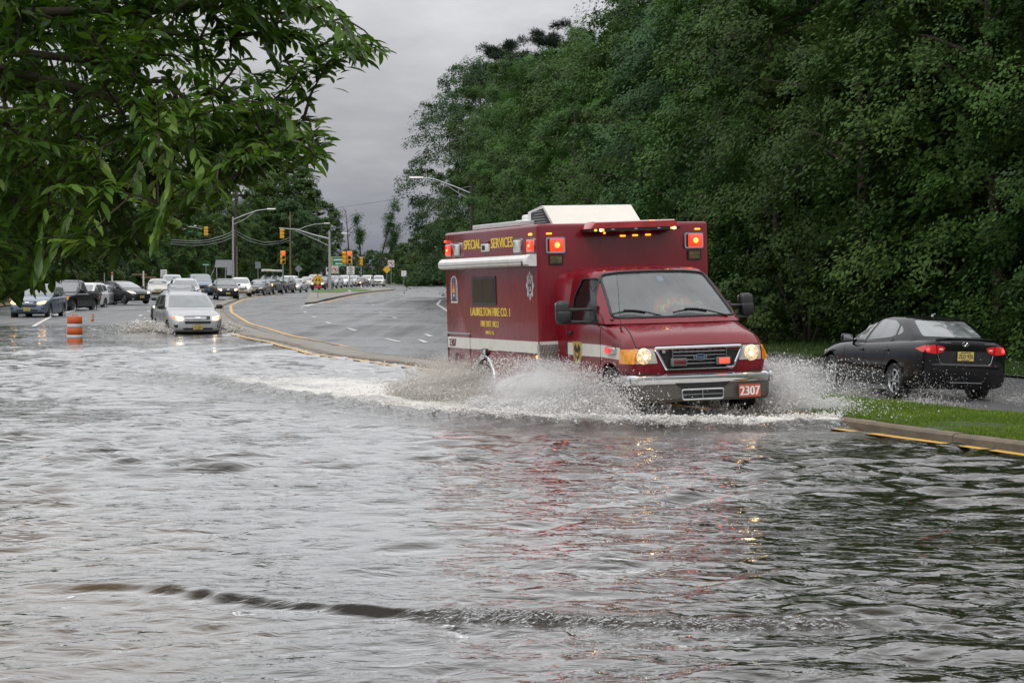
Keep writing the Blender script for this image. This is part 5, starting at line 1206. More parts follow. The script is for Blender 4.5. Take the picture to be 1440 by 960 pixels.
tag(sed, 'glossy black saloon seen from behind on the far side of the grass median', 'car')
sed.location = (7.548, 37.935, -.29); sed.rotation_mode = 'YXZ'; sed.rotation_euler = (.02, .038, .28)
b = MB(); xs2 = np.linspace(-.80, .80, 17)
yo = lambda x: -1.035 + .11 * (abs(x) / .8) ** 3
lz = lambda x: .24 + .14 * max(0, (abs(x) - .5) / .3) ** 2
b.loft([[(x, yo(x) + .25, .68), (x, yo(x) + .03, .685), (x, yo(x), .655), (x, yo(x) - .005, .53), (x, yo(x) + .02, lz(x) + .10), (x, yo(x) + .10, lz(x)), (x, yo(x) + .25, lz(x))] for x in xs2])
for s in (1, -1): b.loft([[(s * .80, -.92, .68), (s * .80, -.92, .40), (s * .74, -.86, .40), (s * .74, -.86, .68)], [(s * .868, -.72, .68), (s * .868, -.72, .36), (s * .78, -.72, .32), (s * .78, -.72, .68)], [(s * .884, -.42, .66), (s * .884, -.42, .30), (s * .80, -.42, .26), (s * .80, -.42, .66)]])
bu = b.build('rear_bumper', P_black, sbody, smooth=40)
b = MB(); b.box((0, -1.025, .36), (.62, .02, .012)); b.build('bumper_glint', M_alu, bu)  # bright strip put in as a reflection along the bumper
b = MB(); b.box((0, -.90, 1.116), (1.08, .10, .022), bev=.01); b.build('boot_spoiler', P_black, sbody, smooth=40)
b = MB(); decal(b, sbv, rounded([(-.46, .66), (.46, .66), (.50, .90), (-.50, .90)], .05), 'y', -1, th=.002, sink=.0); b.build('boot_recess', M_black, sbody)
for s in (1, -1):
    b = MB(); b.box((s * .475, -.99, .925), (.07, .02, .03), bev=.006); b.build('reversing_lamp', M_clear, sbody)
    b = MB(); b.box((s * .72, -.985, .92), (.05, .02, .05), bev=.015); b.build('brake_lamp', lamp_mat('brake_glow', (1, .06, .04), 2.5, (.5, .01, .01)), sbody, smooth=40)
b = MB(); b.tube([(-.53, -.985, .84), (-.49, -.99, .70), (-.40, -.992, .645), (.40, -.992, .645), (.49, -.99, .70), (.53, -.985, .84)], .006, 5); b.build('boot_seam', M_alu, sbody)
b = MB()
ea = [(-.02 + .062 * math.cos(t), 1.025 + .04 * math.sin(t)) for t in np.linspace(0, 2 * PI, 25)]
b.tube([(x, -1.0, z) for x, z in ea], .0065, 5); b.tube([(-.05, -1.0, .995), (-.035, -1.004, 1.035), (-.02, -1.004, 1.025), (.0, -1.004, 1.022), (.012, -1.0, 1.055)], .008, 5); b.tube([(-.03, -1.0, .995), (.02, -1.0, 1.05)], .006, 5); b.build('maker_badge', M_chrome, sbody, smooth=60)
b = MB(); text(b, 'HYUNDAI', (-.50, -.998, 1.035), (1, 0, 0), (0, 0, 1), .20, .026, (0, -1, 0), bold=.002); b.build('maker_lettering', M_alu, sbody)
b = MB(); text(b, 'ELANTRA', (.35, -.998, 1.03), (1, 0, 0), (0, 0, 1), .20, .022, (0, -1, 0), bold=.002); b.build('model_lettering', M_alu, sbody)
b = MB(); b.lathe([(.025, 1.468), (.02, 1.485), (.004, 1.50)], c=(0, .32, 0), n=8); b.tube([(0, .32, 1.49), (0, .22, 1.51)], .01, 6); b.build('roof_aerial', M_alu, scab)

# --- cars in the queues
P_silver = paint('silver_paint', (.42, .42, .43), flake=.55, rough=.3)
P_white = paint('white_paint', (.72, .72, .71), rough=.3)
P_lgrey = paint('pale_grey_paint', (.50, .51, .53), flake=.3, rough=.3)
P_charc = paint('charcoal_paint', (.022, .024, .028), flake=.3)
P_navy = paint('navy_paint', (.010, .013, .024), flake=.2)
P_bgrey = paint('blue_grey_paint', (.16, .20, .26), flake=.4)
P_beige = paint('beige_paint', (.50, .46, .40), flake=.3)
P_brown = paint('brown_red_paint', (.10, .030, .022), flake=.2)
P_maroon = paint('dark_plum_paint', (.035, .018, .024), flake=.3)
proto_car = {}
def get_car(kind, label, cat, group, pm, lit=True, blink=False):
    """first of a kind is built, the rest are copies repainted"""
    if kind not in proto_car:
        sp = {'sedan': SEDAN, 'suv': CROSS, 'hatch': HATCH, 'pickup': PICK, 'van': VAN}[kind]
        r_ = make_car(sp, P_silver, {'sedan': 'sedan', 'suv': 'crossover', 'hatch': 'hatchback', 'pickup': 'pickup_truck', 'van': 'minivan'}[kind], lv=2 if kind == 'suv' else 1, step=.12)[0]; proto_car[kind] = r_
        o = r_
    else: o = copy_tree(proto_car[kind])
    def walk(q):
        n = q.name.split('.')[0]
        if n in ('body', 'cabin', 'door_handle', 'bed', 'bumper') and q.type == 'MESH':
            q.material_slots[0].link = 'OBJECT'; q.material_slots[0].material = pm
        if n in ('headlight', 'bulb') and q.type == 'MESH':
            q.material_slots[0].link = 'OBJECT'; q.material_slots[0].material = (M_clear if not lit else (M_head_on if n == 'headlight' else M_head_core)) if not (blink and n == 'bulb') else M_blink
        if n == 'indicator' and blink: q.material_slots[0].link = 'OBJECT'; q.material_slots[0].material = M_blink
        for c in q.children: walk(c)
    walk(o); return tag(o, label, cat, group)
QG, LGp = 'cars queued behind the median, facing the camera', 'cars waiting in the far left lane'
def put_car(o, u, d, rel, nose=3.5, z=None, row=None):
    x = (u - 720) / F * d; psi = math.atan2(x, -d) - R(rel)
    f = Vector((-math.sin(psi), math.cos(psi))); p = Vector((x, d)) - f * nose
    zz = (float(zroad(p.x, p.y)) + float(zroad(x, d))) / 2 if z is None else z
    if row is not None: zz = CH - (row - HOR) * d / F
    o.location = (p.x, p.y, zz); o.rotation_euler = (0, 0, psi)
rav = get_car('suv', 'silver crossover with headlights on driving through the water towards the camera', 'car', None, P_silver)
put_car(rav, 278, 70.5, -9, z=-.27)
cars = [('suv', P_bgrey, 38, 98, 14, 450, True, True, 'blue-grey crossover with orange blinkers glowing behind the hanging leaves', LGp), ('pickup', P_charc, 73, 116, 22, 442, False, False, 'black truck with a chrome grille second from the front of the left lane', LGp),
        ('suv', P_white, 100, 126, 20, 437, False, False, 'white crossover behind the black truck, just above the orange drum', LGp), ('sedan', P_lgrey, 118, 136, 20, 433, False, False, 'pale grey saloon half hidden behind the white crossover', LGp),
        ('sedan', P_bgrey, 133, 143, 18, 431.5, False, True, 'blue-grey saloon with one amber light lit, to the left of the turning hatchback', LGp), ('suv', P_white, 147, 160, 16, 428, False, False, 'white vehicle at the tail of the left lane, seen past the blue-grey saloon', LGp),
        ('hatch', P_charc, 200, 138, -31, 427.5, True, False, 'dark grey hatchback turning across the road, side-on behind the orange drum', 'cars at the junction'),
        ('sedan', P_navy, 237, 92, 10, 453, True, False, 'navy saloon following close behind the silver crossover on its left', 'cars at the junction'), ('sedan', P_charc, 252, 114, 2, 437, False, False, 'dark saloon whose roof shows over the navy saloon', 'cars at the junction'),
        ('suv', P_lgrey, 264, 128, -4, 430, False, False, 'pale grey crossover with roof rails right behind the dark saloon roof', 'cars at the junction'), ('sedan', P_beige, 222, 168, 0, 418, False, False, 'beige saloon behind the bonnet of the turning hatchback', 'cars at the junction'),
        ('van', P_lgrey, 242, 196, 0, 413, False, False, 'grey minivan behind the beige saloon', 'cars at the junction'), ('van', P_bgrey, 284, 172, -4, 416, False, False, 'blue-grey minivan to the left of the dark crossover with two round lamps lit', 'cars at the junction'),
        ('suv', P_charc, 321, 166, -5, 421.5, True, False, 'dark crossover with both headlamps lit at the end of the median', QG), ('suv', P_white, 340, 184, -3, 417, True, False, 'white-bonneted crossover behind the right side of the dark crossover', QG),
        ('sedan', P_charc, 357, 196, 12, 415, False, False, 'charcoal saloon between the white crossover and the pickup', QG), ('pickup', P_navy, 370, 207, 16, 413.5, True, True, 'dark pickup carrying a loaded ladder rack on its roof', QG),
        ('suv', P_maroon, 390, 222, 16, 412, True, False, 'plum coloured crossover between the pickup and the signal pole', QG), ('van', P_white, 401, 248, 10, 409, False, False, 'white van with a flat roof behind the signal pole', QG),
        ('sedan', P_silver, 410, 226, 14, 411, True, False, 'silver saloon in front of the white van', QG), ('sedan', P_beige, 428, 275, 8, 405, False, False, 'cream saloon under the grey diamond sign', QG),
        ('van', P_beige, 440, 300, 8, 403.5, False, False, 'tan van behind the yellow diamond sign', QG), ('suv', P_navy, 446, 246, 16, 408.5, True, False, 'navy crossover behind the yellow diamond arrow sign', QG),
        ('suv', P_silver, 463, 272, 14, 405.5, False, False, 'silver crossover behind the signal mast pole', QG), ('suv', P_white, 478, 292, 14, 404, False, False, 'white crossover between the mast pole and the paired signals', QG),
        ('suv', P_lgrey, 490, 304, 14, 403.3, False, False, 'pale grey crossover under the paired traffic signals', QG), ('sedan', P_brown, 501, 306, 14, 403.6, True, False, 'reddish brown saloon in front of the single signal post', QG),
        ('suv', P_white, 511, 326, 12, 402.2, True, False, 'white crossover with an orange-lit lamp behind the single signal post', QG), ('pickup', P_white, 531, 342, 4, 403.5, False, False, 'white pickup last in the line, left of the yellow diamond at the bend', QG)]
for k, pm, u, d, rel, row, lit, bl, lb, gp in cars:
    o = get_car(k, lb, {'suv': 'car', 'sedan': 'car', 'hatch': 'car', 'van': 'van', 'pickup': 'pickup truck'}[k], gp, pm, lit, bl)
    put_car(o, u, d, rel, row=row, nose=3.9 if k == 'pickup' else 3.5)
    if 'ladder rack' in lb:
        b = MB()
        for s in (1, -1):
            for y in (2.1, .9, -.9): b.tube([(s * .75, y, 1.1 if y < .5 else 1.8), (s * .75, y, 2.15)], .025, 5)
            b.tube([(s * .75, 2.3, 2.15), (s * .75, -1.1, 2.15)], .03, 5)
        for y in (2.2, .8, -1.0): b.tube([(-.78, y, 2.16), (.78, y, 2.16)], .03, 5)
        rk = b.build('roof_rack', M_black, o)
        for (x, y, w, h, m_) in ((-.45, .6, .42, .16, M_whitep), (.15, .5, .5, .10, mat('planks', (.5, .36, .22), rough=.7)), (.55, .7, .32, .22, M_stripe)):
            b = MB(); b.box((x, y, 2.20 + h / 2), (w, 2.6, h), bev=.03); q = b.build('bundled_load', m_); M_ = Matrix.Translation(o.location) @ Matrix.Rotation(o.rotation_euler.z, 4, 'Z'); q.matrix_world = M_
            tag(q, {M_whitep: 'white bundle strapped at one end of the pickup roof rack', M_stripe: 'off-white box on the other end of the pickup roof rack'}.get(m_, 'bundle of brown planks in the middle of the pickup roof rack'), 'load', 'load on the pickup rack')
# ------------------------------------------------------------------ street furniture
M_galv = mat('galvanised_steel', (.42, .43, .45), rough=.4, metal=.6, var=.15, vscale=4)
M_pole_d = mat('creosoted_pole', (.045, .035, .028), rough=.9, var=.35, vscale=6, bump=.6)
M_pole_b = mat('weathered_pole', (.16, .11, .07), rough=.9, var=.35, vscale=6, bump=.6)
M_sigy = mat('signal_yellow', (.72, .36, .018), rough=.4, var=.12, coat=.2)
M_sigk = mat('signal_dark_lens', (.02, .02, .02), rough=.2)
M_sigr = lamp_mat('signal_red_lit', (1, .04, .03), 5.0, (.5, .02, .02))
M_sy = mat('sign_yellow', (.75, .42, .02), rough=.4, var=.06)
M_so = mat('sign_orange', (.62, .26, .03), rough=.45, var=.1)
M_sw = mat('sign_white', (.66, .66, .64), rough=.45, var=.06)
M_sk = mat('sign_black', (.015, .015, .015), rough=.5)
M_sr = mat('sign_red', (.50, .03, .035), rough=.45)
M_sg = mat('sign_green', (.012, .17, .085), rough=.4, var=.08)
M_sback = mat('sign_back_aluminium', (.20, .21, .22), rough=.5, metal=.3, var=.15)
def ppm(d): return F / d
def base_z(u, d): return float(zroad((u - 720) / F * d, d))
def px_root(name, u, d, label, cat, group=None):
    x = (u - 720) / F * d; z = base_z(u, d); o = empty(name, (x, d, z), (0, 0, math.atan2(-x, d) * 1.0), label, cat, group); return o, z
def zat(v, d): return CH - (v - HOR) * d / F
def post(root, z0, h, r, m=None, name='post', n=8, x=0, y=.03):
    b = MB(); b.tube([(x, y, -.3), (x, y, h)], r, n); return b.build(name, m or M_galv, root, smooth=60)
def sign(name, u, v0, v1, d, w, shape, label, cat='sign', face=None, draw=None, back=False, group=None, mats=None, pr=.03, turn=0):
    """post with a plate whose top and bottom are at photo rows v0 and v1"""
    r_, z = px_root(name, u, d, label, cat, group); r_.rotation_euler.z += R(turn)
    h1 = zat(v0, d) - z; h0 = zat(v1, d) - z; c = (h0 + h1) / 2; hh = (h1 - h0) / 2
    post(r_, z, h1 - .05, pr)
    P = rounded([(-w / 2, h0), (w / 2, h0), (w / 2, h1), (-w / 2, h1)], .05) if shape == 'rect' else [(0, c - hh), (w / 2, c), (0, c + hh), (-w / 2, c)]
    b = MB(); b.prism(P, 'y', -.012, .0); pl = b.build('plate', M_sback if back else face, r_)
    if not back:
        b = MB(); q = [(x, z_) for x, z_ in P]; b.prism([(x * .94, c + (z_ - c) * .94) for x, z_ in q], 'y', -.0155, -.011, m=0)
        if draw: draw(b, w, c, hh)
        b.build('legend', mats or [face], pl)
    return r_
def L_diamond_arrows(b, w, c, hh):
    b.prism([(x * .92, c + z) for x, z in ((0, -hh * .92), (w / 2, 0), (0, hh * .92), (-w / 2, 0))], 'y', -.0165, -.0145, m=1)
    b.prism([(x * .86, c + z) for x, z in ((0, -hh * .86), (w / 2, 0), (0, hh * .86), (-w / 2, 0))], 'y', -.019, -.0155, m=0)
    for s in (1, -1): b.prism([(s * .05, c - .10), (s * .20, c - .10), (s * .20, c - .04), (s * .15, c + .02), (s * .10, c + .10), (s * .06, c + .05)][::s], 'y', -.022, -.018, m=1)
def L_lines(words):
    def f(b, w, c, hh):
        n = len(words)
        for i, t in enumerate(words): text(b, t, (-w * .36, -.0165, c + hh * .85 - (i + .85) * hh * 1.7 / n), (1, 0, 0), (0, 0, 1), w * .72, hh * 1.7 / n * .62, (0, -1, 0), m=1, th=.001, bold=w * .012)
    return f
def L_noturn(b, w, c, hh):
    ring = [(math.cos(t), math.sin(t)) for t in np.linspace(0, 2 * PI, 29)]; r_ = w * .40
    b.tube([(x * r_, -.02, c + z * r_) for x, z in ring], w * .045, 6, m=1, cap=False); b.tube([(-r_ * .7, -.022, c + r_ * .7), (r_ * .7, -.022, c - r_ * .7)], w * .04, 6, m=1)
    b.tube([(w * .14, -.0185, c - w * .22), (w * .14, -.0185, c + w * .08), (w * .02, -.0185, c + w * .14), (-w * .12, -.0185, c + w * .12)], w * .05, 6, m=2); b.prism([(-w * .10, c + w * .02), (-w * .10, c + w * .22), (-w * .24, c + w * .12)], 'y', -.021, -.018, m=2)
def L_keepright(b, w, c, hh):
    b.prism([(-w * .30, c + hh * .8), (-w * .05, c + hh * .8), (-w * .05, c + hh * .2), (w * .3, c - hh * .45), (w * .16, c - hh * .65), (-w * .30, c + hh * .0)], 'y', -.02, -.0165, m=1); b.prism([(w * .38, c - hh * .2), (w * .38, c - hh * .8), (0, c - hh * .75)], 'y', -.02, -.0165, m=1)
def L_green(b, w, c, hh):
    b.prism([(-w * .46, c - hh * .86), (w * .46, c - hh * .86), (w * .46, c + hh * .86), (-w * .46, c + hh * .86)], 'y', -.0165, -.0145, m=1); b.prism([(-w * .445, c - hh * .80), (w * .445, c - hh * .80), (w * .445, c + hh * .80), (-w * .445, c + hh * .80)], 'y', -.0185, -.0155, m=0)
    b.box((-.05 * w, -.02, c + hh * .30), (w * .62, .004, hh * .26), m=1); b.box((.05 * w, -.02, c - hh * .45), (w * .40, .004, hh * .18), m=1); b.prism([(-w * .12, c - hh * .20), (-w * .12, c - hh * .70), (-w * .27, c - hh * .45)], 'y', -.022, -.018, m=1)
def signal_head(parent, x, z1, z0, lit=0, turn=0.0, y=0.0, depth=.22, off=M_sigk):
    """three-lens head with visors; top at z1, bottom at z0"""
    h = z1 - z0; w = h * .36; s = h / 3
    M_ = Matrix.Translation((x, y, 0)) @ Matrix.Rotation(turn, 4, 'Z')
    b = MB()
    for i in range(3): b.box((0, 0, z1 - s * (i + .5)), (w, depth, s * .96), bev=.03)
    o = b.build('signal_head', M_sigy, parent, smooth=40); o.matrix_local = M_
    for i in range(3):
        zc = z1 - s * (i + .5); b = MB(); b.lathe([(s * .36, -depth / 2 - .004), (s * .2, -depth / 2 - .02), (.004, -depth / 2 - .025)], c=(0, 0, zc), axis='y', n=16, cap=False); b.build('lens', M_sigr if (lit and i == 0) else off, o, smooth=60)
        b = MB(); arc = [(s * .40 * math.cos(t), zc + s * .40 * math.sin(t)) for t in np.linspace(-.35, PI + .35, 14)]; arc2 = [(q[0] * .94, zc + (q[1] - zc) * .94) for q in arc]
        b.prism(arc + arc2[::-1], 'y', -depth / 2 - .20, -depth / 2); b.build('visor', M_sigy, o, smooth=40)
    return o
# orange drum and a slim channeliser standing in the water
dr = empty('traffic_drum', ((105 - 720) / F * 62.5, 62.5, -.12), label='orange and white traffic drum standing in the flood water', cat='traffic drum')
M_dorange = mat('drum_orange', (.55, .095, .012), rough=.5, var=.15, dirt=.4); M_dwhite = mat('drum_reflective_white', (.50, .53, .56), rough=.4, var=.08, dirt=.2)
def ring_band(z0, z1, r0, r1, m, nm='band'): b = MB(); b.lathe([(r0 - .012, z0), (r0, z0 + .012), (r1, z1 - .012), (r1 - .012, z1)], n=26); b.build(nm, m, dr, smooth=50)
for i, (z0, z1) in enumerate(((.0, .20), (.20, .315), (.315, .515), (.515, .635), (.635, .83))): ring_band(z0, z1, .235 - i * .004, .233 - i * .004, M_dwhite if i % 2 else M_dorange)
b = MB(); b.lathe([(.215, .83), (.20, .85), (.01, .855)], n=24, cap=False); b.tube([(-.07, 0, .85), (-.06, 0, .90), (.06, 0, .90), (.07, 0, .85)], .016, 6); b.lathe([(.31, .0), (.31, .04), (.2, .05)], n=24, m=1); b.build('lid_and_handle', [M_dorange, M_rubber], dr, smooth=50)
ch_ = empty('channelizer_post', ((130 - 720) / F * 90, 90, float(zroad(-17.7, 90))), label='slim orange and white channelizer post on the wet road behind the drum', cat='road post')
b = MB(); b.lathe([(.06, .0), (.055, .30)], n=12); b.build('post', M_dorange, ch_, smooth=60)
for z in (.10, .20): b = MB(); b.lathe([(.062, z), (.061, z + .05)], n=12); b.build('reflective_band', M_dwhite, ch_, smooth=60)
# signs
s1 = sign('warning_sign', 447, 385, 401.5, 168, .86, 'diamond', 'yellow diamond sign with two splitting arrows on the nose of the gore island', face=M_sy, draw=L_diamond_arrows, mats=[M_sy, M_sk])
zz = zat(401.5, 168) - s1.location.z; b = MB(); b.box((0, -.01, zz - .10), (.62, .02, .18), bev=.02); b.build('red_marker_plate', M_sr, s1)
sign('diamond_sign', 420, 372.5, 383.5, 262, .95, 'diamond', 'back of a grey diamond sign above the cream saloon', back=True)
sign('warning_sign', 544, 373.5, 384.5, 300, 1.1, 'diamond', 'plain yellow diamond sign on the island at the far bend', face=M_sy, draw=lambda b, w, c, hh: b.prism([(-.10, c - .16), (.02, c - .16), (.16, c + .16), (.04, c + .16)], 'y', -.02, -.016, m=1), mats=[M_sy, M_so])
sign('no_turn_sign', 550, 366, 375.5, 306, .92, 'rect', 'white no-turn sign in a red ring, beside the yellow diamond at the far bend', face=M_sw, draw=L_noturn, mats=[M_sw, M_sr, M_sk])
sign('no_turn_sign', 471, 374, 384.5, 236, .74, 'rect', 'white sign with a barred arrow in a red ring, below the green sign', face=M_sw, draw=L_noturn, mats=[M_sw, M_sr, M_sk])
sign('keep_right_sign', 462, 376, 386.5, 232, .52, 'rect', 'white sign with a black arrow bending right, at the foot of the mast pole', face=M_sw, draw=L_keepright, mats=[M_sw, M_sk])
sign('regulatory_sign', 568, 380.5, 388.5, 326, .75, 'rect', 'small white sign alone in front of the bushes at the far bend', face=M_sw, draw=lambda b, w, c, hh: [b.box((0, -.018, c + q * hh), (w * .12, .003, hh * .5), m=1) for q in (-.45, .4)], mats=[M_sw, M_sback])
sign('guide_sign', 476.5, 360.5, 374.5, 246, 1.62, 'rect', 'green direction sign with a white arrow pointing left', face=M_sg, draw=L_green, mats=[M_sg, M_sw])
sign('construction_sign', 465.5, 360.5, 375, 247, .42, 'rect', 'narrow orange board beside the green direction sign', face=M_so, mats=[M_so])
sign('sign_back', 363, 368, 377.5, 240, .62, 'rect', 'back of a dark grey sign above the loaded pickup', back=True)
sign('street_name_sign', 290, 371, 373.4, 232, .85, 'rect', 'green street name blade on a thin post over the blue-grey minivan', face=M_sg, draw=lambda b, w, c, hh: b.box((0, -.018, c), (w * .7, .003, hh * .7), m=1), mats=[M_sg, M_sw])
sign('regulatory_sign', 230.5, 379, 390.5, 200, .6, 'rect', 'white notice sign behind the beige saloon', face=M_sw, draw=lambda b, w, c, hh: [b.box((0, -.018, c + q * hh), (w * .6, .003, hh * .14), m=1) for q in (-.5, 0, .5)], mats=[M_sw, M_sback])
bg, z = px_root('sign_back', 314, 236, 'large pale grey sign back of two panels on posts, above the dark crossover', 'sign')
k = 236 / F; b = MB(); b.prism([(-12 * k, zat(376, 236) - z), (12.5 * k, zat(376, 236) - z), (12.5 * k, zat(365.5, 236) - z), (-10 * k, zat(365.5, 236) - z)], 'y', -.03, 0); b.build('upper_panel', M_galv, bg)
b = MB(); b.prism([(5 * k, zat(387, 236) - z), (12.5 * k, zat(387, 236) - z), (12.5 * k, zat(376.2, 236) - z), (5 * k, zat(376.2, 236) - z)], 'y', -.032, 0); b.build('lower_panel', M_galv, bg)
for x in (-9, 3.2): post(bg, z, zat(366, 236) - z, .05, x=x * k, y=.06)
b = MB(); b.tube([(-12 * k, .05, zat(378, 236) - z), (-19 * k, .05, zat(392, 236) - z)], .035, 6); b.build('brace', M_galv, bg)
for u, v, lb, m_ in ((147, 384, 'thin grey marker post behind the white vehicle', M_galv), (158, 383, 'pale marker post with a red top by the turning hatchback', M_stripe), (202, 381, 'pale timber post carrying boards behind the turning hatchback', M_stripe)):
    r_, z = px_root('marker_post', u, 178, lb, 'post'); b = MB(); b.box((0, 0, (zat(v, 178) - z) / 2), (.13 if m_ is M_stripe else .07, .07, zat(v, 178) - z), bev=.01); b.build('post', m_, r_)
    if u == 158: b = MB(); b.box((0, -.04, zat(v + 2, 178) - z), (.12, .02, .16)); b.build('red_reflector', M_sr, r_)
    if u == 202:
        for vv, dx in ((386, -.35), (390, .45)): b = MB(); b.box((dx, .06, zat(vv, 178) - z), (1.25, .03, .16), bev=.01); b.build('board', M_pole_b, r_)
# traffic signals
def signal_post(name, u, v0, v1, vb, d, label, turn=0.0, lit=1, group='post-mounted traffic signals'):
    r_, z = px_root(name, u, d, label, 'traffic signal', group); z1, z0 = zat(v0, d) - z, zat(v1, d) - z
    post(r_, z, z0, .055); signal_head(r_, 0, z1, z0, lit, turn); b = MB(); b.lathe([(.17, 0), (.17, .25), (.09, .35)], n=12); b.build('base', M_galv, r_, smooth=40); return r_, z
signal_post('traffic_signal', 398, 352.5, 371.5, 409, 218, 'yellow traffic signal showing red on its own pole by the white van', turn=.3)
tp, z = signal_post('traffic_signal', 491.5, 353, 371.5, 408, 216, 'pair of yellow traffic signals on one pole above a white notice', turn=0)
signal_head(tp, -.50, zat(353.5, 216) - z, zat(371, 216) - z, 0, -1.0, off=M_sigy)
b = MB(); w = .78; c = zat(380, 216) - z; b.box((.12, -.02, c), (w, .015, .80), bev=.01); pl = b.build('notice_plate', M_sw, tp); b = MB()
for i, t in enumerate(('NO', 'TURN', 'ON', 'RED')): text(b, t, (.12 - .25 * (1 if len(t) > 2 else .6), -.03, c + .22 - i * .185), (1, 0, 0), (0, 0, 1), .50 * (1 if len(t) > 2 else .6), .12, (0, -1, 0), bold=.01)
b.build('legend', M_sk, pl)
signal_post('traffic_signal', 508, 361.5, 373.5, 405, 296, 'smaller yellow signal seen edge-on on a separate post to the right of the pair', turn=-.9, lit=0)
# mast arm signal
ma, z = px_root('signal_mast', 463.5, 232, 'grey signal mast pole with a long arm over the junction and a street light above', 'signal mast'); d = 232; k = d / F
P3 = lambda u, v, y=0: (((u - 463.5) * k), y, zat(v, d) - z)
b = MB(); b.tube([(0, 0, -.3), P3(463.5, 325)], [.17, .10], 12); b.lathe([(.2, 0), (.2, .4), (.13, .45)], n=12); b.build('pole', M_galv, ma, smooth=50)
b = MB(); b.tube([P3(463.5, 336), P3(440, 330), P3(418, 323), P3(393, 321)], [.09, .08, .06, .05], 8); b.build('mast_arm', M_galv, ma, smooth=60)
b = MB(); b.tube([P3(463.5, 346), P3(440, 335), P3(416, 324.5)], .05, 6); b.tube([P3(448.5, 332), P3(448.5, 338.5)], .03, 5); b.build('arm_brace', M_galv, ma, smooth=60)
b = MB(); b.tube([P3(418, 324), P3(430, 319), P3(443, 315.5), P3(456, 314.3)], .035, 6); la = b.build('lamp_arm', M_galv, ma, smooth=60); b = MB(); b.box(P3(460, 314.3), (.62, .22, .12), bev=.05); b.build('lamp_head', M_whitep, la, smooth=50)
o = signal_head(ma, (397 - 463.5) * k, zat(322, d) - z, zat(335.5, d) - z, 0, 2.6)
# second arm, half hidden by the near leaves
mb2, z = px_root('signal_mast', 214, 240, 'signal arm with a yellow head and green blades showing between the near leaves', 'signal mast'); d = 240; k = d / F; P3 = lambda u, v, y=0: (((u - 214) * k), y, zat(v, d) - z)
b = MB(); b.tube([(0, 0, -.3), P3(214, 318)], [.17, .1], 10); b.build('pole', M_galv, mb2, smooth=50); b = MB(); b.tube([P3(214, 328), P3(245, 323.5), P3(268, 318.5), P3(284, 322)], [.09, .07, .05, .04], 8); b.tube([P3(214, 336), P3(245, 328), P3(262, 321)], .05, 6); b.build('mast_arm', M_galv, mb2, smooth=60)
signal_head(mb2, (289 - 214) * k, zat(318.5, d) - z, zat(331.5, d) - z, 0, 2.5)
b = MB(); b.box(P3(267.5, 325.7), (.56, .03, .17), bev=.01); b.build('street_name_blade', M_sg, mb2); b = MB(); b.box(P3(279.5, 328.5), (.5, .03, .14), ry=.9); b.build('street_name_blade', M_sg, mb2); b = MB(); b.box(P3(277, 317.5), (.75, .25, .12), bev=.05); b.build('lamp_head', M_whitep, mb2, smooth=50)
# street lights and utility poles
def street_lamp(u, d, vtop, arm, label, m=None, r=.13):
    o, z = px_root('street_lamp', u, d, label, 'street lamp', 'street lamps'); k = d / F; b = MB(); b.tube([(0, 0, -.3), (0, 0, zat(vtop, d) - z)], [r, r * .65], 12); b.build('pole', m or M_galv, o, smooth=50)
    Q = lambda p: ((p[0] - u) * k, 0, zat(p[1], d) - z); b = MB(); b.tube([Q(p) for p in arm[0]], .05, 6)
    for p in arm[1:]: b.tube([Q(q) for q in p], .032, 6)
    a = b.build('lamp_arm', M_galv, o, smooth=60); e = Vector(Q(arm[0][-1])); e2 = Vector(Q(arm[0][-2])); s = 1 if e.x > e2.x else -1; b = MB(); b.loft([[(e.x + s * t, yy * w, e.z + zz_) for yy, zz_ in ((-.16, -.02), (-.08, .08), (.08, .08), (.16, -.02), (.10, -.09 * w), (-.10, -.09 * w))] for t, w in ((-.15, .45), (.05, .9), (.35, 1.0), (.62, .7), (.72, .3))]); b.build('lamp_head', M_whitep, a, smooth=50); return o, z
street_lamp(328, 224, 305, [[(328, 309), (345, 302), (362, 296), (378, 294)], [(328, 316), (345, 308), (358, 298)]], 'tall metal street lamp reaching right over the queue, beside the dark utility pole')
street_lamp(663.5, 136, 258, [[(662, 272), (640, 263), (610, 252), (592, 250.5)], [(662, 281), (645, 272), (627, 260)], [(645, 265.5), (645, 271)]], 'street lamp on a dark wooden pole reaching left over the road above the ambulance', M_pole_d, .16)
street_lamp(495, 318, 328, [[(495, 329), (490, 328.6), (487, 328.4)]], 'slender far street lamp above the paired signals', None, .07)
def upole(u, d, vtop, label, m, r=.16, cross=None):
    o, z = px_root('utility_pole', u, d, label, 'utility pole', 'utility poles'); b = MB(); b.tube([(0, 0, -.3), (0, 0, zat(vtop, d) - z)], [r, r * .7], 10); b.build('pole', m, o, smooth=60)
    if cross:
        b = MB()
        for v in cross: b.box((0, -.1, zat(v, d) - z), (1.9, .1, .12), bev=.01)
        b.build('cross_arm', m, o); b = MB()
        for v in cross:
            for x in (-.8, -.4, .4, .8): b.lathe([(.05, 0), (.08, .05), (.05, .12), (.07, .16), (.03, .2)], c=(x, -.1, zat(v, d) - z + .06), n=8)
        b.build('insulators', M_whitep, o, smooth=40)
        b = MB(); b.lathe([(.2, 0), (.22, .05), (.22, .75), (.18, .82), (.02, .85)], c=(.45, -.15, zat(cross[-1] + 14, d) - z), n=12); b.build('transformer', M_sback, o, smooth=40)
    return o
upole(332, 230, 268, 'dark utility pole with a cross-arm and transformer behind the metal street lamp', M_pole_d, .17, [274])
upole(408.5, 330, 298, 'brown utility pole in front of the tree to the left of the mast arm', M_pole_b, .15)
upole(435.5, 345, 316.5, 'dark stub of a utility pole crossing the mast arm', M_pole_d, .17)
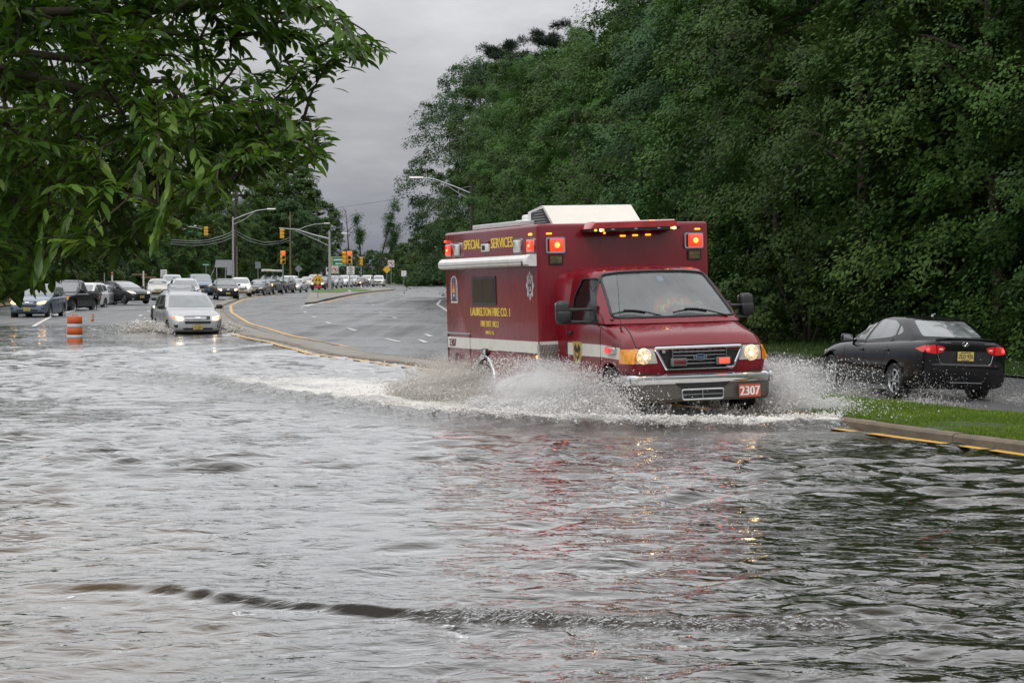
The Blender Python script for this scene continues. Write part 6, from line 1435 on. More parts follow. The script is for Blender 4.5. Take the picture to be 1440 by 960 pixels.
upole(333.5, 226, 346, 'short tan stub pole beside the metal street lamp', M_pole_b, .09)
def wire(name, pts, r, label, group='overhead wires'):
    b = MB(); q = []
    for i in range(len(pts) - 1):
        a, c = at(*pts[i]), at(*pts[i + 1])
        q += [a.lerp(c, t) for t in np.linspace(0, 1, 9)][:-1]
    q.append(at(*pts[-1])); b.tube(q, r, 5); tag(b.build(name, M_sback, smooth=60), label, 'wire', group)
wire('overhead_wire', [(661, 262, 150), (604, 273.5, 200), (560, 279.5, 250), (500, 288.5, 300), (437, 297, 345), (408, 300, 352)], .03, 'single wire crossing the open sky between the wood and the junction')
wire('overhead_wire', [(331, 324, 229), (312, 332, 226), (292, 337.5, 223), (270, 339, 220), (240, 337, 216)], .035, 'upper of the three slack cables left of the metal street lamp')
wire('overhead_wire', [(331, 328, 229), (312, 336, 226), (292, 340.5, 223), (270, 342, 220), (240, 340, 216)], .035, 'middle of the three slack cables left of the metal street lamp')
wire('overhead_wire', [(331, 332, 229), (312, 340, 226), (292, 344, 223), (270, 345.5, 220), (240, 343, 216)], .03, 'lowest of the three slack cables left of the metal street lamp')
wire('overhead_wire', [(332, 325, 230), (350, 335, 260), (372, 341, 300), (395, 339, 318), (408, 334, 330)], .035, 'upper slack cable between the dark and brown utility poles')
wire('overhead_wire', [(332, 329, 230), (350, 339, 260), (372, 344.5, 300), (395, 342, 318), (408, 338, 330)], .03, 'lower slack cable between the dark and brown utility poles')
wire('overhead_wire', [(326, 272, 230), (310, 281, 227), (292, 287, 224), (250, 290, 218)], .02, 'topmost thin wire leaving the cross-arm to the left')
# ------------------------------------------------------------------ trees
M_bark = mat('bark', (.060, .048, .036), rough=.9, var=.4, vscale=4, bump=1.0, bscale=14)
M_leaf = leaf_mat('broad_leaves', (.026, .062, .011), (.105, .180, .034))
M_leaf2 = leaf_mat('cool_leaves', (.022, .057, .018), (.078, .142, .046))
M_leaf3 = leaf_mat('yellow_green_leaves', (.034, .080, .013), (.112, .190, .036))
M_needle = leaf_mat('pine_needles', (.010, .024, .012), (.022, .046, .022), trans=.05)
def unit(a): return a / np.maximum(np.linalg.norm(a, axis=-1, keepdims=True), 1e-9)

def leaf_quads(C, Dn, Nn, ln, wd):
    """rhombic leaves: centre, direction, normal, length, width"""
    S = unit(np.cross(Dn, Nn)); l = ln[:, None] * .5; w = wd[:, None] * .5
    V = np.stack([C - Dn * l, C + S * w - Dn * l * .15, C + Dn * l, C - S * w - Dn * l * .15], 1).reshape(-1, 3)
    return V, np.arange(len(V)).reshape(-1, 4)

def limb_paths(H, Rr, seed, n=16, base=.18):
    g = random.Random(seed); out = []
    lean = Vector((g.uniform(-.3, .3), g.uniform(-.3, .3), 0))
    tr = [Vector((0, 0, -.4)), Vector((0, 0, H * .2)) + lean * .4, Vector((0, 0, H * .5)) + lean, Vector((0, 0, H * .92)) + lean * 1.4]
    out.append((tr, [H * .014, H * .011, H * .007, H * .002]))
    for k in range(n):
        f = base + (.9 - base) * k / n; p = tr[1].lerp(tr[3], f); a = g.uniform(0, 6.28) + k * 2.4
        ln = Rr * (.95 - .6 * f) * g.uniform(.8, 1.1); d = Vector((math.cos(a), math.sin(a), 0))
        out.append(([p, p + d * ln * .5 + Vector((0, 0, ln * .22)), p + d * ln + Vector((0, 0, ln * g.uniform(.1, .45)))], [H * .006 * (1 - f * .6), H * .004 * (1 - f * .6), .012]))
    return out

def broad_crown(seed, H, Rr, zb, nb=88, ns=8, per=95, ls=.125, droop=.4, flat=.72, bs=1.0):
    """crown of boughs; each bough carries drooping leafy sprays on its outer, upper side"""
    g = np.random.default_rng(seed); up = np.array([0, 0, 1.0])
    k = np.arange(nb); t = ((k + g.random(nb)) / nb) ** .95; az = k * 2.39996 + g.normal(0, .35, nb)
    prof = np.interp(t, [0, .1, .3, .55, .75, .9, 1.0], [.62, .86, 1.0, 1.0, .90, .70, .30])
    lump = 1 + .16 * np.sin(az * 3 + seed + t * 5) * np.cos(t * 9 + seed * 1.7)
    rad = Rr * prof * lump * np.clip(.98 - np.abs(g.normal(0, .20, nb)), .2, 1.1) - .35
    B = np.stack([rad * np.cos(az), rad * np.sin(az), zb + (H - zb - .6) * t], 1)
    S = g.uniform(.9, 1.75, nb) * bs * (1 - .25 * t); bt = g.beta(1.5, 1.7, nb)
    bo = np.stack([np.cos(az), np.sin(az), .15 + 1.2 * (t > .85)], 1); bo = unit(bo)
    o = unit(g.normal(0, 1, (nb, ns, 3)) + bo[:, None] * .75 + up * .45)
    C = B[:, None] + o * (S[:, None] * g.uniform(.45, 1.05, (nb, ns)))[..., None] * np.array([1, 1, flat])
    C = C.reshape(-1, 3); n1 = nb * ns; so = o.reshape(-1, 3) * np.array([1, 1, .2]) + np.repeat(bo, ns, 0) * .6; so[:, 2] *= .3; so = unit(so); lat = unit(np.cross(so, up)); sz = g.uniform(.45, .85, n1) * np.repeat(S, ns) * .75
    a = g.random((n1, per)); w = (g.random((n1, per)) + g.random((n1, per)) - 1) * (1.05 - .6 * a); th = g.normal(0, .24, (n1, per)); q = sz[:, None]
    P = C[:, None] + so[:, None] * ((a - .45) * 1.5 * q)[..., None] + lat[:, None] * (w * 1.0 * q)[..., None] + up * ((th - droop * (a - .1) ** 2 * 1.0 - .35 * np.abs(w) * np.abs(w)) * q)[..., None]
    P = P.reshape(-1, 3); n = len(P); sd_r = np.repeat(so, per, 0); lr = np.repeat(lat, per, 0)
    Dn = unit(sd_r * g.uniform(.2, 1, n)[:, None] + lr * g.normal(0, .6, n)[:, None] + up * g.normal(-.5, .3, n)[:, None])
    Nn = unit(up * .65 + sd_r * .5 + g.normal(0, .27, (n, 3)))
    ln = ls * g.uniform(.7, 1.3, n); V, Fq = leaf_quads(P, Dn, Nn, ln, ln * g.uniform(.5, .7, n))
    tint = np.clip(np.repeat(np.repeat(bt, ns) * .6 + .4 * g.random(n1), per) * .82 + .18 * g.random(n), 0, 1)
    return V, Fq, tint

def trunk_mesh(name, limbs, material=None):
    b = MB()
    for p, r_ in limbs: b.tube(p, r_, 7 if len(p) > 3 else 5)
    return b.mesh(name, material or M_bark, smooth=60)

def tree_proto(seed, H, Rr, zb, lm, **k):
    V, Fq, tint = broad_crown(seed, H, Rr, zb, **k)
    root = empty('leafy_tree'); o = np_mesh('crown', V, Fq, lm, False, {'tint': ('FACE', tint)}, root)
    t = bpy.data.objects.new('trunk', trunk_mesh('trunk', limb_paths(H, Rr, seed))); COL.objects.link(t); t.parent = root
    return root
def pine_proto(seed, H, Rr):
    g = np.random.default_rng(seed); C = []; limbs = [([Vector((0, 0, -.4)), Vector((.1, 0, H * .5)), Vector((.25, .1, H * .97))], [H * .014, H * .010, H * .003])]
    for k in range(74):
        f = (.42 + .57 * g.random()); a = g.random() * 6.28; ln = Rr * (1.05 - .75 * (f - .45) / .54) * g.uniform(.45, 1.1); d = np.array([math.cos(a), math.sin(a), .16])
        p0 = np.array([.15, .05, H * f]); limbs.append(([Vector(p0), Vector(p0 + d * ln * .6), Vector(p0 + d * ln + np.array([0, 0, .12 * ln]))], [.05, .03, .012]))
        for q in range(6): C.append(p0 + d * ln * (.45 + .12 * q) + g.normal(0, .22, 3) * np.array([1, 1, .6]))
    C = np.array(C); per = 150; n = len(C) * per
    o = unit(g.normal(0, 1, (n, 3)) * np.array([1, 1, .75]) + np.array([0, 0, .25])); rr_ = g.random(n) ** .6 * .42
    P = np.repeat(C, per, 0) + o * rr_[:, None]
    V, Fq = leaf_quads(P, o, unit(g.normal(0, 1, (n, 3))), g.uniform(.16, .28, n), np.full(n, .036))
    root = empty('pine_tree'); np_mesh('crown', V, Fq, M_needle, False, {'tint': ('FACE', np.clip(g.random(n) * .6 + .4 * np.repeat(g.random(len(C)), per), 0, 1))}, root)
    t = bpy.data.objects.new('trunk', trunk_mesh('trunk', limbs)); COL.objects.link(t); t.parent = root
    return root
def shrub_proto(seed, H, Rr, lm):
    V, Fq, tint = broad_crown(seed, H, Rr, .1, nb=26, ns=6, per=90, ls=.11, droop=.4, bs=.55)
    root = empty('shrub'); np_mesh('foliage', V, Fq, lm, False, {'tint': ('FACE', tint)}, root)
    b = MB(); g = random.Random(seed)
    for k in range(7): a = g.uniform(0, 6.28); b.tube([(0, 0, -.3), (.3 * Rr * math.cos(a), .3 * Rr * math.sin(a), H * .4), (.6 * Rr * math.cos(a), .6 * Rr * math.sin(a), H * .8)], [.03, .02, .008], 5)
    b.build('stems', M_bark, root, smooth=60); return root

protos = {}
used = set()
def place(kind, x, y, z, s=1.0, rz=0.0, label=None, cat='tree', group=None, sz=None):
    p = protos[kind]
    o = p if kind not in used else copy_tree(p); used.add(kind)
    o.location = (x, y, z); o.rotation_euler = (0, 0, rz); o.scale = (s, s, sz or s)
    return tag(o, label, cat, group)
protos['a'] = tree_proto(3, 15.0, 4.6, .6, M_leaf)
protos['b'] = tree_proto(8, 14.0, 4.4, .4, M_leaf2, droop=.7)
protos['c'] = tree_proto(14, 15.5, 4.9, .6, M_leaf, nb=96, flat=.65)
protos['d'] = tree_proto(23, 13.5, 4.2, .4, M_leaf3, droop=.8)
for k_, sd_2, h_, r_2, lm_ in (('e', 41, 15, 4.8, M_leaf), ('f', 47, 14, 4.4, M_leaf2), ('g', 53, 13.5, 4.4, M_leaf3), ('h', 59, 15, 5.0, M_leaf)): protos[k_] = tree_proto(sd_2, h_, r_2, .5, lm_, nb=110, ns=7, per=60, ls=.26, bs=1.1)
protos['p'] = pine_proto(5, 20.0, 4.4)
protos['q'] = pine_proto(9, 19.0, 5.0)
protos['s'] = shrub_proto(31, 2.4, 1.7, M_leaf2)
protos['t'] = shrub_proto(37, 3.0, 2.0, M_leaf)
def zv(x, y): return float(zroad(mR(y), y)) + .05 + max(0, x - float(mR(y))) / 45 * 1.5
WG = 'trees along the edge of the roadside wood'
edge = [('b', 15.8, 47.5, 1.0, 'drooping green tree at the wood edge beyond the right end of the black sedan'), ('d', 12.4, 54.0, 1.05, 'light green tree whose crown hangs over the black sedan roof'), ('a', 14.3, 50.0, .92, 'dark leafy tree cut by the right edge of the photo above the sedan boot'),
        ('a', 10.0, 60.5, 1.0, 'broad dark tree standing behind the front half of the black sedan'), ('d', 8.6, 68.0, 1.02, 'yellow-green tree behind the wing mirror on the driver side of the ambulance'),
        ('b', 7.2, 76.5, 1.05, 'dark bluish green tree just right of the ambulance box top'), ('c', 6.6, 87.0, .98, 'tall tree rising behind the right-hand beacon of the ambulance'),
        ('a', 5.2, 98.0, .92, 'leafy tree directly behind the ambulance light bar'), ('d', 3.6, 111.0, 1.02, 'light green tree behind the sloping roof unit of the ambulance'),
        ('c', 2.8, 126.0, 1.0, 'tall rounded tree above the front end of the awning'), ('a', 1.8, 146.0, 1.1, 'dense tree behind the lettering of the ambulance flank'),
        ('a', .4, 158.0, 1.22, 'full dark crown just right of the street lamp, behind the awning'), ('c', -1.6, 180.0, 1.3, 'rounded crown behind the outermost tree of the wood'), ('b', -2.2, 168.0, 1.36, 'outermost dark tree of the wood, behind the street lamp, against open sky')]
for i, (k, x, y, s, lb) in enumerate(edge): place(k, x, y, zv(x, y) - .2, s, i * 1.9 + .4, lb, 'tree', WG)
DG = 'trees deep inside the roadside wood'
for i in range(40):
    y = 48 + (i % 27) * 5.2; row = 1 + (i % 2) if i < 27 else 3.1; x = float(np.interp(y, [47, 60, 76, 98, 126, 168, 190], [16, 10, 7.2, 5.2, 2.8, -1.0, -.5])) + 4.4 * row + rnd.uniform(-1, 1)
    place('efhg'[i % 4], x, y, zv(x, y), rnd.uniform(.98, 1.16) * (1 if y > 75 else .95), rnd.uniform(0, 6.28), 'dark leafy tree deep within the roadside wood, mostly hidden by the trees in front', 'tree', DG)
for x, y, s, k, lb in ((-.6, 178, 1.05, 'p', 'tall pine poking above the leafy trees behind the street lamp'), (3.0, 158, 1.06, 'q', 'pine with a ragged flat top over the middle of the wood'), (5.4, 166, 1.02, 'p', 'thin pine crown showing between the outermost tree and the next pine'),
                       (8.4, 121, .97, 'q', 'tallest dark pine reaching the upper edge of the photo above the ambulance'), (11.4, 116, .95, 'p', 'dark pine with sky showing through its branches, right of the tallest pine')):
    place(k, x, y, zv(x, y), s, rnd.uniform(0, 6), lb, 'tree', 'pines in the wood')
SG = 'shrubs along the edge of the wood'
for i in range(22):
    y = 44.5 + i * 5.0; x = float(np.interp(y, [44, 60, 76, 98, 126, 168], [15.2, 8.2, 5.5, 3.6, 1.2, -2.2])) + rnd.uniform(-.2, 1.0)
    place('st'[i % 2], x, y, zv(x, y) - .1, rnd.uniform(.75, 1.25), rnd.uniform(0, 6), 'leafy shrub in the undergrowth at the foot of the roadside wood', 'shrub', SG)
# woods at the far left and at the end of the road
LG = 'trees behind the line of waiting cars'
left = [(-46, 160), (-41, 172), (-53, 178), (-39, 190), (-47, 200), (-43, 214), (-42.5, 238), (-48, 244), (-40.5, 258), (-44, 270), (-39, 288), (-46, 300), (-40, 318), (-35, 345), (-46, 350), (-40, 372), (-36, 395), (-45, 405), (-60, 190), (-56, 215), (-66, 170), (-34, 120), (-38, 132), (-44, 140), (-33.5, 108), (-40, 112), (-36, 148)]
for i, (x, y) in enumerate(left):
    h = {'e': 15, 'f': 14, 'h': 15, 'g': 13.5}['efhg'[i % 4]]
    top = 12.0 if y < 330 else 20.0 if x < -36 else 15.0
    s = top / h * rnd.uniform(.9, 1.12); place('efhg'[i % 4], x, y, float(gz(y)), s * 1.05, rnd.uniform(0, 6.28), 'leafy tree in the dense row behind the waiting cars at the left' if y < 330 else 'leafy tree in the far wood beyond the traffic signals', 'tree', LG, sz=s)
far = [(-32, 425, .52), (-26, 432, .48), (-21, 415, .55), (-12, 388, .92), (-8, 372, .86), (-14.5, 370, .80), (-3, 395, .86), (-6, 420, .95), (3, 400, 1.0), (-17.5, 398, .55), (-24, 452, .55), (-30, 460, .55), (10, 410, 1.0)]
for i, (x, y, s) in enumerate(far): place('ggeg'[i % 4], x, y, .3, s, rnd.uniform(0, 6.28), 'round green tree at the far bend of the road, left of the ambulance', 'tree', 'trees at the far bend')
for i in range(12):
    x = -16.5 + i * 1.15; y = 352 + (i % 3) * 4; place('ts'[i % 2], x, y, .35, rnd.uniform(1.3, 2.0), rnd.uniform(0, 6), 'bright green bush lining the far bend of the road', 'shrub', 'bushes at the far bend')
for i in range(16):
    y = 100 + i * 17; x = float(mE(y)) - 9 - rnd.uniform(0, 4); place('st'[i % 2], x, y, float(gz(y)), rnd.uniform(.9, 1.5), rnd.uniform(0, 6), 'dark shrub in the verge behind the waiting cars', 'shrub', 'shrubs behind the waiting cars')
# half-dead tree hung with creeper, beyond the signals
vt = empty('dying_tree', (-23.5, 372, .35), label='half-dead tree with bare twigs and creeper-clad stems beyond the traffic signals', cat='tree')
limbs = []; cl_ = []
g = random.Random(4)
for (dx_, h, lean) in ((0, 14.5, 3.2), (-2.4, 12.2, -1.2), (-4.6, 13.2, -.8), (1.0, 10.5, 2.6)):
    p = [Vector((dx_, 0, 0)), Vector((dx_ + lean * .3, 0, h * .4)), Vector((dx_ + lean * .75, .2, h * .78)), Vector((dx_ + lean, .3, h))]; limbs.append((p, [.2, .15, .08, .02]))
    for k in range(16):
        f = g.uniform(.35, 1); q = p[1].lerp(p[3], f); a = g.uniform(0, 6.28); l = g.uniform(.6, 1.9); e = q + Vector((math.cos(a) * l, math.sin(a) * l, l * .7)); limbs.append(([q, q.lerp(e, .5) + Vector((0, 0, .1)), e], [.04, .025, .008]))
        if dx_ > -3 and g.random() < .8: cl_ += [q.lerp(e, .3), q]
    if dx_ > -3: cl_ += [p[0].lerp(p[1], t) for t in (.4, .7, .9)] + [p[1].lerp(p[2], t) for t in (.1, .3, .6, .8)] + [p[2].lerp(p[3], t) for t in (.3, .8)]
t_ = bpy.data.objects.new('trunk', trunk_mesh('trunk', limbs)); COL.objects.link(t_); t_.parent = vt
C = np.array([tuple(c) for c in cl_]); per = 110; n = len(C) * per
g2 = np.random.default_rng(3); P = np.repeat(C + g2.normal(0, .25, C.shape), per, 0) + g2.normal(0, 1, (n, 3)) * np.repeat(g2.uniform(.15, .62, (len(C), 1)), per, 0)
V, Fq = leaf_quads(P, unit(g2.normal(0, 1, (n, 3)) - np.array([0, 0, .3])), unit(g2.normal(0, .6, (n, 3)) + np.array([0, 0, .8])), g2.uniform(.14, .26, n), g2.uniform(.1, .16, n)); np_mesh('creeper', V, Fq, M_leaf2, False, {'tint': ('FACE', g2.random(n))}, vt)

# ------------------------------------------------------------------ the near tree whose branches hang into the picture
M_near = None
def near_leaf():
    m, nt = new_mat('near_leaves')
    out = N(nt, 'ShaderNodeOutputMaterial'); at_ = N(nt, 'ShaderNodeAttribute', attribute_name='tint')
    rp = N(nt, 'ShaderNodeValToRGB'); e = rp.color_ramp.elements; e[0].position = 0; e[0].color = (.040, .088, .014, 1); e[1].position = 1; e[1].color = (.32, .42, .14, 1)
    q = e.new(.55); q.color = (.095, .185, .028, 1); q = e.new(.85); q.color = (.20, .32, .055, 1)
    L(nt, at_.outputs['Fac'], rp.inputs[0])
    p = N(nt, 'ShaderNodeBsdfPrincipled', Roughness=.38); p.inputs['Specular IOR Level'].default_value = .35; L(nt, rp.outputs[0], p.inputs['Base Color'])
    tr = N(nt, 'ShaderNodeBsdfTranslucent'); hs = N(nt, 'ShaderNodeHueSaturation', Saturation=1.15, Value=1.3); L(nt, rp.outputs[0], hs.inputs['Color']); L(nt, hs.outputs[0], tr.inputs['Color'])
    ms = N(nt, 'ShaderNodeMixShader'); ms.inputs[0].default_value = .38; L(nt, p.outputs[0], ms.inputs[1]); L(nt, tr.outputs[0], ms.inputs[2]); L(nt, ms.outputs[0], out.inputs[0])
    return m
nt_root = empty('near_tree', (-5.2, 9.6, 0), label='near broadleaf tree whose leafy branches fill the upper left of the photo', cat='tree')
def near_tree():
    g = random.Random(12); gn = np.random.default_rng(12)
    # shoots: where a leafy twig ends, as points of the crown volume; edge of the crown followed by the photo's outline
    outline = [(-300, -260), (478, -260), (470, 8), (512, 30), (545, 62), (552, 78), (520, 98), (480, 112), (448, 128), (432, 152), (452, 172), (474, 200), (462, 222), (430, 236), (405, 226), (385, 240), (372, 262), (335, 262), (322, 292), (300, 285), (262, 300), (268, 332), (236, 326), (222, 352), (190, 366), (128, 362), (108, 398), (78, 376), (62, 404), (44, 418), (0, 424), (-300, 470)]
    shoots = []
    while len(shoots) < 2700:
        u, v = g.uniform(-300, 560), g.uniform(-260, 470)
        if not inside((u, v), outline): continue
        d = 7.4 + 4.4 * g.random()
        if u > 330: d = 7.6 + 2.2 * g.random()
        if u > 230 and 0 < v < 150 and g.random() < .55: continue
        if v > 330 and g.random() < .35: continue
        shoots.append(at(u, v, d))
    # explicit sprays that make the silhouette
    for (u, v, dd) in ((530, 70, 8.2), (505, 55, 8.3), (512, 88, 8.2), (478, 52, 8.5), (480, 84, 8.4), (455, 100, 8.4), (455, 75, 8.6), (450, 178, 8.3), (455, 200, 8.2), (438, 205, 8.3), (425, 190, 8.4), (410, 212, 8.4), (440, 222, 8.2), (462, 8, 8.2), (440, 20, 8.3), (425, 45, 8.6), (395, 225, 8.4), (368, 240, 8.5), (330, 255, 8.4), (300, 272, 8.3), (262, 300, 8.5), (240, 318, 8.4), (205, 350, 8.6), (60, 392, 8.4), (95, 372, 8.5), (30, 405, 8.3), (120, 352, 8.6), (48, 408, 8.0), (12, 415, 8.2)): shoots.append(at(u, v, dd))
    hub = [Vector((-4.2, 9.5, 2.6)), Vector((-3.2, 9.4, 3.1)), Vector((-2.2, 9.1, 2.9)), Vector((-1.6, 8.8, 2.75)), Vector((-2.6, 9.6, 2.4)), Vector((-1.9, 9.3, 2.42)), Vector((-3.6, 9.0, 3.9)), Vector((-1.3, 8.6, 2.95)), Vector((-2.4, 10.2, 3.2)), Vector((-1.25, 8.5, 2.5)), Vector((-3.0, 9.3, 2.2))]
    b = MB(); O = Vector(nt_root.location)
    trunk = [Vector((0, 0, -.6)), Vector((.1, 0, 1.0)), Vector((.25, -.1, 2.2)), Vector((.5, -.1, 3.4)), Vector((.6, 0, 5.0)), Vector((.8, .2, 7.0))]
    b.tube(trunk, [.22, .19, .17, .14, .10, .05], 12)
    for h in hub:
        h2 = h - O; p0 = trunk[2].lerp(trunk[4], g.random() * .7); b.tube([p0, p0.lerp(h2, .5) + Vector((0, 0, .12)), h2], [.05, .03, .014], 7)
    C = []; Dn = []; Nn = []; ln = []; wd = []; tint = []
    # twigs branch off the nearest wood already grown, working outwards from the limbs
    nodes = [tuple(h) for h in hub]; NA = np.array(nodes); far = [0.0] * len(hub)
    order = sorted(shoots, key=lambda s: min((q - s).length for q in hub))
    for s in order:
        sv = np.array(tuple(s)); dd = np.linalg.norm(NA - sv, axis=1) + .25 * np.array(far); i0 = int(dd.argmin()); h = Vector(NA[i0]); L_ = (s - h).length
        mid = h.lerp(s, .55) + Vector((g.uniform(-.06, .06), g.uniform(-.06, .06), g.uniform(-.02, .05))) * L_
        th_ = max(.0022, .011 - .006 * far[i0]); b.tube([h - O, mid - O, s - O], [th_, th_ * .75, .0018], 5)
        NA = np.vstack([NA, [tuple(h.lerp(mid, .6))], [tuple(mid)], [tuple(mid.lerp(s, .5))]]); far += [far[i0] + L_ * .3, far[i0] + L_ * .55, far[i0] + L_ * .8]
        d = s - mid; d = d.normalized() if d.length > .03 else Vector((1, 0, 0)); d = (d + Vector((.25, g.uniform(-.3, .3), g.uniform(-.25, .2)))).normalized()
        side = d.cross(Vector((0, 0, 1))).normalized(); base_t = g.betavariate(1.5, 2.6); nl = g.randint(13, 20); L0 = g.uniform(.22, .36)
        for k in range(nl):
            f = k / nl; sd2 = 1 if k % 2 else -1; p = s - d * L0 * (1 - f) - O
            ld = (d * g.uniform(.45, 1.0) + side * sd2 * g.uniform(.35, .95) + Vector((0, 0, g.uniform(-.55, .30)))).normalized()
            l = g.uniform(.052, .092) * (1.05 - .2 * abs(f - .5)); nn = (Vector((0, 0, 1)) + Vector((g.gauss(0, .45), g.gauss(0, .45), 0))).normalized(); nn = (nn - ld * nn.dot(ld)).normalized()
            C.append(tuple(p + ld * l * .55)); Dn.append(tuple(ld)); Nn.append(tuple(nn)); ln.append(l); wd.append(l * g.uniform(.27, .36)); tint.append(min(1, max(0, base_t + g.gauss(0, .16))))
    C, Dn, Nn, ln, wd = (np.array(q) for q in (C, Dn, Nn, ln, wd))
    # lanceolate blades folded along the midrib and curled at the tip
    S = np.cross(Dn, Nn); st_ = [(-.5, 0, 0), (-.22, .42, .10), (.08, .5, .12), (.32, .30, .06), (.5, 0, -.10), (.32, -.30, .06), (.08, -.5, .12), (-.22, -.42, .10), (-.22, 0, 0), (.08, 0, .0), (.32, 0, -.03)]
    V = np.stack([C + Dn * (a * ln)[:, None] + S * (bb * wd)[:, None] + Nn * (c * wd)[:, None] * 1.2 - np.array([0, 0, 1.0]) * ((a + .5) ** 2 * ln * .16)[:, None] for a, bb, c in st_], 1)
    n = len(C); off = (np.arange(n) * 11)[:, None, None]
    quads = np.array([[0, 0, 8, 1], [1, 8, 9, 2], [2, 9, 10, 3], [3, 10, 4, 4], [0, 7, 8, 8], [7, 6, 9, 8], [6, 5, 10, 9], [5, 4, 10, 10]])
    tris = np.array([[0, 8, 1], [1, 8, 9], [1, 9, 2], [2, 9, 10], [2, 10, 3], [3, 10, 4], [0, 7, 8], [7, 6, 8], [6, 9, 8], [6, 5, 9], [5, 10, 9], [5, 4, 10]])
    T = (tris[None] + off).reshape(-1, 3)
    np_mesh('crown', V.reshape(-1, 3), T, near_leaf(), False, {'tint': ('FACE', np.repeat(np.array(tint), 12))}, nt_root)
    b.build('trunk', M_bark, nt_root, smooth=60)
near_tree()
V, Fq, tint = broad_crown(77, 13.0, 4.2, 5.2, nb=60, ns=7, per=80, ls=.13); uc = np_mesh('unseen_crown', V, Fq, M_leaf, False, {'tint': ('FACE', tint)}, nt_root); uc.location = (-.6, 2.6, .1)  # unseen crown added overhead to give the water dark reflections

# ------------------------------------------------------------------ grass blades
def blades(name, P, h, material, seed=1):
    g = np.random.default_rng(seed); n = len(P); az = g.random(n) * 6.283
    d = np.stack([np.cos(az), np.sin(az), np.zeros(n)], 1); s = np.stack([-np.sin(az), np.cos(az), np.zeros(n)], 1)
    hh = h * g.uniform(.5, 1.35, n); w = g.uniform(.003, .006, n); bend = g.uniform(.1, .8, n)
    top = P + np.array([0, 0, 1.0]) * (hh * (1 - .25 * bend))[:, None] + d * (hh * bend)[:, None]; mid = P + np.array([0, 0, 1.0]) * (hh * .6)[:, None] + d * (hh * bend * .3)[:, None]
    V = np.stack([P - s * w[:, None], P + s * w[:, None], mid + s * (w * .8)[:, None], mid - s * (w * .8)[:, None], top], 1).reshape(-1, 3)
    o = (np.arange(n) * 5)[:, None]
    T = np.concatenate([o + np.array([[0, 1, 2]]), o + np.array([[0, 2, 3]]), o + np.array([[3, 2, 4]])])
    tint = np.clip(.15 + .5 * g.random(n) + 1.1 * (fbm(P[:, 0], P[:, 1], .8, 3, 44) - .5), 0, 1); return np_mesh(name, V, T, material, False, {'tint': ('FACE', np.tile(tint, 3))})
M_blade = leaf_mat('grass_blades', (.10, .19, .016), (.28, .40, .05), trans=.35, rough=.5)
n = 150000; y = rng.uniform(17.5, 41, n); w = rng.random(n); x = mN(y) + .14 + (mF(y) - mN(y) - .28) * w
keep = fbm(x, y, 1.8, 3, 2) > .36; x, y, w = x[keep], y[keep], w[keep]
hgt = .022 + .06 * fbm(x, y, 1.3, 4, 6) ** 1.3 + .07 * (rng.random(len(x)) > .985) * (fbm(x, y, .9, 2, 16) > .5)
P = np.stack([x, y, ztop(y) - .005 + .0 * x], 1)
tag(blades('median_grass', P, hgt, M_blade, 2), kind='stuff')
n = 60000; y = 42 + 60 * rng.random(n) ** 1.6; x = mR(y) + .1 + rng.random(n) ** 1.5 * 4.5
P = np.stack([x, y, zroad(mR(y), y) + .05 + (x - mR(y)) / 45 * 1.5], 1); M_blade2 = leaf_mat('verge_grass_blades', (.03, .06, .010), (.09, .14, .03), trans=.3)
tag(blades('verge_grass', P, .07 + .16 * rng.random(n) ** 2, M_blade2, 3), kind='stuff')
# ------------------------------------------------------------------ spray thrown up by the wheels
def spray_mat():
    m, nt = new_mat('white_water')
    out = N(nt, 'ShaderNodeOutputMaterial'); df = N(nt, 'ShaderNodeBsdfDiffuse'); tr = N(nt, 'ShaderNodeBsdfTranslucent'); gl = N(nt, 'ShaderNodeBsdfGlossy', Roughness=.12); tp = N(nt, 'ShaderNodeBsdfTransparent')
    at_ = N(nt, 'ShaderNodeAttribute', attribute_name='tint'); mx = N(nt, 'ShaderNodeMixRGB'); mx.inputs[1].default_value = (.60, .53, .40, 1); mx.inputs[2].default_value = (.96, .96, .96, 1); L(nt, at_.outputs['Fac'], mx.inputs[0])
    L(nt, mx.outputs[0], df.inputs['Color']); L(nt, mx.outputs[0], tr.inputs['Color'])
    a = N(nt, 'ShaderNodeMixShader'); a.inputs[0].default_value = .45; L(nt, df.outputs[0], a.inputs[1]); L(nt, tr.outputs[0], a.inputs[2])
    b = N(nt, 'ShaderNodeMixShader'); b.inputs[0].default_value = .06; L(nt, a.outputs[0], b.inputs[1]); L(nt, gl.outputs[0], b.inputs[2])
    c = N(nt, 'ShaderNodeMixShader'); c.inputs[0].default_value = .02; L(nt, b.outputs[0], c.inputs[1]); L(nt, tp.outputs[0], c.inputs[2]); L(nt, c.outputs[0], out.inputs[0]); return m
M_spray = spray_mat()
OCT = np.array([(1, 0, 0), (-1, 0, 0), (0, 1, 0), (0, -1, 0), (0, 0, 1), (0, 0, -1)], float)
OCF = np.array([(0, 2, 4), (2, 1, 4), (1, 3, 4), (3, 0, 4), (2, 0, 5), (1, 2, 5), (3, 1, 5), (0, 3, 5)])
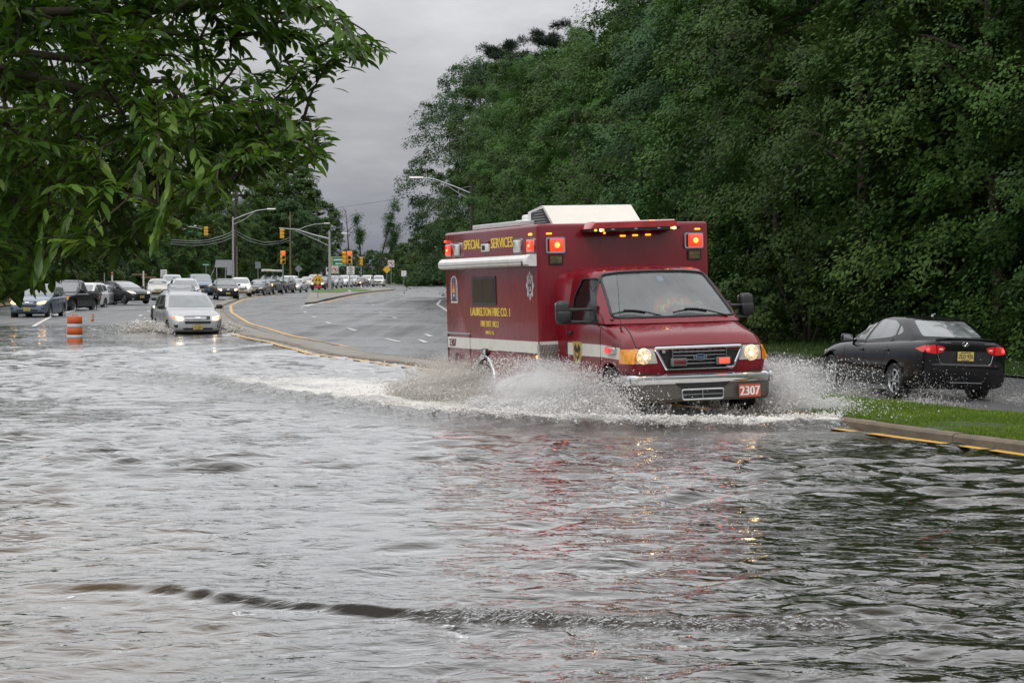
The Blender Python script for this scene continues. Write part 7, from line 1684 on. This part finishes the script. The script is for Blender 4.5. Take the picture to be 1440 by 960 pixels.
def drops(P, Vd, r, tint, stretch=1.6):
    n = len(P); d = unit(Vd); ref = np.where(np.abs(d[:, 2:3]) > .9, np.array([[1.0, 0, 0]]), np.array([[0, 0, 1.0]])); x = unit(np.cross(d, ref)); y = np.cross(d, x)
    j = rng.uniform(.65, 1.35, (n, 6, 1)); s = (1 + (stretch - 1) * rng.random(n) ** 2)[:, None]
    V = P[:, None] + (OCT[None, :, 0:1] * x[:, None] + OCT[None, :, 1:2] * y[:, None] + OCT[None, :, 2:3] * (d * s)[:, None]) * r[:, None, None] * j
    T = (OCF[None] + (np.arange(n) * 6)[:, None, None]).reshape(-1, 3)
    return V.reshape(-1, 3), T, np.repeat(tint, 8)
def build_spray(name, parts, label):
    V = []; T = []; C = []; o = 0
    for v, t, c in parts: V.append(v); T.append(t + o); C.append(c); o += len(v)
    ob = np_mesh(name, np.concatenate(V), np.concatenate(T), M_spray, False, {'tint': ('FACE', np.concatenate(C))})
    return tag(ob, kind='stuff')
amb_M = Matrix.Translation(amb.location) @ Matrix.Rotation(3.462, 4, 'Z')
fw = np.array([.316, -.949, 0]); rt = np.array([-.949, -.316, 0]); upv = np.array([0, 0, 1.0])
def wpos(lx, ly): return np.array(amb.location) * np.array([1, 1, 0]) + rt * lx + fw * ly
def fan(p0, side, n, vout, vup, vfw, T, drag=8.0, size=(.006, .45), tint=(.75, .25), az_sd=.35, width=.25, zmax=9):
    """sheet thrown sideways off a tyre: the wheel moves on at drag m/s while each drop flies"""
    # streaks: drops leave in bursts so the sheet breaks up into ragged fingers
    nb = max(40, n // 130); bo = rng.normal(0, 1, (nb, 3)); bi = rng.integers(0, nb, n)
    t = T * rng.random(n) ** .75
    vo = vout * np.clip(.95 + .34 * bo[bi, 0] + .14 * rng.normal(size=n), .05, 1.7); vu = vup * np.clip(.74 + .24 * bo[bi, 1] + .08 * rng.normal(size=n), .05, 1.12); vf = vfw * (1 + az_sd * bo[bi, 2] + .25 * rng.normal(size=n))
    P = p0 + rt * side * (vo * t)[:, None] + fw * (((vf - drag) * t) + rng.normal(0, width, n))[:, None] + upv * (vu * t - 4.9 * t * t)[:, None] + rng.normal(0, .025, (n, 3)) * (1 + 3 * t[:, None])
    Vd = rt * side * vo[:, None] + fw * (vf - drag * .3)[:, None] + upv * (vu - 9.8 * t)[:, None]
    k = (P[:, 2] > -.01) & (P[:, 2] < zmax); P, Vd = P[k], Vd[k]; n = len(P)
    r_ = np.clip(size[0] * np.exp(rng.normal(0, size[1], n)), .002, .02)
    return drops(P, Vd, r_, np.clip(rng.normal(tint[0], tint[1], n), 0, 1), 2.6)
parts = []
fr = wpos(1.0, -.85); fl = wpos(-1.0, -.75); rr2 = wpos(1.2, -5.15); rl2 = wpos(-1.15, -5.2)
# right front wheel: the large wing of water at the left of the bumper
parts.append(fan(fr, 1, 60000, 1.55, 3.35, 5.8, .58, drag=9.0, size=(.0042, .45), tint=(.88, .12), width=.28))
parts.append(fan(fr, 1, 34000, .9, 3.0, 6.8, .54, drag=8.0, size=(.0042, .45), tint=(.88, .12), width=.32))
parts.append(fan(fr, 1, 46000, 2.0, 2.1, 5.0, .42, drag=8.0, size=(.0046, .45), tint=(.8, .2), width=.40))
# left front wheel
parts.append(fan(fl, -1, 52000, 1.25, 3.35, 7.6, .52, drag=8.0, size=(.0042, .45), tint=(.92, .1), width=.28))
parts.append(fan(fl, -1, 34000, 1.8, 2.1, 7.4, .40, drag=8.0, size=(.0044, .45), tint=(.88, .12), width=.3))
# back wheel: brown-tinged rooster tail
parts.append(fan(rr2, 1, 52000, .75, 2.85, 5.4, .56, drag=8.5, size=(.0048, .45), tint=(.60, .28), width=.28))
parts.append(fan(rr2, 1, 42000, 1.6, 1.9, 5.0, .42, drag=8.5, size=(.0052, .45), tint=(.66, .28), width=.45))
parts.append(fan(rl2, -1, 9000, 1.2, 2.4, 4.5, .46, drag=8.5, size=(.0055, .45), tint=(.6, .3)))
def sheet(p0, side, vout, vup, vfw, T, drag, tint, seed, width=.75, hole=.28):
    """torn sheet of water: a film following the flight path, holed and stringy towards its edge"""
    ns_, nt_ = 230, 110; S_, T_ = np.meshgrid(np.linspace(0, 1, ns_), np.linspace(0.0, 1, nt_)); t = T_ * T
    nz = lambda k, sc: fbm(S_ * sc, T_ * .6, 1.0, 4, seed + k) - .5
    vo = vout * (1 + .9 * nz(1, 9)); vu = vup * (.85 + .9 * nz(2, 14)); vf = vfw * (1 + .3 * nz(3, 8))
    P = p0 + rt * side * (vo * t + .07 * nz(5, 40))[..., None] + fw * ((vf - drag) * t + (S_ - .5) * width + .06 * nz(6, 50))[..., None] + upv * (vu * t - 4.9 * t * t + .06 * nz(7, 45) * T_)[..., None]
    P = P.reshape(-1, 3); q = grid_faces(nt_, ns_)
    m_ = fbm(S_ * 34, T_ * 5, 1.0, 4, seed + 9).ravel(); thr = (hole + .26 * T_ ** 1.3 - .12 * np.exp(-T_ * 6)).ravel(); ok = (m_ > thr) & (P[:, 2] > -.03); q = q[ok[q].all(1)]
    tri = np.concatenate([q[:, [0, 1, 2]], q[:, [0, 2, 3]]]); return P, tri, np.clip(tint + .3 * (m_[tri[:, 0]] - .5) * 2, 0, 1)
for k, a_ in enumerate(((fr, 1, 1.5, 3.25, 5.8, .58, 9.0, .92), (fr, 1, 1.0, 3.0, 6.4, .54, 8.5, .92), (fr, 1, 1.9, 2.2, 5.0, .44, 8.0, .85), (fr, 1, .6, 2.5, 6.8, .48, 8.0, .9), (fr, 1, 1.25, 2.7, 6.0, .5, 8.5, .92), (fl, -1, 1.2, 3.3, 7.5, .52, 8.0, .96), (fl, -1, .8, 2.9, 7.6, .48, 8.0, .96), (fl, -1, 1.7, 2.1, 7.3, .40, 8.0, .92), (fl, -1, 1.0, 2.5, 7.5, .44, 8.0, .95),
                         (rr2, 1, .75, 2.8, 5.4, .54, 8.5, .55), (rr2, 1, 1.1, 2.2, 5.0, .46, 8.5, .6), (rr2, 1, 1.55, 1.75, 4.8, .40, 8.5, .65))): parts.append(sheet(*a_, seed=100 + 13 * k))
# dense white water low down where the sheets fall back
for p0, sd0, ext, n, tn in ((fr, 1, 1.5, 60000, .92), (fl, -1, 1.4, 42000, .96), (rr2, 1, 1.3, 52000, .66)):
    u_ = rng.random(n) ** .8; P = p0 + rt * sd0 * (u_ * ext)[:, None] + fw * (rng.normal(-.35, .55, n) - .3 * u_)[:, None]
    top = .42 * (.35 + fbm(P[:, 0], P[:, 1], 2.6, 3, 90)) * (1 - .45 * u_); P[:, 2] = top * rng.random(n) ** 1.25
    parts.append(drops(P, rng.normal(0, 1, P.shape) + upv, np.clip(.0050 * np.exp(rng.normal(0, .48, n)), .0025, .02), np.clip(rng.normal(tn, .18, n), 0, 1), 2.0))
# water pushed and dripping under the bumper
n = 15000; lx = rng.uniform(-1.05, 1.05, n); cl2 = .55 * (.5 + .5 * np.sin(lx * 13 + 1)) * (.5 + .5 * np.sin(lx * 31)); z = .38 * rng.random(n) ** 1.6 * (.25 + cl2); ly = rng.normal(-.28, .16, n)
keep = (rng.random(n) < .25 + cl2) & ~((np.abs(lx - .08) < .26) & (z > .05) & (rng.random(n) < .8))
P = (np.array([amb.location.x, amb.location.y, 0])[None] + rt[None] * lx[:, None] + fw[None] * ly[:, None] + upv * z[:, None])[keep]
parts.append(drops(P, np.tile(upv + fw * .2, (len(P), 1)) + rng.normal(0, .2, (len(P), 3)), np.clip(.0055 * np.exp(rng.normal(0, .45, len(P))), .003, .02), np.clip(rng.normal(.8, .2, len(P)), 0, 1), 3.0))
# low foam rolling along the edge of the wake and beside the hull
wk = np.array([(-7.8, 41.1), (-5.2, 37.5), (-3.2, 33.1), (-1.2, 28.9), (.2, 27.2), (1.9, 26.2), (4.0, 26.6)])
n = 34000; s_ = rng.random(n) ** .62 * 6 * .999; i_ = s_.astype(int); f_ = (s_ - i_)[:, None]; Q = wk[i_] * (1 - f_) + wk[i_ + 1] * f_
off = rng.exponential(.55, n) * np.where(rng.random(n) < .85, 1, -.12); dirn = np.array([.35, .94]); Q = Q + dirn * off[:, None] + rng.normal(0, .10, (n, 2))
hg = (.04 + .12 * fbm(Q[:, 0], Q[:, 1], 1.3, 3, 77) * (s_ / 6)) * rng.random(n) ** 1.3 + .075 * np.exp(-(off / .45) ** 2) * np.clip(s_ / 3, .2, 1)
kk = fbm(Q[:, 0], Q[:, 1], 2.0, 3, 70) > .40
P = np.concatenate([Q, hg[:, None]], 1)[kk]; parts.append(drops(P, rng.normal(0, 1, P.shape), np.clip(.0075 * np.exp(rng.normal(0, .5, len(P))), .003, .03), np.clip(rng.normal(.8, .2, len(P)), 0, 1), 1.6))
build_spray('splash_water', parts, '')
# fine mist hanging in the spray
def mist(c, rad, dens, col, seed):
    bm = bmesh.new(); bmesh.ops.create_icosphere(bm, subdivisions=4, radius=1.0); me = bpy.data.meshes.new('spray_mist')
    for v in bm.verts:
        k = 1 + .5 * (float(fbm(v.co.x + 5, v.co.y + v.co.z * 1.7 + seed, 2.2, 3, seed)) - .5); v.co *= k
    bm.to_mesh(me); bm.free(); m, nt = new_mat('mist'); out = N(nt, 'ShaderNodeOutputMaterial'); v_ = N(nt, 'ShaderNodeVolumePrincipled'); v_.inputs['Color'].default_value = (*col, 1); v_.inputs['Anisotropy'].default_value = .2
    tc = N(nt, 'ShaderNodeTexCoord'); ln_ = N(nt, 'ShaderNodeVectorMath', operation='LENGTH'); L(nt, tc.outputs['Object'], ln_.inputs[0])
    fo = N(nt, 'ShaderNodeMapRange'); fo.inputs['From Min'].default_value = .25; fo.inputs['From Max'].default_value = .95; fo.inputs['To Min'].default_value = 1; fo.inputs['To Max'].default_value = 0; L(nt, ln_.outputs['Value'], fo.inputs['Value'])
    no = N(nt, 'ShaderNodeTexNoise', Scale=2.6, Detail=6.0, Roughness=.65, Distortion=.6); L(nt, tc.outputs['Object'], no.inputs['Vector'])
    nr = N(nt, 'ShaderNodeMapRange'); nr.inputs['From Min'].default_value = .40; nr.inputs['From Max'].default_value = .70; nr.inputs['To Max'].default_value = dens; L(nt, no.outputs['Fac'], nr.inputs['Value'])
    mu = N(nt, 'ShaderNodeMath', operation='MULTIPLY'); L(nt, fo.outputs[0], mu.inputs[0]); L(nt, nr.outputs[0], mu.inputs[1]); L(nt, mu.outputs[0], v_.inputs['Density']); L(nt, v_.outputs[0], out.inputs['Volume'])
    me.materials.append(m); o = bpy.data.objects.new('spray_mist', me); COL.objects.link(o); o.location = c; o.scale = rad; o.rotation_euler = (0, 0, 3.462); tag(o, kind='stuff')
mist(wpos(1.75, -1.35) + upv * .36, (.95, 1.15, .50), 2.6, (.95, .95, .95), 1)
mist(wpos(-1.65, -.95) + upv * .36, (.85, .85, .55), 2.3, (.96, .96, .96), 2)
mist(wpos(1.75, -5.6) + upv * .34, (.75, 1.15, .48), 1.7, (.92, .89, .82), 3)
# the silver car's bow waves
parts = []
rv = np.array([rav.location.x, rav.location.y, 0]); psi = rav.rotation_euler.z; f2 = np.array([-math.sin(psi), math.cos(psi), 0]); r2 = np.array([math.cos(psi), math.sin(psi), 0])
for s, n, vo, vu in ((1, 9000, 2.2, 2.0), (-1, 6000, 1.9, 1.7)):
    t = .55 * rng.random(n) ** .8; b_ = rng.normal(0, 1, (90, 2)); bi = rng.integers(0, 90, n); v1 = vo * np.clip(1 + .4 * b_[bi, 0], .1, 2); v2 = vu * np.clip(.8 + .3 * b_[bi, 1], .1, 1.5)
    P = rv + f2 * (2.9 - 3.0 * t + rng.normal(0, .3, n))[:, None] + r2 * (s * (.8 + v1 * t))[:, None] + upv * (v2 * t - 4.9 * t * t)[:, None] + rng.normal(0, .05, (n, 3)); P = P[P[:, 2] > -.01]
    parts.append(drops(P, rng.normal(0, 1, P.shape), np.clip(.016 * np.exp(rng.normal(0, .5, len(P))), .005, .05), np.clip(rng.normal(.65, .2, len(P)), 0, 1)))
build_spray('bow_wave_spray', parts, '')
# mist kicked off the road by the black saloon
sp_ = np.array([sed.location.x, sed.location.y, -.29]); f3 = np.array([-math.sin(.28), math.cos(.28), 0]); r3 = np.array([math.cos(.28), math.sin(.28), 0]); n = 16000; parts = []
for s, y0 in ((1, -.2), (-1, -.2), (-1, 2.5), (1, 2.5)):
    k = n // 4; t = rng.random(k) ** .7; P = sp_ + f3 * (y0 - .2 - t * 2.3)[:, None] + r3 * (s * .78 + rng.normal(0, .14, k) * (1 + 2.0 * t) + s * .4 * t)[:, None] + upv * (rng.exponential(.13, k) * (.3 + t))[:, None]
    parts.append(drops(P, rng.normal(0, 1, P.shape), np.clip(.0035 * np.exp(rng.normal(0, .4, k)), .002, .01), np.clip(rng.normal(.8, .1, k), 0, 1)))
build_spray('tyre_spray', parts, '')
